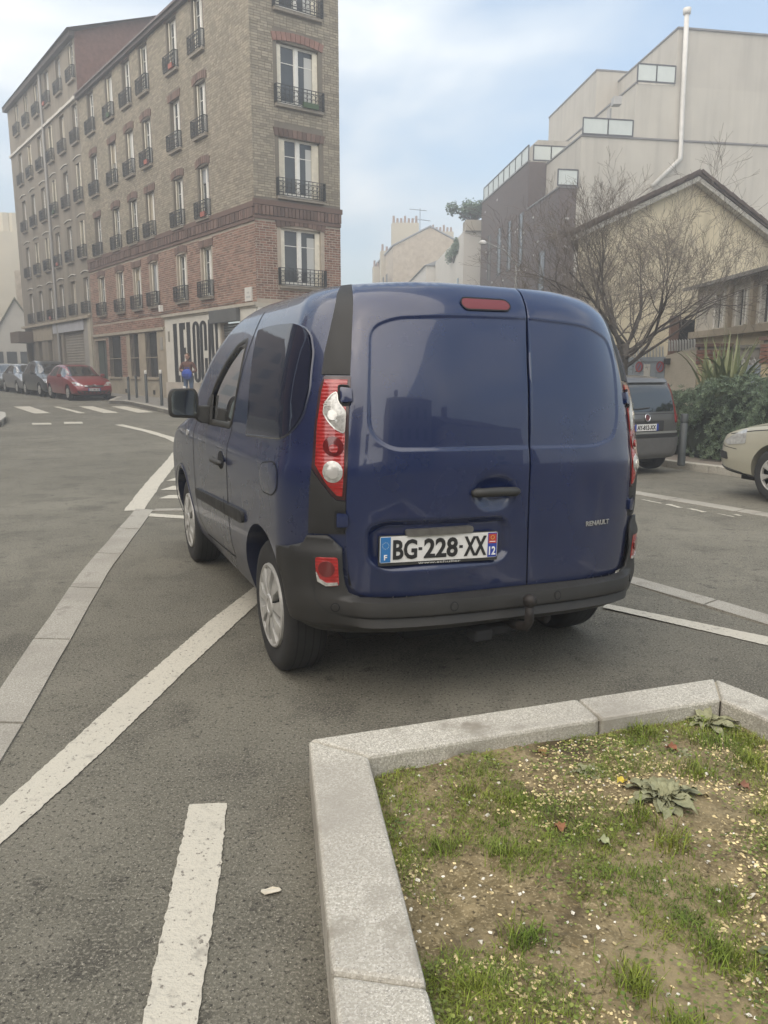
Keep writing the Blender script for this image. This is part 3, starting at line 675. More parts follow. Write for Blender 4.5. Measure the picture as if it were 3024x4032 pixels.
door_l = panel('rear_door', dl, recess(ins_l), .009, .014, .021, blue, van, edge=.003, extra=around(PL,.008,.006)+around(REC,.016,.016)+around(BOWL,.03,.018))
door_r = panel('rear_door', dr_, recess(ins_r), .009, .014, .021, blue, van, edge=.003, extra=around(PR,.008,.006)+around(DENT,.045)+around(DENT2,.04))
door_l['label'] = 'wide left rear door with handle and number plate'; door_r['label'] = 'narrow right rear door with dents'
# handle
mb = MB(); mb.tube([vp(s, .908+.004*math.cos((s+.09)*14), .030-.30*max(0, abs(s+.09)-.06)) for s in np.linspace(-.205,.025,14)], [.010]+[.019]*12+[.010], 10); mb.obj('handle', black_plastic, door_l, True)
# number plate light bar, plate
panel('plate_light_bar', rounded([(-.485,.738),(-.485,.764),(-.19,.770),(-.19,.742)], .012, 3), vp, .016, .03, .03, mat('bar_plastic', (.11,.105,.095), .4, var=.2, vscale=20), door_l, crown=.006)
pz, ps = .6845, -.335
def pl_fn(a, b, off): p = vp(ps, pz, 0); q0 = Vector(vp(ps-.2, pz, .0)); q1 = Vector(vp(ps+.2, pz, .0)); d = (q1-q0).normalized(); n = Vector((d.y, -d.x, 0)).normalized(); n = n if n.y < 0 else -n; return tuple(Vector(p) + d*a + Vector((ROLL*b, 0, b)) + n*(off-.008))
mb = MB(); mb.prism(rounded([(-.264,-.066),(.264,-.066),(.264,.058),(-.264,.058)], .006, 2), 0, .010, pl_fn); holder = mb.obj('plate_holder', black_plastic, door_l); fix(holder)
mb = MB(); mb.prism(rounded([(-.26,-.053),(.26,-.053),(.26,.055),(-.26,.055)], .006, 2), .010, .013, pl_fn); plate = mb.obj('number_plate', white_pl, door_l); fix(plate)
def on_plate(o, cx, cz, w, h, off, fn, parent):
    fit(o, w, h)
    for v in o.data.vertices: v.co = fn(v.co.x+cx, v.co.z+cz, off-v.co.y)
    o.parent = parent; return o
def prect(name, x0, x1, z0, z1, off, m, fn, parent):
    mb = MB(); mb.prism([(x0,z0),(x1,z0),(x1,z1),(x0,z1)], off-.0008, off, fn); return fix(mb.obj(name, m, parent))
prect('country_band', -.258,-.215,-.051,.053,.0138, blue_ink, pl_fn, plate); prect('region_band', .216,.258,-.051,.053,.0138, blue_ink2, pl_fn, plate)
prect('region_logo', .219,.255,.008,.048,.0146, red_ink, pl_fn, plate); prect('logo_line', .224,.250,.014,.017,.0152, white_ink, pl_fn, plate)
mb = MB(); ring = [pl_fn(.237+.008*math.cos(t), .033+.008*math.sin(t), .0150) for t in np.linspace(0,2*math.pi,14)]; mb.tube(ring, .0012, 4, False); mb.obj('region_emblem', gold_ink, plate)
for k in range(12):
    t = k*math.pi/6; prect('star', -.2365+.0135*math.cos(t)-.0014, -.2365+.0135*math.cos(t)+.0014, .018+.0135*math.sin(t)-.0014, .018+.0135*math.sin(t)+.0014, .0144, mat('star_pale', (.5,.55,.5), .6), pl_fn, plate)
on_plate(text('plate_number', 'BG', blk_paint, 1, .72, .028), -.153, .0, .104, .083, .0140, pl_fn, plate)
on_plate(text('plate_number', '228', blk_paint, 1, .72, .028), .004, .0, .150, .083, .0140, pl_fn, plate)
on_plate(text('plate_number', 'XX', blk_paint, 1, .72, .028), .159, .0, .102, .083, .0140, pl_fn, plate)
for xx in (-.087,.094): prect('plate_dash', xx-.008, xx+.008, -.006,.006,.0145, blk_paint, pl_fn, plate)
on_plate(text('country_letter', 'F', white_ink, 1, 1, .02), -.2365,-.030,.013,.022,.0142, pl_fn, plate)
on_plate(text('department_number', '12', white_ink, 1, .8, .02), .237,-.024,.030,.036,.0142, pl_fn, plate)
on_plate(text('holder_lettering', 'www.schuller', mat('grey_print', (.45,.45,.43), .6), 1, 1, .006), .0,-.060,.19,.009,.0108, pl_fn, holder)
def ren(a, b, off): return vp(.474+a, .742+b, .0095+off)
on_plate(text('maker_lettering', 'RENAULT', mat('badge_metal', (.42,.41,.38), .35, metal=.4), 1, 1.1, .02, .0015), 0, 0, .150, .022, .002, ren, door_r)
# high brake light
mb_o = panel('brake_light', rounded([(-.206,1.673),(-.19,1.694),(.015,1.695),(.033,1.676),(.015,1.657),(-.185,1.653)], .018, 4), vp, .014, .02, .02, mat('red_lens_dull', (.17,.028,.026), .25, coat=.5), door_l, crown=.003)
strip('brake_light_rim', rounded([(-.208,1.673),(-.19,1.697),(.016,1.698),(.036,1.676),(.016,1.654),(-.186,1.650)], .018, 4), .006, vp, .014, dark, door_l, True, .015)
# rear lights, pillars
redl = mat('red_lens', (.33,.014,.013), .18, coat=1., var=.25, vscale=30)
wv = redl.node_tree.nodes.new('ShaderNodeTexWave'); wv.bands_direction = 'Z'; wv.inputs['Scale'].default_value = 22; wv.inputs['Distortion'].default_value = .3
tcr = redl.node_tree.nodes.new('ShaderNodeTexCoord'); redl.node_tree.links.new(tcr.outputs['Object'], wv.inputs['Vector'])
bpr = redl.node_tree.nodes.new('ShaderNodeBump'); bpr.inputs['Strength'].default_value = .25; bpr.inputs['Distance'].default_value = .004
redl.node_tree.links.new(wv.outputs[0], bpr.inputs['Height']); redl.node_tree.links.new(bpr.outputs[0], redl.node_tree.nodes['Principled BSDF'].inputs['Normal'])
redd = mat('red_lens_dark', (.12,.006,.006), .12, coat=1.); housing = mat('lamp_housing', (.035,.008,.009), .3, coat=.6)
clear = mat('clear_lens', (.46,.45,.42), .12, metal=.25, coat=1., var=.3, vscale=60); clear2 = mat('clear_lens_ring', (.62,.60,.56), .15, metal=.4, coat=1.)
LH = [(-.806,1.370),(-.694,1.371),(-.697,1.328),(-.729,1.326),(-.739,1.305),(-.739,1.268),(-.707,1.262),(-.721,1.083),(-.731,.884),(-.764,.885),(-.787,.902),(-.874,1.007),(-.856,1.177),(-.830,1.321)]
LRED = [(-.803,1.357),(-.706,1.358),(-.709,1.337),(-.731,1.335),(-.743,1.322),(-.751,1.308),(-.752,1.269),(-.737,1.252),(-.719,1.252),(-.733,1.083),(-.743,.899),(-.764,.901),(-.804,.942),(-.857,1.020),(-.843,1.178),(-.818,1.31)]
WUP = rounded([(-.751,1.310),(-.749,1.270),(-.720,1.232),(-.729,1.147),(-.765,1.163),(-.791,1.190),(-.812,1.224),(-.804,1.259),(-.779,1.292)], .012, 3)
WLO = [(-.781+.0405*math.cos(t), .995+.042*math.sin(t)) for t in np.linspace(0, 2*math.pi, 28, endpoint=False)]
DCI = [(-.776+.042*math.cos(t), 1.094+.040*math.sin(t)) for t in np.linspace(0, 2*math.pi, 28, endpoint=False)]
def circ(cx, cz, r, n=24): return [(cx+r*math.cos(t), cz+r*math.sin(t)) for t in np.linspace(0, 2*math.pi, n, endpoint=False)]
PUP = [(-.694,1.378),(-.672,1.56),(-.650,1.70),(-.640,1.752),(-.695,1.748),(-.722,1.702),(-.766,1.57),(-.800,1.466),(-.818,1.378)]
PLO = [(-.733,.745),(-.729,.880),(-.764,.881),(-.787,.897),(-.876,1.002),(-.884,.90),(-.889,.74)]
for sg in (-1, 1):
    m = (lambda p: p) if sg < 0 else (lambda p: [(-a, b) for a, b in p][::-1])
    li = panel('tail_light', m(LH), vp, .010, .02, .03, housing, van, edge=.002)
    panel('red_lens', m(LRED), vp, .0155, .008, .02, redl, li, edge=.004)
    panel('clear_lens', m(WUP), vp, .019, .006, .015, clear, li, edge=.002, crown=.003); strip('lens_rim', m(WUP), .005, vp, .0195, clear2, li, True, .01)
    panel('brake_lens', m(DCI), vp, .0170, .004, .015, redd, li, crown=.004); panel('reverse_lens', m(WLO), vp, .019, .006, .015, clear, li, edge=.002, crown=.003)
    for cx, cz, r, mm in ((-.773,1.216,.020,clear2), (-.772,1.216,.012,clear), (-.773,1.085,.018,redl), (-.779,.990,.021,clear2), (-.779,.990,.013,clear)):
        panel('bulb_ring', m(circ(cx, cz, r)), vp, .0235, .004, .012, mm, li, crown=.002)
    for rr in (.034,.042,.050): strip('reflector_rib', m([(-.785+rr*math.cos(t), 1.222+rr*math.sin(t)*.95) for t in np.linspace(1.2, 3.3, 10) if -.785+rr*math.cos(t) > -.809]), .003, vp, .0232, clear2, li, False, .01)
    panel('upper_pillar', m(PUP), vp, .008, .012, .04, vplast, van, edge=.002)
    panel('lower_pillar', m(PLO), vp, .008, .012, .03, vplast, van, edge=.002)
    for hz, hs in ((1.297,-.716), (.803,-.741)):
        h = panel('hinge', m(rounded([(hs-.022,hz-.030),(hs-.022,hz+.030),(hs+.024,hz+.026),(hs+.024,hz-.026)], .008, 2)), vp, .022, .02, .02, blue, van, edge=.003)
        strip('hinge_gap', m(rounded([(hs-.028,hz-.036),(hs-.028,hz+.036),(hs+.012,hz+.036),(hs+.012,hz-.036)], .008, 2)), .008, vp, .0145, dark, h, True, .015)
# bumper
def boff(s, z):
    a = abs(s); c = 1-sst((a-.60)/.16)
    if z > .492: mid = .008
    elif z > .480: mid = .010+.064*(.492-z)/.012
    elif z > .428: mid = .074+.010*math.sin((.480-z)/.052*math.pi*.5)
    elif z > .418: mid = .084-.012*(.428-z)/.010
    elif z > .388: mid = .072+.016*(.418-z)/.030
    else: mid = .088-.05*(.388-z)/.040
    cor = .034+.014*sst((.54-z)/.1)-.03*sst((.385-z)/.05); cor -= .018*sst((z-.655)/.06)
    return mid*c + cor*(1-c)
def fb(s, z, off): return vp(s, z, off+boff(s, z)*(1-.75*sst((abs(s)-.93)/.14)))
def s_arch(z): return s_of(AXR-math.sqrt(max(0, .40**2-(z-WR)**2)), z)
BL = [(-s_arch(z), z) for z in (.655,.60,.54,.48,.42)] + [(-.95,.365),(-.90,.338),(-.84,.326),(-.73,.326),(-.527,.335),(-.25,.344),(0,.349)]
BT = [(0,.492),(-.30,.491),(-.54,.488),(-.664,.490),(-.708,.506),(-.726,.55),(-.733,.60),(-.735,.689),(-.733,.735),(-.80,.738),(-.892,.730),(-.905,.70),(-.985,.675)]
bs_, bz_ = zip(*sorted((abs(p[0]), p[1]) for p in BL if p[1] < .5)); ts_, tz_ = zip(*sorted((abs(p[0]), p[1]) for p in BT))
ss = sorted(set(list(np.linspace(0,.64,24))+list(np.linspace(.64,.75,20))+list(np.linspace(.75,1.10,26)))); ss = [-q for q in ss[:0:-1]]+ss
FZ = [.326,.332,.338,.345,.35,.355,.36,.368,.378,.384,.388,.392,.40,.41,.415,.418,.421,.424,.428,.433,.44,.45,.46,.47,.476,.480,.483,.486,.489,.492,.50,.52,.55,.58,.61,.64,.66,.68,.70,.72,.74]
zz_ = sorted(BL[:5], key=lambda p: p[1]); vb = []; nf = len(FZ)
for q in ss:
    a_ = abs(q); lo = float(np.interp(a_, bs_, bz_)); hi = float(np.interp(a_, ts_, tz_)) if a_ < .985 else float(np.interp(a_, [.985,1.10], [.675,.652]))
    for z in FZ:
        z = min(max(z, lo), hi); lim = s_arch(max(.33, min(z, .70))); vb.append(fb(math.copysign(min(a_, lim), q), z, 0))
bumper = mk('rear_bumper', vb, [(i*nf+j,(i+1)*nf+j,(i+1)*nf+j+1,i*nf+j+1) for i in range(len(ss)-1) for j in range(nf-1)], vplast, van, True)
bm = bmesh.new(); bm.from_mesh(bumper.data); bmesh.ops.remove_doubles(bm, verts=bm.verts, dist=.0004); bmesh.ops.recalc_face_normals(bm, faces=bm.faces); bm.to_mesh(bumper.data); bm.free()
bumper.data.shade_smooth(); bumper.data.set_sharp_from_angle(angle=R(50)); so_ = bumper.modifiers.new('thick', 'SOLIDIFY'); so_.thickness = .012; so_.offset = -1
for i in range(21):
    s = -.55+i*.055; mb = MB(); mb.prism([(s,.4815),(s+.004,.4815),(s+.020,.4905),(s+.016,.4905)], 0, .003, lambda a, b, h: fb(a, b, h)); fix(mb.obj('tread_rib', vplast, bumper))
RF = rounded([(-.842,.650),(-.753,.654),(-.746,.537),(-.795,.530),(-.832,.55),(-.839,.59)], [.012,.012,.01,.03,.03,.03], 4)
RFW = [(-.836,.590),(-.822,.562),(-.795,.5475),(-.752,.552),(-.749,.541),(-.795,.534),(-.83,.552)]
for sg in (-1, 1):
    m = (lambda p: p) if sg < 0 else (lambda p: [(-a, b) for a, b in p][::-1])
    rr = panel('fog_lamp', m(RF), fb, .004, .02, .02, redl, bumper, edge=.002, crown=.002); panel('clear_edge', m(RFW), fb, .009, .006, .015, clear, rr)
    panel('lamp_bowl', m(circ(-.795,.605,.032)), fb, .0085, .004, .02, redd, rr)
for s, z in ((-.755,.452),(-.295,.456),(.205,.456),(.72,.452)):
    o = panel('parking_sensor', circ(s, z, .0125, 16), fb, .004, .006, .012, vplast, bumper, crown=.001); strip('sensor_ring', circ(s, z, .0165, 18), .004, fb, .0015, dark, bumper, True, .01)
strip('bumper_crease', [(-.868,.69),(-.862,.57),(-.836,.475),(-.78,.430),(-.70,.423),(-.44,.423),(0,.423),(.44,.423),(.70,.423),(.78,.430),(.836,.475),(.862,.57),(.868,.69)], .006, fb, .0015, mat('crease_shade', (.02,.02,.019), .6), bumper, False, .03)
# tow ball
tp = Vector(vp(.02,.41,.0)); mb = MB(); bx, by = tp.x, tp.y-.15
mb.lathe([(-.030,.001),(-.026,.016),(-.014,.027),(0,.030),(.014,.027),(.026,.016),(.030,.001)], 18, 'z', (bx,by,.462)); mb.tube([(bx,by,.45),(bx,by,.37),(bx,by+.02,.345),(bx,by+.10,.325),(bx,by+.28,.325)], [.018,.020,.022,.022,.022], 10)
mb.obj('tow_hitch', mat('rusty_steel', (.028,.023,.020), .6, metal=.3, var=.4, vscale=40), van, True)
mb = MB(); mb.box(bx-.20,bx-.11,by+.10,by+.18,.270,.322); mb.box(bx-.12,bx+.02,by+.12,by+.2,.28,.32); mb.obj('tow_socket', dark, van, bevel=.012)
mb = MB(); mb.box(-.60,.60,.06,.34,.37,.48); mb.box(-.62,.62,.35,3.5,.22,.275); mb.box(-.35,.40,.30,.75,.20,.27); mb.obj('underbody', dark, van)
mb = MB(); mb.tube([(.30,.12,.27),(.30,.5,.27)], .025, 10); mb.obj('exhaust_pipe', mat('rusty_steel', (0,0,0)), van, True)
# flank
for fn, sg in ((SL, -1), (SR, 1)):
    DO = [(1.225,1.69),(1.268,1.559),(1.315,1.294),(1.382,1.0),(1.386,.749),(1.392,.60),(1.40,.37),(2.30,.325),(2.44,.42),(2.425,.602),(2.432,.847),(2.425,1.03),(2.36,1.12)]
    strip('door_gap', DO, .011, fn, .0015, dark, van, False, .04)
    RWIN = [(1.099,1.582),(.937,1.590),(.747,1.591),(.50,1.583),(.42,1.567),(.367,1.534),(.322,1.466),(.28,1.318),(.278,1.229),(.292,1.187),(.32,1.152),(.362,1.126),(.43,1.109),(.75,1.092),(1.03,1.078),(1.005,1.149),(1.017,1.301),(1.075,1.48)]
    RWIN = rounded(RWIN, .02, 2)
    if sg > 0: RWIN = RWIN[::-1]
    panel('quarter_window', RWIN, (lambda y, z, off, fn=fn: fn(y, z, off+.022*(z-1.08)/.5)), .004, .008, .05, mat('dark_glass', (.009,.013,.030), .04, spec=.5), van)
    strip('quarter_window_seal', RWIN, .014, fn, .005, mat('gloss_seal', (.02,.025,.05), .25, coat=.6), van, True, .03, .006)
    FU = rounded([(.46,1.003),(.645,.978),(.69,.908),(.612,.858),(.455,.862),(.38,.90),(.39,.985)], .03, 3)
    if sg < 0:
        fu = panel('fuel_flap', FU, fn, .006, .008, .04, blue_side, van, edge=.003); strip('flap_gap', FU, .012, fn, .0018, dark, fu, True, .03)
    MO = rounded([(2.36,.628),(2.36,.568),(1.03,.634),(1.005,.648),(1.015,.694),(1.05,.697)], .012, 2)
    panel('side_moulding', MO if sg < 0 else MO[::-1], fn, .022, .026, .04, vplast, van, edge=.006)
    strip('moulding_gap', [(1.387,.72),(1.394,.60)], .01, fn, .0235, dark, van, False, .03)
    mb = MB(); mb.tube([fn(y, .895+.003*math.cos((y-1.54)*20), .038-.35*max(0, abs(y-1.54)-.07)) for y in np.linspace(1.42,1.66,12)], [.008]+[.016]*10+[.008], 8); mb.obj('door_handle', black_plastic, van, True)
    panel('handle_bowl', [(1.54+.075*math.cos(t), .90+.05*math.sin(t)) for t in np.linspace(0, 2*math.pi, 20, endpoint=False)][::-sg], fn, .002, 0, .03, dark, van)
    # arch trim
    for ax, m0, m1 in ((AXF, -.1, math.pi+.1),): strip('arch_lip', [(ax+.402*math.cos(t), WR+.402*math.sin(t)) for t in np.linspace(m0, m1, 30)], .02, fn, .004, blue_side, van, False, .03, .004)
    # door mirror
    x0, x1 = sg*.945, sg*1.118; mb = MB(); yy = 1.96
    sec = rounded([(x0,1.128),(x1,1.138),(x1,1.262),(sg*1.10,1.305),(sg*.965,1.308),(x0,1.27)], .03, 4)
    cx = sum(p[0] for p in sec)/len(sec); cz = sum(p[1] for p in sec)/len(sec); loops = []
    for d, k in ((0,.93),(.004,1.0),(.05,1.0),(.085,.90),(.11,.62)): loops.append([(cx+(a-cx)*k, yy+d, cz+(b-cz)*k) for a, b in sec])
    n = len(sec); mb.add([p for l in loops for p in l], [(i*n+j,i*n+(j+1)%n,(i+1)*n+(j+1)%n,(i+1)*n+j) for i in range(4) for j in range(n)] + [tuple(range(n)), tuple(4*n+j for j in range(n))])
    hm = fix(mb.obj('door_mirror', black_plastic, van, True)); hm.data.set_sharp_from_angle(angle=R(45))
    mb = MB(); k = .84; ring = [(cx+(a-cx)*k, cz+(b-cz)*k) for a, b in sec]; mb.prism(ring, yy-.004, yy-.001, lambda a, b, h: (a, h, b)); fix(mb.obj('mirror_glass', mat('mirror', (.55,.6,.58), .06, metal=1), hm))
    mb = MB(); mb.prism(rounded([(x0+sg*.02,1.125),(x0+sg*.02,1.205),(sg*.84,1.20),(sg*.84,1.085),(x0-sg*.01,1.10)], .015, 2), yy+.01, yy+.09, lambda a, b, h: (a, h, b)); fix(mb.obj('mirror_arm', black_plastic, hm, bevel=.008))
    panel('mirror_base', ([(1.93,1.10),(2.10,1.12),(2.03,1.225),(1.95,1.25)] if sg < 0 else [(1.95,1.25),(2.03,1.225),(2.10,1.12),(1.93,1.10)]), fn, .010, .015, .05, black_plastic, van)
# side repeater and wing
panel('side_repeater', rounded([(2.62,.955),(2.70,.955),(2.70,.995),(2.62,.99)], .012, 2), SL, .006, .008, .03, clear, van)
# wheels
def wheel_parts(r, w, rim, root, name, spokes=9, cap=alu):
    t = w/2; mb = MB()
    mb.lathe([(-t*.55,rim*.96),(-t*.9,rim),(-t*1.0,rim+(r-rim)*.45),(-t*.93,rim+(r-rim)*.82),(-t*.78,r*.985),(-t*.45,r),(0,r*1.002),(t*.45,r),(t*.78,r*.985),(t*.93,rim+(r-rim)*.82),(t*1.0,rim+(r-rim)*.45),(t*.9,rim),(t*.55,rim*.96)], 48)
    ty = mb.obj('wheel', rubber, root, True, rz=0); ty.data.set_sharp_from_angle(angle=R(40))
    mb = MB()
    for q in (-.55,-.2,.2,.55): mb.lathe([(t*q-.003,r*1.003),(t*q+.003,r*1.003)], 48)
    mb.obj('tread_groove', dark, ty)
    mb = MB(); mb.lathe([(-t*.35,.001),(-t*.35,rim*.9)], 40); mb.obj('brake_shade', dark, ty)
    mb = MB()   # wheel cover, outside at -x
    mb.lathe([(-t*.86,rim*1.0),(-t*1.0,rim*.985),(-t*1.03,rim*.95),(-t*.98,rim*.90),(-t*.7,rim*.87)], 48)
    for k in range(spokes):
        a = 2*math.pi*k/spokes
        def P(rad, da, x): return (x, rad*math.cos(a+da), rad*math.sin(a+da))
        ri, ro = rim*.26, rim*.91
        vs = [P(ri,-.30,-t*1.02), P(ri,.30,-t*1.02), P(rim*.55,-.17,-t*1.07), P(rim*.55,.17,-t*1.07), P(ro,-.20,-t*1.0), P(ro,.20,-t*1.0), P(ri,-.30,-t*.75), P(ri,.30,-t*.75), P(rim*.55,-.19,-t*.75), P(rim*.55,.19,-t*.75), P(ro,-.22,-t*.75), P(ro,.22,-t*.75)]
        mb.add(vs, [(0,1,3,2),(2,3,5,4),(0,2,8,6),(2,4,10,8),(1,7,9,3),(3,9,11,5)])
    mb.lathe([(-t*1.02,rim*.28),(-t*1.09,rim*.25),(-t*1.09,rim*.17),(-t*1.04,rim*.15),(-t*1.04,.001)], 30)
    fix(mb.obj('wheel_cover', cap, ty)); return ty
w0 = wheel_parts(.314, .195, .203, van, 'wheel')
def place_wheel(src, root, x, y, z, flip):
    o = src
    o.location = (x, y, z); o.rotation_euler = (random.uniform(0,3), 0, math.pi if flip else 0)
def copy_wheel(src, root):
    c = inst(src, root)
    for ch in src.children: k = ch.copy(); put(k); k.parent = c
    return c
ws = [w0] + [copy_wheel(w0, van) for _ in range(3)]
for o, (x, y, fl_) in zip(ws, ((-.772,AXR,0),(-.772,AXF,0),(.772,AXR,1),(.772,AXF,1))): place_wheel(o, van, x, y, .312, fl_)
# ================================================================== buildings
class Face:
    """a vertical wall plane: a runs along u, b outward, z up"""
    def __init__(s, o, u):
        s.o = Vector(o); s.u = Vector(u).normalized(); s.n = Vector((-s.u.y, s.u.x)); s.rz = math.atan2(s.u.y, s.u.x)
    def pt(s, a, b, z): p = s.o + s.u*a + s.n*b; return (p.x, p.y, z)
    def obj(s, mb, name, m, parent, **k):
        base = parent.location if parent is not None else Vector((0,0,0))
        o = mb.obj(name, m, parent, **k); o.location = Vector((s.o.x, s.o.y, 0)) - Vector(base); o.rotation_euler = (0, 0, s.rz); return o
def wall(face, name, L0, L1, z0, z1, ops, m, parent, depth=.28, top=None):
    """wall sheet with real openings and their reveals"""
    mb = MB(); xs = sorted(set([L0, L1] + [min(max(q, L0), L1) for o in ops for q in o[:2]])); zs = sorted(set([z0, z1] + [min(max(q, z0), z1) for o in ops for q in o[2:4]]))
    for i in range(len(xs)-1):
        for j in range(len(zs)-1):
            cx, cz = (xs[i]+xs[i+1])/2, (zs[j]+zs[j+1])/2
            if any(o[0] < cx < o[1] and o[2] < cz < o[3] for o in ops): continue
            mb.add([(xs[i],0,zs[j]),(xs[i+1],0,zs[j]),(xs[i+1],0,zs[j+1]),(xs[i],0,zs[j+1])], [(3,2,1,0)])
    for o in ops:
        a, b, c, d = o[:4]
        mb.add([(a,0,c),(b,0,c),(b,0,d),(a,0,d),(a,-depth,c),(b,-depth,c),(b,-depth,d),(a,-depth,d)], [(0,4,5,1),(1,5,6,2),(2,6,7,3),(3,7,4,0)])
    return face.obj(mb, name, m, parent)
def bricks(face, regions, ops, bw, bh, g, proud, seed, keep=None):
    """running-bond bricks (a0,a1,z0,z1) as boxes without a back; returns vertex/face arrays"""
    rng = np.random.default_rng(seed); V = []; n = 0
    for a0, a1, z0, z1 in regions:
        rows = int((z1-z0)/bh)
        for r in range(rows):
            z = z0+r*bh; x = a0-(bw*.5 if r % 2 else 0)-.02*rng.random()
            while x < a1:
                w = bw if rng.random() > .25 else bw*.5
                l, h = max(x+g/2, a0), min(x+w-g/2, a1); x += w
                if h-l < .03: continue
                c = (l+h)/2; zc = z+bh/2
                skip = False
                for o in ops:
                    m_ = o[4] if len(o) > 4 else 0
                    if o[0]-m_ < h and l < o[1]+m_ and o[2] < z+bh-g and z < o[3]+ (o[5] if len(o) > 5 else 0):
                        if l < o[0]-m_-.03: h = o[0]-m_
                        elif h > o[1]+m_+.03: l = o[1]+m_
                        else: skip = True
                if skip or h-l < .03: continue
                V.append((l, h, z+g/2+rng.uniform(-.003,.003), z+bh-g/2+rng.uniform(-.003,.003), proud*rng.uniform(.5,1.2)))
    return V
def brick_mesh(V):
    v = []; f = []
    for l, h, a, b, p in V:
        n = len(v); v += [(l,0,a),(h,0,a),(h,0,b),(l,0,b),(l+.003,p,a+.003),(h-.003,p,a+.003),(h-.003,p,b-.003),(l+.003,p,b-.003)]
        f += [(n+7,n+6,n+5,n+4),(n,n+4,n+5,n+1),(n+1,n+5,n+6,n+2),(n+2,n+6,n+7,n+3),(n+3,n+7,n+4,n)]
    return v, f
brick_red = mat('brick_red', (.215,.112,.078), .9, island=.38, col2=(.285,.165,.12), vscale=1.3, bump=.3, bscale=120)
brick_buff = mat('brick_buff', (.27,.235,.175), .9, island=.24, col2=(.345,.30,.225), vscale=.9, bump=.3, bscale=120)
brick_dark = mat('brick_brown', (.135,.085,.065), .9, island=.35, bump=.3, bscale=120)
mortar_p = mat('mortar_pale', (.40,.34,.27), .95, var=.12, vscale=5)
mortar_b = mat('mortar_buff', (.17,.148,.115), .95, var=.12, vscale=5)
white_w = mat('white_joinery', (.76,.74,.68), .55, var=.06, vscale=10)
shut_m = mat('shutter_paint', (.70,.65,.53), .65, var=.12, vscale=6)
iron = mat('wrought_iron', (.022,.024,.024), .6)
pane_m = mat('window_pane', (.05,.056,.058), .06, spec=.7, var=.5, vscale=.7)
curtain_m = mat('curtain', (.5,.5,.47), .8)
BA = thing('corner_building', 'tall flat-iron corner building of red brick below buff brick with iron balconies', 'building', (CA.x, CA.y, 0))
FA = Face(CA, UL); FR = Face(DA, (CA-DA)); LR = (CA-DA).length
COLS = [3.62, 5.80, 8.60, 10.50, 12.60, 15.12]; FLO = [4.02, 6.72, 9.42, 12.10]; HW, WH = .42, 1.72
opsA = [(c-HW, c+HW, z, z+WH) for c in COLS for z in FLO if z+WH < 14.1]
opsR = [(LR-2.42, LR-.92, z, z+1.82) for z in (4.18, 6.95, 9.72, 12.48)]
ZE = 14.15; ZB = 6.12
gfA = [(13.0,14.6,1.12,2.98),(10.72,11.75,1.15,3.0),(8.6,9.9,1.15,3.02),(15.0,16.7,.15,2.85),(1.15,2.65,.15,3.1)]
wall(FA, 'facade_wall', 0, 16.8, 0, 6.4, [o for o in opsA if o[2] < 6.4]+gfA, mortar_p, BA); wall(FA, 'facade_wall', 0, 16.8, 6.4, ZE, [o for o in opsA if o[2] > 6.4], mortar_b, BA); wall(FR, 'gable_wall', 0, LR, 0, 6.5, opsR[:1]+[(.5,2.5,.15,3.0)], mortar_p, BA); wall(FR, 'gable_wall', 0, LR, 6.5, ZE+1.5, opsR[1:], mortar_b, BA)
mo = [(o[0],o[1],o[2]-.10,o[3],.10,.26) for o in opsA]; mor = [(o[0],o[1],o[2]-.12,o[3],.14,.36) for o in opsR]
VA1 = bricks(FA, [(0,16.8,3.62,6.10)], mo, .225, .078, .021, .010, 1); VA2 = bricks(FA, [(0,16.8,6.72,ZE)], mo, .225, .078, .012, .010, 2)
VR1 = bricks(FR, [(0,LR,3.72,6.18)], mor, .225, .078, .026, .012, 3); VR2 = bricks(FR, [(0,LR,6.86,ZE+1.5)], mor, .225, .078, .013, .010, 4)
VR1.sort(key=lambda q: (q[0]-LR)**2+(q[2]-4.5)**2); solo = VR1[:300]
def stuffm(v, name, face, m):
    mb = MB(); mb.v, mb.f = brick_mesh(v); o = face.obj(mb, name, m, BA); o['kind'] = 'stuff'; return o
stuffm(VA1, 'red_brickwork', FA, brick_red); stuffm(VA2, 'buff_brickwork', FA, brick_buff); stuffm(VR2, 'buff_brickwork', FR, brick_buff); stuffm(VR1[300:], 'red_brickwork', FR, brick_red)
tones = [mat('brick_red_%d' % k, (.225*s, .115*s, .080*s), .9, var=.2, vscale=9, bump=.3, bscale=120) for k, s in enumerate((.72,.9,1.05,1.25))]
for q in solo:
    mb = MB(); mb.v, mb.f = brick_mesh([q]); FR.obj(mb, 'brick', random.choice(tones), BA)
# string course of projecting bricks
for face, L, z0 in ((FA, 16.8, ZB), (FR, LR, ZB+.08)):
    mb = MB(); mb.box(-.05 if face is FA else -.0, L+(.05 if face is FR else 0), 0, .05, z0, z0+.10); mb.box(-.05, L+.05, 0, .075, z0+.42, z0+.58); face.obj(mb, 'string_course', brick_dark, BA)
    mb = MB(); x = 0
    while x < L: mb.box(x, min(L, x+.11), 0, .06+.03*random.random(), z0+.12, z0+.40); x += .135
    o = face.obj(mb, 'dentil_course', brick_dark, BA); o['kind'] = 'stuff'
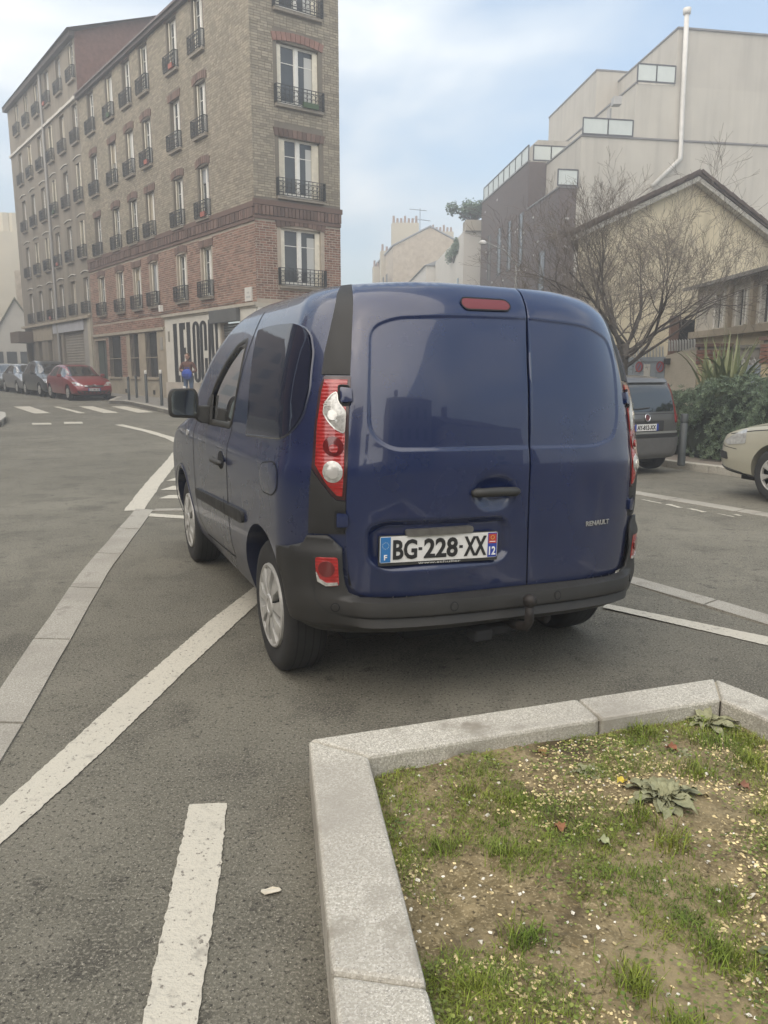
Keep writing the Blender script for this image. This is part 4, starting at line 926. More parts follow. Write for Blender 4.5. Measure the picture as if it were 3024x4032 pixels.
# right end return wall, hidden roof
FB2 = Face(DA+Vector((-2.2,14)), -Vector((-2.2,14))); mb = MB(); mb.add([(0,0,0),(14,0,0),(14,0,ZE+1.5),(0,0,ZE+1.5)], [(0,1,2,3)]); FB2.obj(mb, 'side_wall', mortar_b, BA)
slate = mat('slate', (.10,.075,.068), .8, var=.25, vscale=7, bump=.3, bscale=60)
mb = MB(); e = [FA.pt(2.2,.18,ZE), FA.pt(16.8,.18,ZE), FA.pt(16.8,-3.4,ZE+1.05), FA.pt(2.2,-3.4,ZE+1.05)]; e2 = [FA.pt(2.2,.22,ZE-.12), FA.pt(16.8,.22,ZE-.12)]
mb.add([(p[0]-CA.x,p[1]-CA.y,p[2]) for p in e+e2], [(3,2,1,0),(0,1,5,4)]); mb.obj('roof', slate, BA)
mb = MB(); mb.box(0,16.8,0,.16,ZE-.26,ZE-.02); FA.obj(mb, 'eaves', mat('eaves_wood', (.075,.06,.052), .8), BA)
# window kit
def railing(w, h):
    mb = MB(); y = .16
    for z in (0, .09, h-.10, h): mb.box(-w/2, w/2, y-.012, y+.012, z-.010, z+.010)
    for x in (-w/2, w/2):
        mb.box(x-.012, x+.012, 0, y, h-.012, h+.012); mb.box(x-.012, x+.012, 0, y, -.01, .012)
        for k in range(4): mb.box(x-.008, x+.008, y*k/4, y*k/4+.02, 0, h)
    n = max(4, int(w/.15))
    for i in range(n+1): x = -w/2+w*i/n; mb.box(x-.009, x+.009, y-.008, y+.008, 0, h)
    for i in range(n):
        x = -w/2+w*(i+.5)/n
        for zc, r in ((.30*h+.05, w/n*.42), (.62*h, w/n*.42)): mb.tube([(x+r*math.cos(t), y, zc+r*math.sin(t)) for t in np.linspace(0, 5.2, 9)], .009, 4, False)
    return mb
def casement(w, h, leafs=2):
    mb = MB(); y0, y1 = -.20, -.14
    for x in (-w/2, w/2-.06): mb.box(x, x+.06, y0, y1, 0, h)
    mb.box(-w/2, w/2, y0, y1, h-.07, h); mb.box(-w/2, w/2, y0, y1, 0, .10)
    mb.box(-.05, .05, y0, y1+.012, .10, h-.07)
    for s in (-1, 1):
        a, b = sorted((s*.05, s*(w/2-.06)))
        for q in (a, b-.035): mb.box(q, q+.035, y0, y1-.01, .10, h-.07)
        mb.box(a, b, y0, y1-.015, h*.70, h*.70+.022); mb.box(a, b, y0, y1-.012, .10, .16)
    return mb
def panes(w, h):
    mb = MB()
    for s in (-1, 1):
        a, b = sorted((s*.05, s*(w/2-.06))); mb.box(a, b, -.185, -.175, .10, h-.07)
    return mb
def arch_lintel(w, rise, t, n, m, flat=False):
    mb = MB(); half = w/2
    for i in range(n):
        f0, f1 = (i+.06)/n, (i+.94)/n; x0, x1 = -half+w*f0, -half+w*f1
        def zz(x): return 0 if flat else rise*(1-(x/half)**2)
        sp = 1.06
        vs = [(x0,.0,zz(x0)),(x1,.0,zz(x1)),(x1*sp,.0,zz(x1)+t),(x0*sp,.0,zz(x0)+t)]; vs += [(x, .035, z) for x, _, z in vs]
        mb.add(vs, [(7,6,5,4),(0,4,5,1),(1,5,6,2),(2,6,7,3),(3,7,4,0)])
    return mb
def shutter(w, h, louvre=True):
    mb = MB(); mb.box(0, w, 0, .03, 0, h)
    if louvre:
        for k in range(int(h/.06)): mb.box(.02, w-.02, .028, .042, .04+k*.06, .04+k*.06+.028)
    return mb
def window_set(face, parent, ca, z, w, h, proto, kind, rail=True, sill=True, shut='side', lint='arch', blind=False, lm=None):
    key = (w, h)
    if key not in proto: proto[key] = {'f': casement(w, h), 'p': panes(w, h), 'r': railing(w+.22, .52), 's': shutter(.13 if shut == 'side' else .2, h-.05)}
    P = proto[key]
    def add(tagn, mb, name, m, par, loc=(0,0,0), rz=0):
        k = (key, tagn, m.name)
        if k in proto: o = bpy.data.objects.new(name, proto[k]); put(o, par)
        else: o = mk(name, mb.v, mb.f, m, par); proto[k] = o.data
        o.location = loc; o.rotation_euler = (0, 0, rz); return o
    base = Vector(face.pt(ca, 0, z)) - parent.location
    f = add('f', P['f'], 'window', white_w, parent, base, face.rz)
    add('p', P['p'], 'pane', pane_m, f)
    if sill:
        mb = MB(); mb.box(-w/2-.10, w/2+.10, -.2, .12, -.09, 0); add('sill', mb, 'sill', mat('sill_stone', (.30,.26,.21), .8, var=.15, vscale=8), f)
    if rail: add('r', P['r'], 'railing', iron, f, (0,0,.02))
    if lint: add('l'+lint, arch_lintel(w+.3, .10 if lint == 'arch' else 0, .24, 11 if w > 1 else 7, None, lint == 'flat'), 'lintel', lm or brick_dark, f, (0,0,h-(.02 if lint == 'arch' else 0)))
    for s in ((-1, 1) if shut else ()):
        ww = .13 if shut == 'side' else .2
        o = add('s', P['s'], 'shutter', shut_m, f, (s*w/2-(ww if s > 0 else 0)+(0.0), -.12, .02), 0)
        if shut == 'side': o.rotation_euler = (0, 0, s*R(-58)); o.location = (s*(w/2-.015), -.16, .02); 
        if shut == 'side' and s > 0: o.rotation_euler = (0, 0, R(122))
    if blind:
        q = random.choice((.15, .35, .55, .7)); mb = MB(); mb.box(-w/2+.06, w/2-.06, -.150, -.146, h*q, h-.07); add('b%s' % q, mb, 'curtain', random.choice((curtain_m, mat('curtain_beige', (.42,.37,.28), .8), mat('curtain_grey', (.3,.31,.32), .8))), f)
    if random.random() < .22:
        mb = MB(); s_ = random.choice((-1, 1)); mb.box(*sorted((s_*w*.05, s_*w*.42)), .10, .20, .0, .16); add('box%d' % s_, mb, 'window_box', random.choice((mat('terracotta', (.32,.11,.08), .85, var=.15, vscale=5), mat('box_green', (.05,.09,.04), .8))), f)
    return f
PW = {}
random.seed(21)
for i, c in enumerate(COLS):
    for j, z in enumerate(FLO):
        window_set(FA, BA, c, z, .84, WH, PW, 'a', shut='side' if random.random() < .85 else None, lint='arch' if (i+j) % 3 else 'flat', blind=random.random() < .35, rail=True)
for k, z in enumerate((4.18, 6.95, 9.72, 12.48)):
    f = window_set(FR, BA, LR-1.67, z, 1.5, 1.82, PW, 'r', shut=None, lint=('arch','flat','arch','arch')[k], blind=False, lm=(brick_dark, brick_dark, mat('brick_pink', (.25,.135,.105), .9, var=.2, vscale=4), brick_dark)[k])
    for s in (-1, 1):
        sw = .17 if k != 1 else .24
        o = shutter(sw, 1.72, k == 1).obj('shutter', shut_m, f); o.location = (s*.75-(sw if s > 0 else 0), -.11, .03); o.rotation_euler = (0, 0, R(8)*s)
    mb = MB(); mb.box(-.62, -.30, -.168, -.162, .12, 1.6); mb.obj('curtain', curtain_m, f)
# ground floor
cream = mat('cream_render', (.34,.29,.215), .9, var=.16, vscale=2.2, bump=.2, bscale=40); whitep = mat('white_shop_paint', (.60,.57,.50), .8, var=.07, vscale=2)
greyp = mat('grey_shutter', (.10,.10,.095), .6, var=.12, vscale=3); pinkp = mat('pinkish_render', (.47,.42,.355), .85, var=.08, vscale=3)
def slab(face, parent, a0, a1, b0, b1, z0, z1, name, m, **k): mb = MB(); mb.box(a0, a1, b0, b1, z0, z1); return face.obj(mb, name, m, parent, **k)
slab(FA, BA, 0, 7.62, 0, .035, .96, 3.50, 'shop_front_panel', whitep); slab(FA, BA, 3.45, 7.75, 0, .06, .12, .955, 'shop_plinth', pinkp)
bpy.data.objects.remove(bpy.data.objects['shop_front_panel'])
slab(FA, BA, 2.70, 7.62, 0, .035, .96, 3.46, 'shop_front_panel', whitep); slab(FA, BA, 0, 1.12, 0, .05, .12, 3.52, 'corner_pier', whitep)
slab(FA, BA, -.06, 7.75, 0, .14, 3.50, 3.60, 'shop_cornice', mat('cornice', (.42,.38,.31), .85, var=.12, vscale=5)); slab(FA, BA, -.06, 7.72, 0, .08, 3.44, 3.50, 'shop_cornice', mat('cornice', ()))
slab(FA, BA, 1.08, 3.15, 0, .22, 3.06, 3.48, 'shutter_box', greyp)
def roller(face, parent, a0, a1, z0, z1, m, b=-.12, pitch=.09):
    first = None
    for k in range(int((z1-z0)/pitch)):
        mb = MB(); z = z0+k*pitch; mb.add([(a0,b,z),(a1,b,z),(a1,b+.02,z+pitch*.45),(a0,b+.02,z+pitch*.45),(a1,b,z+pitch*.93),(a0,b,z+pitch*.93)], [(3,2,1,0),(5,4,2,3)]); o = face.obj(mb, 'shutter_slat', m, parent)
roller(FA, BA, 1.15, 2.65, .15, 3.08, greyp)
slab(FR, BA, 0, LR, 0, .06, 3.44, 3.58, 'shop_cornice', mat('cornice', ())); slab(FR, BA, LR-.5, LR, 0, .05, .12, 3.44, 'corner_pier', whitep); slab(FR, BA, 0, LR-.52, 0, .05, 3.0, 3.44, 'fascia', whitep)
slab(FR, BA, .5, 2.5, -.2, -.18, .15, 3.0, 'shop_glass', pane_m)
# giant lettering, pieces cut as plain block letters on the white front
LB, LT = .97, 3.22
def letter(polys, a_left, wdt):
    """polys in unit letter box, seen from the street (x to the right); a runs leftwards from the corner"""
    mb = MB()
    for p in polys:
        q = [(a_left - x*wdt, LB+(LT-LB)*z) for x, z in p]; mb.prism(q, .036, .042, lambda a, b, h: (a, h, b))
    return fix(FA.obj(mb, 'letter', blk_paint, BA))
def bar(x0, x1, z0, z1): return [(x0,z0),(x1,z0),(x1,z1),(x0,z1)]
def ringh(half, t, gap=None):
    """narrow stadium ring pieces"""
    P = []
    for s in (-1, 1): P.append(bar(*(sorted((.5+s*.5, .5+s*(.5-t)))), .10, .90))
    for zc, sg in ((.90, 1), (.10, -1)):
        for k in range(8):
            t0, t1 = math.pi*k/8, math.pi*(k+1)/8; ri = .5-t
            P.append([(.5+.5*math.cos(t0), zc+sg*.10*math.sin(t0)), (.5+.5*math.cos(t1), zc+sg*.10*math.sin(t1)), (.5+ri*math.cos(t1), zc+sg*.045*math.sin(t1)), (.5+ri*math.cos(t0), zc+sg*.045*math.sin(t0))])
    return P
letter([bar(0,.70,0,1), bar(.70,1,0,.115)], 6.82, .52)
letter([bar(0,.68,0,1), bar(.68,1,0,.115), bar(.68,1,.885,1), bar(.68,1,.47,.585)], 6.22, .56)
letter([bar(0,.72,0,1), bar(.72,1,0,.115)], 5.54, .48)
letter(ringh(.5,.41), 5.00, .61)
cp = [p for p in ringh(.5,.41)]; cp[1] = bar(.59,1,.10,.40); cp.append(bar(.59,1,.52,.90)); letter(cp, 4.36, .60)
letter([[(0,0),(.38,0),(.56,1),(.16,1)], [(.62,0),(1,0),(.84,1),(.44,1)], bar(.25,.75,.20,.32)], 3.72, .60)
letter([bar(0,.6,0,1), bar(.6,1,0,.115)], 3.06, .34)
# older ground floor with barred windows
slab(FA, BA, 7.62, 8.58, 0, .03, .12, 3.08, 'render_panel', cream); slab(FA, BA, 9.92, 10.70, 0, .03, 1.05, 3.08, 'render_panel', cream); slab(FA, BA, 11.77, 12.2, 0, .03, 1.05, 3.04, 'render_panel', cream)
slab(FA, BA, 8.58, 14.9, 0, .045, .12, 1.12, 'plinth', mat('plinth_render', (.33,.29,.22), .9, var=.15, vscale=3)); slab(FA, BA, 7.76, 16.8, 0, .09, 3.03, 3.14, 'cornice', mat('cornice_old', (.36,.32,.25), .9, var=.15, vscale=4))
VG = bricks(FA, [(12.2,15.0,1.14,3.0),(7.8,16.8,3.16,3.62)], [(13.0,14.6,1.1,3.0,.04,0)], .225, .078, .016, .010, 8); stuffm(VG, 'red_brickwork', FA, brick_red)
for a0, a1 in ((13.0,14.6),(10.72,11.75),(8.6,9.9)):
    f = slab(FA, BA, a0, a1, -.2, -.17, 1.12, 3.0, 'window', mat('dirty_pane', (.05,.05,.048), .25, var=.3, vscale=5))
    n = int((a1-a0)/.15)
    for k in range(1, n): x = a0+(a1-a0)*k/n; mb = MB(); mb.tube([(x,.05,1.16),(x,.05,2.98)], .014, 6); mb.obj('bar', iron, f)
    mb = MB(); mb.box(a0,a1,.03,.06,1.95,1.98); mb.box(a0-.08,a1+.08,0,.10,1.04,1.12); mb.obj('sill', cream, f)
slab(FA, BA, 15.0, 16.7, -.2, -.15, .15, 2.85, 'door', mat('green_door', (.055,.07,.058), .6, var=.15, vscale=4)); slab(FA, BA, 15.8, 15.84, -.15, -.135, .15, 2.85, 'door_joint', dark)
for a in (9.0, 12.4): slab(FA, BA, a, a+.22, .045, .055, .42, .60, 'air_vent', dark)
slab(FA, BA, 7.95, 8.2, .03, .05, 2.25, 2.75, 'wall_box', mat('grey_box', (.3,.28,.25), .7)); slab(FA, BA, 7.78, 7.95, 0, .14, 3.75, 4.0, 'utility_box', white_w)
slab(FA, BA, 7.2, 7.33, .036, .05, 2.55, 2.95, 'notice_plate', mat('brass_plate', (.2,.18,.14), .5))
slab(FA, BA, .25, .72, .0, .05, 3.66, 4.10, 'street_name_plate', mat('enamel_white', (.62,.6,.55), .35)); t_ = text('street_name_print', 'RUE', mat('grey_print', ()), .1); fit(t_, .16, .05); t_.parent = BA; t_.location = Vector(FA.pt(.48,.053,3.93))-BA.location; t_.rotation_euler = (0,0,FA.rz+math.pi)
t_ = text('street_name_print', 'NOIRET', mat('grey_print', ()), .1); bpy.data.objects.remove(t_)
slab(FA, BA, .33, .62, .05, .053, 3.76, 3.82, 'street_name_line', mat('grey_print', ()))
# swan-neck cables on the facade
mb = MB(); mb.tube([FA.pt(a, .05, 3.70+.05*math.sin(a*2.1)+.02*math.sin(a*7)) for a in np.linspace(1.0, 16.5, 60)], .012, 5); mb.v = [(x-CA.x, y-CA.y, z) for x, y, z in mb.v]; mb.obj('facade_cable', mat('cable_grey', (.12,.11,.1), .8), BA)
# chimney stacks of the corner building
mb = MB(); mb.box(4.8,6.3,-5.2,-4.2,ZE+.5,18.4); FA.obj(mb, 'chimney_stack', mat('chimney_render', (.30,.22,.19), .9, var=.2, vscale=3), BA)
for k in range(4):
    mb = MB(); mb.lathe([(18.4,.13),(18.95,.11),(18.95,.09),(18.4,.09)], 10, 'z', (5.0+k*.35,-4.7,0)); FA.obj(mb, 'chimney_pot', mat('terracotta', (.32,.11,.08), .85, var=.15, vscale=5), BA)
# ---------------------------------------------------------------- building B
BB = thing('rendered_tenement', 'tall grey-brown rendered tenement with wavy white window heads and a downpipe', 'building', (FA.pt(16.8,0,0)[0], FA.pt(16.8,0,0)[1], 0))
plasB = mat('tenement_render', (.215,.185,.145), .92, col2=(.265,.23,.18), vscale=.8, bump=.25, bscale=30, streak=.7)
COLB = [17.5+2.14*k for k in range(6)]; FLB = [4.25, 6.92, 9.56, 12.20, 14.95]; WB, HB = .80, 1.72
opsB = [(c-WB/2, c+WB/2, z, z+HB-(.1 if z > 14 else 0)) for c in COLB for z in FLB]; ZEB = 16.85
gfB = [(18.35,22.1,.2,3.45),(22.5,23.3,.2,3.3),(24.4,25.2,.2,3.1),(26.6,27.4,.2,3.1),(28.5,30.0,.2,3.2)]
wall(FA, 'facade_wall', 16.8, 30.3, 0, ZEB, opsB+gfB, plasB, BB)
PW2 = {}
for i, c in enumerate(COLB):
    for j, z in enumerate(FLB):
        f = window_set(FA, BB, c, z, WB, HB-(.1 if z > 14 else 0), PW2, 'b', shut='side' if random.random() < .45 else None, lint=None, blind=random.random() < .3, sill=True)
        if z < 14:
            mb = MB(); mb.tube([(x, .03, HB+.24+.07*math.cos(x*2.6)) for x in np.linspace(-.62,.62,9)], .030, 5)
            if 'wh' not in PW2: PW2['wh'] = mb.obj('window_head', mat('pale_ledge', (.55,.52,.46), .8), f, True)
            else: o = bpy.data.objects.new('window_head', PW2['wh'].data); put(o, f)
slab(FA, BB, 16.8, 30.3, 0, .10, 14.05, 14.17, 'string_course', mat('pale_ledge', ())); slab(FA, BB, 16.7, 30.4, 0, .25, ZEB-.22, ZEB, 'eaves', mat('eaves_wood', ()))
mb = MB(); e = [FA.pt(16.5,.4,ZEB), FA.pt(30.4,.3,ZEB), FA.pt(30.4,-4,ZEB+1.6), FA.pt(16.5,-4,ZEB+1.6)]; mb.add([tuple(Vector(p)-BB.location) for p in e], [(3,2,1,0)]); mb.obj('roof', slate, BB)
# dark brick party wall above the corner building roof
FP = Face(FA.pt(16.8,0,0)[:2], -FA.n); wall(FP, 'party_wall', -10.0, 0, ZE-1.2, 18.2, [], brick_dark, BB)
FP2 = Face(Vector(FA.pt(16.8,-10,0)[:2]), FA.n)
mb = MB(); p = [FA.pt(16.8,-.0,ZE-1.5), FA.pt(16.8,-8.0,ZE-1.5), FA.pt(16.8,-8.0,18.3), FA.pt(16.8,-4.0,18.55), FA.pt(16.8,0,ZEB)]; p2 = [FA.pt(16.9,-.0,ZE-1.5), FA.pt(16.9,-8.0,ZE-1.5), FA.pt(16.9,-8.0,18.3), FA.pt(16.9,-4.0,18.55), FA.pt(16.9,0,ZEB)]
mb.add([tuple(Vector(q)-BB.location) for q in p+p2], [(0,1,2,3,4),(9,8,7,6,5)]+[(i,5+i,5+(i+1)%5,(i+1)%5) for i in range(5)]); bpy.data.objects.remove([o for o in BB.children if o.name.startswith('party_wall')][0]); fix(mb.obj('party_wall', mat('party_brick', (.16,.085,.065), .9, var=.25, vscale=6, bump=.4, bscale=30), BB))
mb = MB(); mb.tube([(22.7,.09,.3),(22.7,.09,ZEB-.2)], .065, 8); FA.obj(mb, 'downpipe', mat('zinc', (.34,.33,.31), .55), BB)
slab(FA, BB, 16.85, 30.3, 0, .22, 3.98, 4.12, 'shop_cornice', cream); slab(FA, BB, 18.1, 23.7, 0, .10, 3.46, 3.98, 'sign_board', mat('blank_sign', (.42,.42,.44), .6, var=.1, vscale=3)); slab(FA, BB, 24.0, 28.2, 0, .06, 3.15, 3.95, 'render_band', cream)
roller(FA, BB, 18.4, 22.05, .2, 3.45, mat('tan_shutter', (.26,.23,.19), .6, var=.15, vscale=2), pitch=.14)
for a0, a1 in ((22.5,23.3),(24.4,25.2),(26.6,27.4)): slab(FA, BB, a0, a1, -.22, -.18, .2, 3.2, 'door', mat('brown_door', (.10,.08,.06), .7, var=.2, vscale=4))
slab(FA, BB, 23.3, 28.4, 0, .05, .1, 1.0, 'plinth', cream); slab(FA, BB, 16.85, 17.3, 0, .12, .1, 4.2, 'corner_pier', mat('cream_pier', (.42,.38,.30), .85, var=.1, vscale=3)); slab(FA, BB, 17.35, 18.3, 0, .04, .1, 3.9, 'render_panel', mat('grey_render', (.30,.28,.25), .85, var=.1, vscale=3))
slab(FA, BB, 28.2, 30.3, 0, .9, 3.1, 3.75, 'awning_box', mat('brown_canopy', (.12,.085,.06), .8, var=.2, vscale=5)); slab(FA, BB, 28.5, 30.0, -.3, -.25, .2, 3.1, 'shop_glass', mat('brown_glass', (.06,.045,.035), .3))
mb = MB(); p = [FA.pt(30.3,0,0), FA.pt(30.3,-9,0), FA.pt(30.3,-9,ZEB+1), FA.pt(30.3,0,ZEB)]; mb.add([tuple(Vector(q)-BB.location) for q in p], [(0,1,2,3)]); mb.obj('end_wall', plasB, BB)
# ================================================================== right-hand side buildings
def dirv(deg): return Vector((math.sin(R(deg)), math.cos(R(deg))))   # heading, clockwise from +y
P0 = Vector((9.70, 45.0)); DF = Vector((math.cos(R(10)), math.sin(R(10)))); DS = dirv(-6.5)
beige = mat('beige_render', (.455,.425,.365), .9, var=.06, vscale=.6, bump=.15, bscale=60, streak=.32); beige2 = mat('beige_render_upper', (.425,.395,.34), .9, var=.06, vscale=.6, streak=.32)
dkbrick = mat('dark_brick', (.105,.070,.058), .85, var=.15, vscale=1.2)
bt = dkbrick.node_tree; bk = bt.nodes.new('ShaderNodeTexBrick'); tcb = bt.nodes.new('ShaderNodeTexCoord'); mpb = bt.nodes.new('ShaderNodeMapping'); mpb.inputs['Rotation'].default_value = (R(90), 0, 0)
bt.links.new(tcb.outputs['Object'], mpb.inputs[0]); bt.links.new(mpb.outputs[0], bk.inputs['Vector']); bk.inputs['Scale'].default_value = 4
bk.inputs['Color1'].default_value = (.11,.072,.06,1); bk.inputs['Color2'].default_value = (.085,.06,.052,1); bk.inputs['Mortar'].default_value = (.06,.05,.045,1); bt.links.new(bk.outputs[0], bt.nodes['Principled BSDF'].inputs['Base Color'])
SB = thing('stepped_apartments', 'beige and dark-brick apartment block stepping back with frosted terrace screens', 'building', (P0.x, P0.y, -.3))
def blk(name, t0, t1, e0, e1, z0, z1, m, parent=SB):
    mb = MB(); ring = [P0+DF*t+DS*e for t, e in ((t0,e0),(t1,e0),(t1,e1),(t0,e1))]
    mb.add([(p.x-P0.x, p.y-P0.y, z0+.3) for p in ring]+[(p.x-P0.x, p.y-P0.y, z1+.3) for p in ring], [(3,2,1,0),(4,5,6,7),(0,1,5,4),(1,2,6,5),(2,3,7,6),(3,0,4,7)]); return mb.obj(name, m, parent)
blk('brick_wing', 0, 1.0, 0, 6, -.3, 11.35, dkbrick); blk('main_block', 1.0, 18, -.01, 14, -.3, 11.35, beige); blk('storey', 1.15, 18, 0, 13, 11.35, 14.05, beige)
blk('storey', 4.2, 18, .02, 12, 14.05, 16.9, beige); blk('storey', 6.5, 18, .04, 11, 16.9, 19.8, beige2)
blk('brick_wing', .0, 8, 6.01, 18.4, -.3, 14.2, dkbrick); blk('upper_block', 5.0, 15, 8, 17.6, 14.1, 20.4, beige2); blk('rooftop_block', 1.3, 6, 8.5, 18.2, 14.2, 16.2, beige2)
cap_m = mat('zinc_capping', (.16,.15,.145), .5)
for t0, t1, e0, e1, z in ((-.06,1.1,-.06,6,11.35),(1.1,18,-.07,-.0,14.05),(6.44,18.1,-.05,.1,19.8),(6.44,6.6,.0,11,19.8),(4.14,4.3,0,12,16.9),(1.09,1.25,0,13,14.05),(-.06,.08,6.0,18.4,14.2),(4.94,15,7.95,8.1,20.4),(4.94,5.1,8,17.6,20.4)): blk('parapet_cap', t0, t1, e0, e1, z, z+.09, cap_m)
frost = mat('frosted_glass', (.52,.56,.53), .35, var=.05, vscale=2, spec=.6); frame_d = mat('dark_frame', (.05,.05,.055), .5)
def screen(t0, t1, e0, e1, z0, z1, n):
    a, b = P0+DF*t0+DS*e0, P0+DF*t1+DS*e1; d = (b-a).normalized(); nn = Vector((d.y, -d.x)); L = (b-a).length; root = None
    for k in range(n):
        mb = MB(); p, q = a+d*(L*k/n+.04), a+d*(L*(k+1)/n-.04); ring = [p, q, q+nn*.02, p+nn*.02]
        mb.add([(v.x-P0.x, v.y-P0.y, z0+.36) for v in ring]+[(v.x-P0.x, v.y-P0.y, z1+.26) for v in ring], [(3,2,1,0),(4,5,6,7),(0,1,5,4),(1,2,6,5),(2,3,7,6),(3,0,4,7)]); o = mb.obj('terrace_screen', frost, SB)
        mb = MB()
        for s0, s1, y0, y1 in ((0,1,z0-.02,z0+.05),(0,1,z1-.05,z1+.02),(0,.0,z0,z1),(1,1,z0,z1)):
            u, w = a+d*(L*(k+s0)/n-(.03 if s0 == s1 else 0)), a+d*(L*(k+s1)/n+(.03 if s0 == s1 else 0)); ring = [u-nn*.03, w-nn*.03, w+nn*.04, u+nn*.04]
            mb.add([(v.x-P0.x, v.y-P0.y, y0+.3) for v in ring]+[(v.x-P0.x, v.y-P0.y, y1+.3) for v in ring], [(3,2,1,0),(4,5,6,7),(0,1,5,4),(1,2,6,5),(2,3,7,6),(3,0,4,7)])
        fix(mb.obj('screen_frame', frame_d, o))
screen(-.15, 1.0, -.05, -.05, 11.45, 12.3, 1); screen(1.18, 4.1, -.06, -.06, 14.15, 15.0, 2); screen(4.22, 6.45, -.04, -.04, 17.0, 17.9, 2); screen(.1, .1, 6.5, 18.2, 14.3, 15.3, 8); screen(.3, 2.6, 6.1, 6.1, 14.3, 15.2, 2)
FS = Face(P0, DS)
def slot(a, w, z0, z1):
    mb = MB(); mb.box(a, a+w, -.02, .012, z0+.3, z1+.3); o = mb.obj('window', pane_m, SB); o.location = (0,0,0); o.rotation_euler = (0,0,FS.rz)
    mb = MB(); mb.box(a-.05, a, 0, .05, z0+.3, z1+.3); mb.box(a+w, a+w+.05, 0, .05, z0+.3, z1+.3); mb.box(a-.05, a+w+.05, 0, .06, z0+.24, z0+.3); mb.obj('window_frame', frame_d, o)
for a in (6.9, 9.6, 12.3, 15.2): slot(a, .8, 8.2, 11.4)
for a in (7.5, 9.9, 12.9, 15.6): slot(a, .8, 3.6, 6.4)
slot(2.2, 1.0, 6.2, 8.4); slot(3.6, .8, 2.0, 5.0)
stud = mat('pale_stud', (.5,.48,.46), .4)
for k in range(34):
    a, z = random.uniform(.4, 18), random.uniform(4, 13.6)
    if a < 6 and z > 11: continue
    mb = MB(); mb.box(a, a+.22, .0, .03, z+.3, z+.42); o = mb.obj('facade_plate', stud, SB); o.rotation_euler = (0,0,FS.rz)
for k in range(5):
    mb = MB(); t = random.uniform(.1,.7); z = 4+k*1.5; p = P0+DF*t-DS*.03; q = P0+DF*(t+.22)-DS*.03
    mb.add([(p.x-P0.x,p.y-P0.y,z),(q.x-P0.x,q.y-P0.y,z),(q.x-P0.x,q.y-P0.y,z+.1),(p.x-P0.x,p.y-P0.y,z+.1)], [(0,1,2,3)]); mb.obj('facade_plate', stud, SB)
def fk(t, z, o=.2): p = P0+DF*t-DS*o; return (p.x-P0.x, p.y-P0.y, z+.3)
mb = MB(); mb.tube([fk(6.83,20.5), fk(6.9,17), fk(7.0,13.1), fk(5.4,11.6)], .13, 10); mb.tube([fk(6.83,20.45), fk(6.83,20.75)], [.2,.22], 10); mb.obj('flue_pipe', mat('flue_white', (.58,.56,.52), .5, var=.1, vscale=3), SB, True)
mb = MB(); mb.tube([fk(2.9,14.1,-.5), fk(2.9,15.7,-.5)], .12, 8); mb.box(fk(2.75,0,0)[0], fk(3.2,0,0)[0], -.1, .4, 15.9, 16.3); mb.obj('roof_vent', mat('zinc', ()), SB)
# ---------------------------------------------------------------- gabled house
HD = Vector((math.cos(R(23)), math.sin(R(23)))); HN = Vector((HD.y, -HD.x)); HO = Vector((5.31, 22.0))
GH = thing('gabled_house', 'cream rendered house with brown-tiled gable behind the bare tree', 'house', (HO.x, HO.y, -.3))
yel = mat('yellow_render', (.54,.47,.325), .92, col2=(.62,.545,.39), vscale=.9, bump=.3, bscale=25, streak=.5)
tile_m = mat('brown_tile', (.085,.062,.05), .85, island=.35, var=.2, vscale=6, bump=.3, bscale=40)
HBK = Vector((.33, 1.0)).normalized()
def hp(t, b, z): p = HO+HD*t+(HN*b if b > 0 else HBK*-b); return (p.x-HO.x, p.y-HO.y, z+.3)
gp = [(0,-.3),(7.72,-.3),(7.72,5.14),(3.86,6.86),(0,5.14)]
mb = MB(); mb.prism(gp, 0, -8, lambda a, b, h: hp(a, h, b)); fix(mb.obj('wall', yel, GH))
sl = math.atan2(1.72, 3.86)
for sg in (-1, 1):
    mb = MB(); e = 4.35; q = [(3.86+sg*.0, 6.98), (3.86+sg*e, 6.98-e*math.tan(sl)), (3.86+sg*e, 6.88-e*math.tan(sl)), (3.86, 6.88)]
    mb.prism(q, .30, -8.2, lambda a, b, h: hp(a, h, b)); rf = fix(mb.obj('roof', tile_m, GH))
    for k in range(11):   # verge tiles along the gable edge
        a0, a1 = .05+k*.39, .05+k*.39+.43; mb = MB(); q = [(3.86+sg*a0, 7.06-a0*math.tan(sl)), (3.86+sg*a1, 7.03-a1*math.tan(sl)), (3.86+sg*a1, 6.93-a1*math.tan(sl)), (3.86+sg*a0, 6.96-a0*math.tan(sl))]
        mb.prism(q, .36, -.25, lambda a, b, h: hp(a, h, b)); fix(mb.obj('verge_tile', tile_m, rf))
    mb = MB(); q = [(3.86, 6.86), (3.86+sg*4.2, 6.86-4.2*math.tan(sl)), (3.86+sg*4.2, 6.72-4.2*math.tan(sl)), (3.86, 6.72)]; mb.prism(q, .27, .05, lambda a, b, h: hp(a, h, b)); fix(mb.obj('bargeboard', mat('old_white_wood', (.40,.38,.33), .8, var=.25, vscale=6), rf))
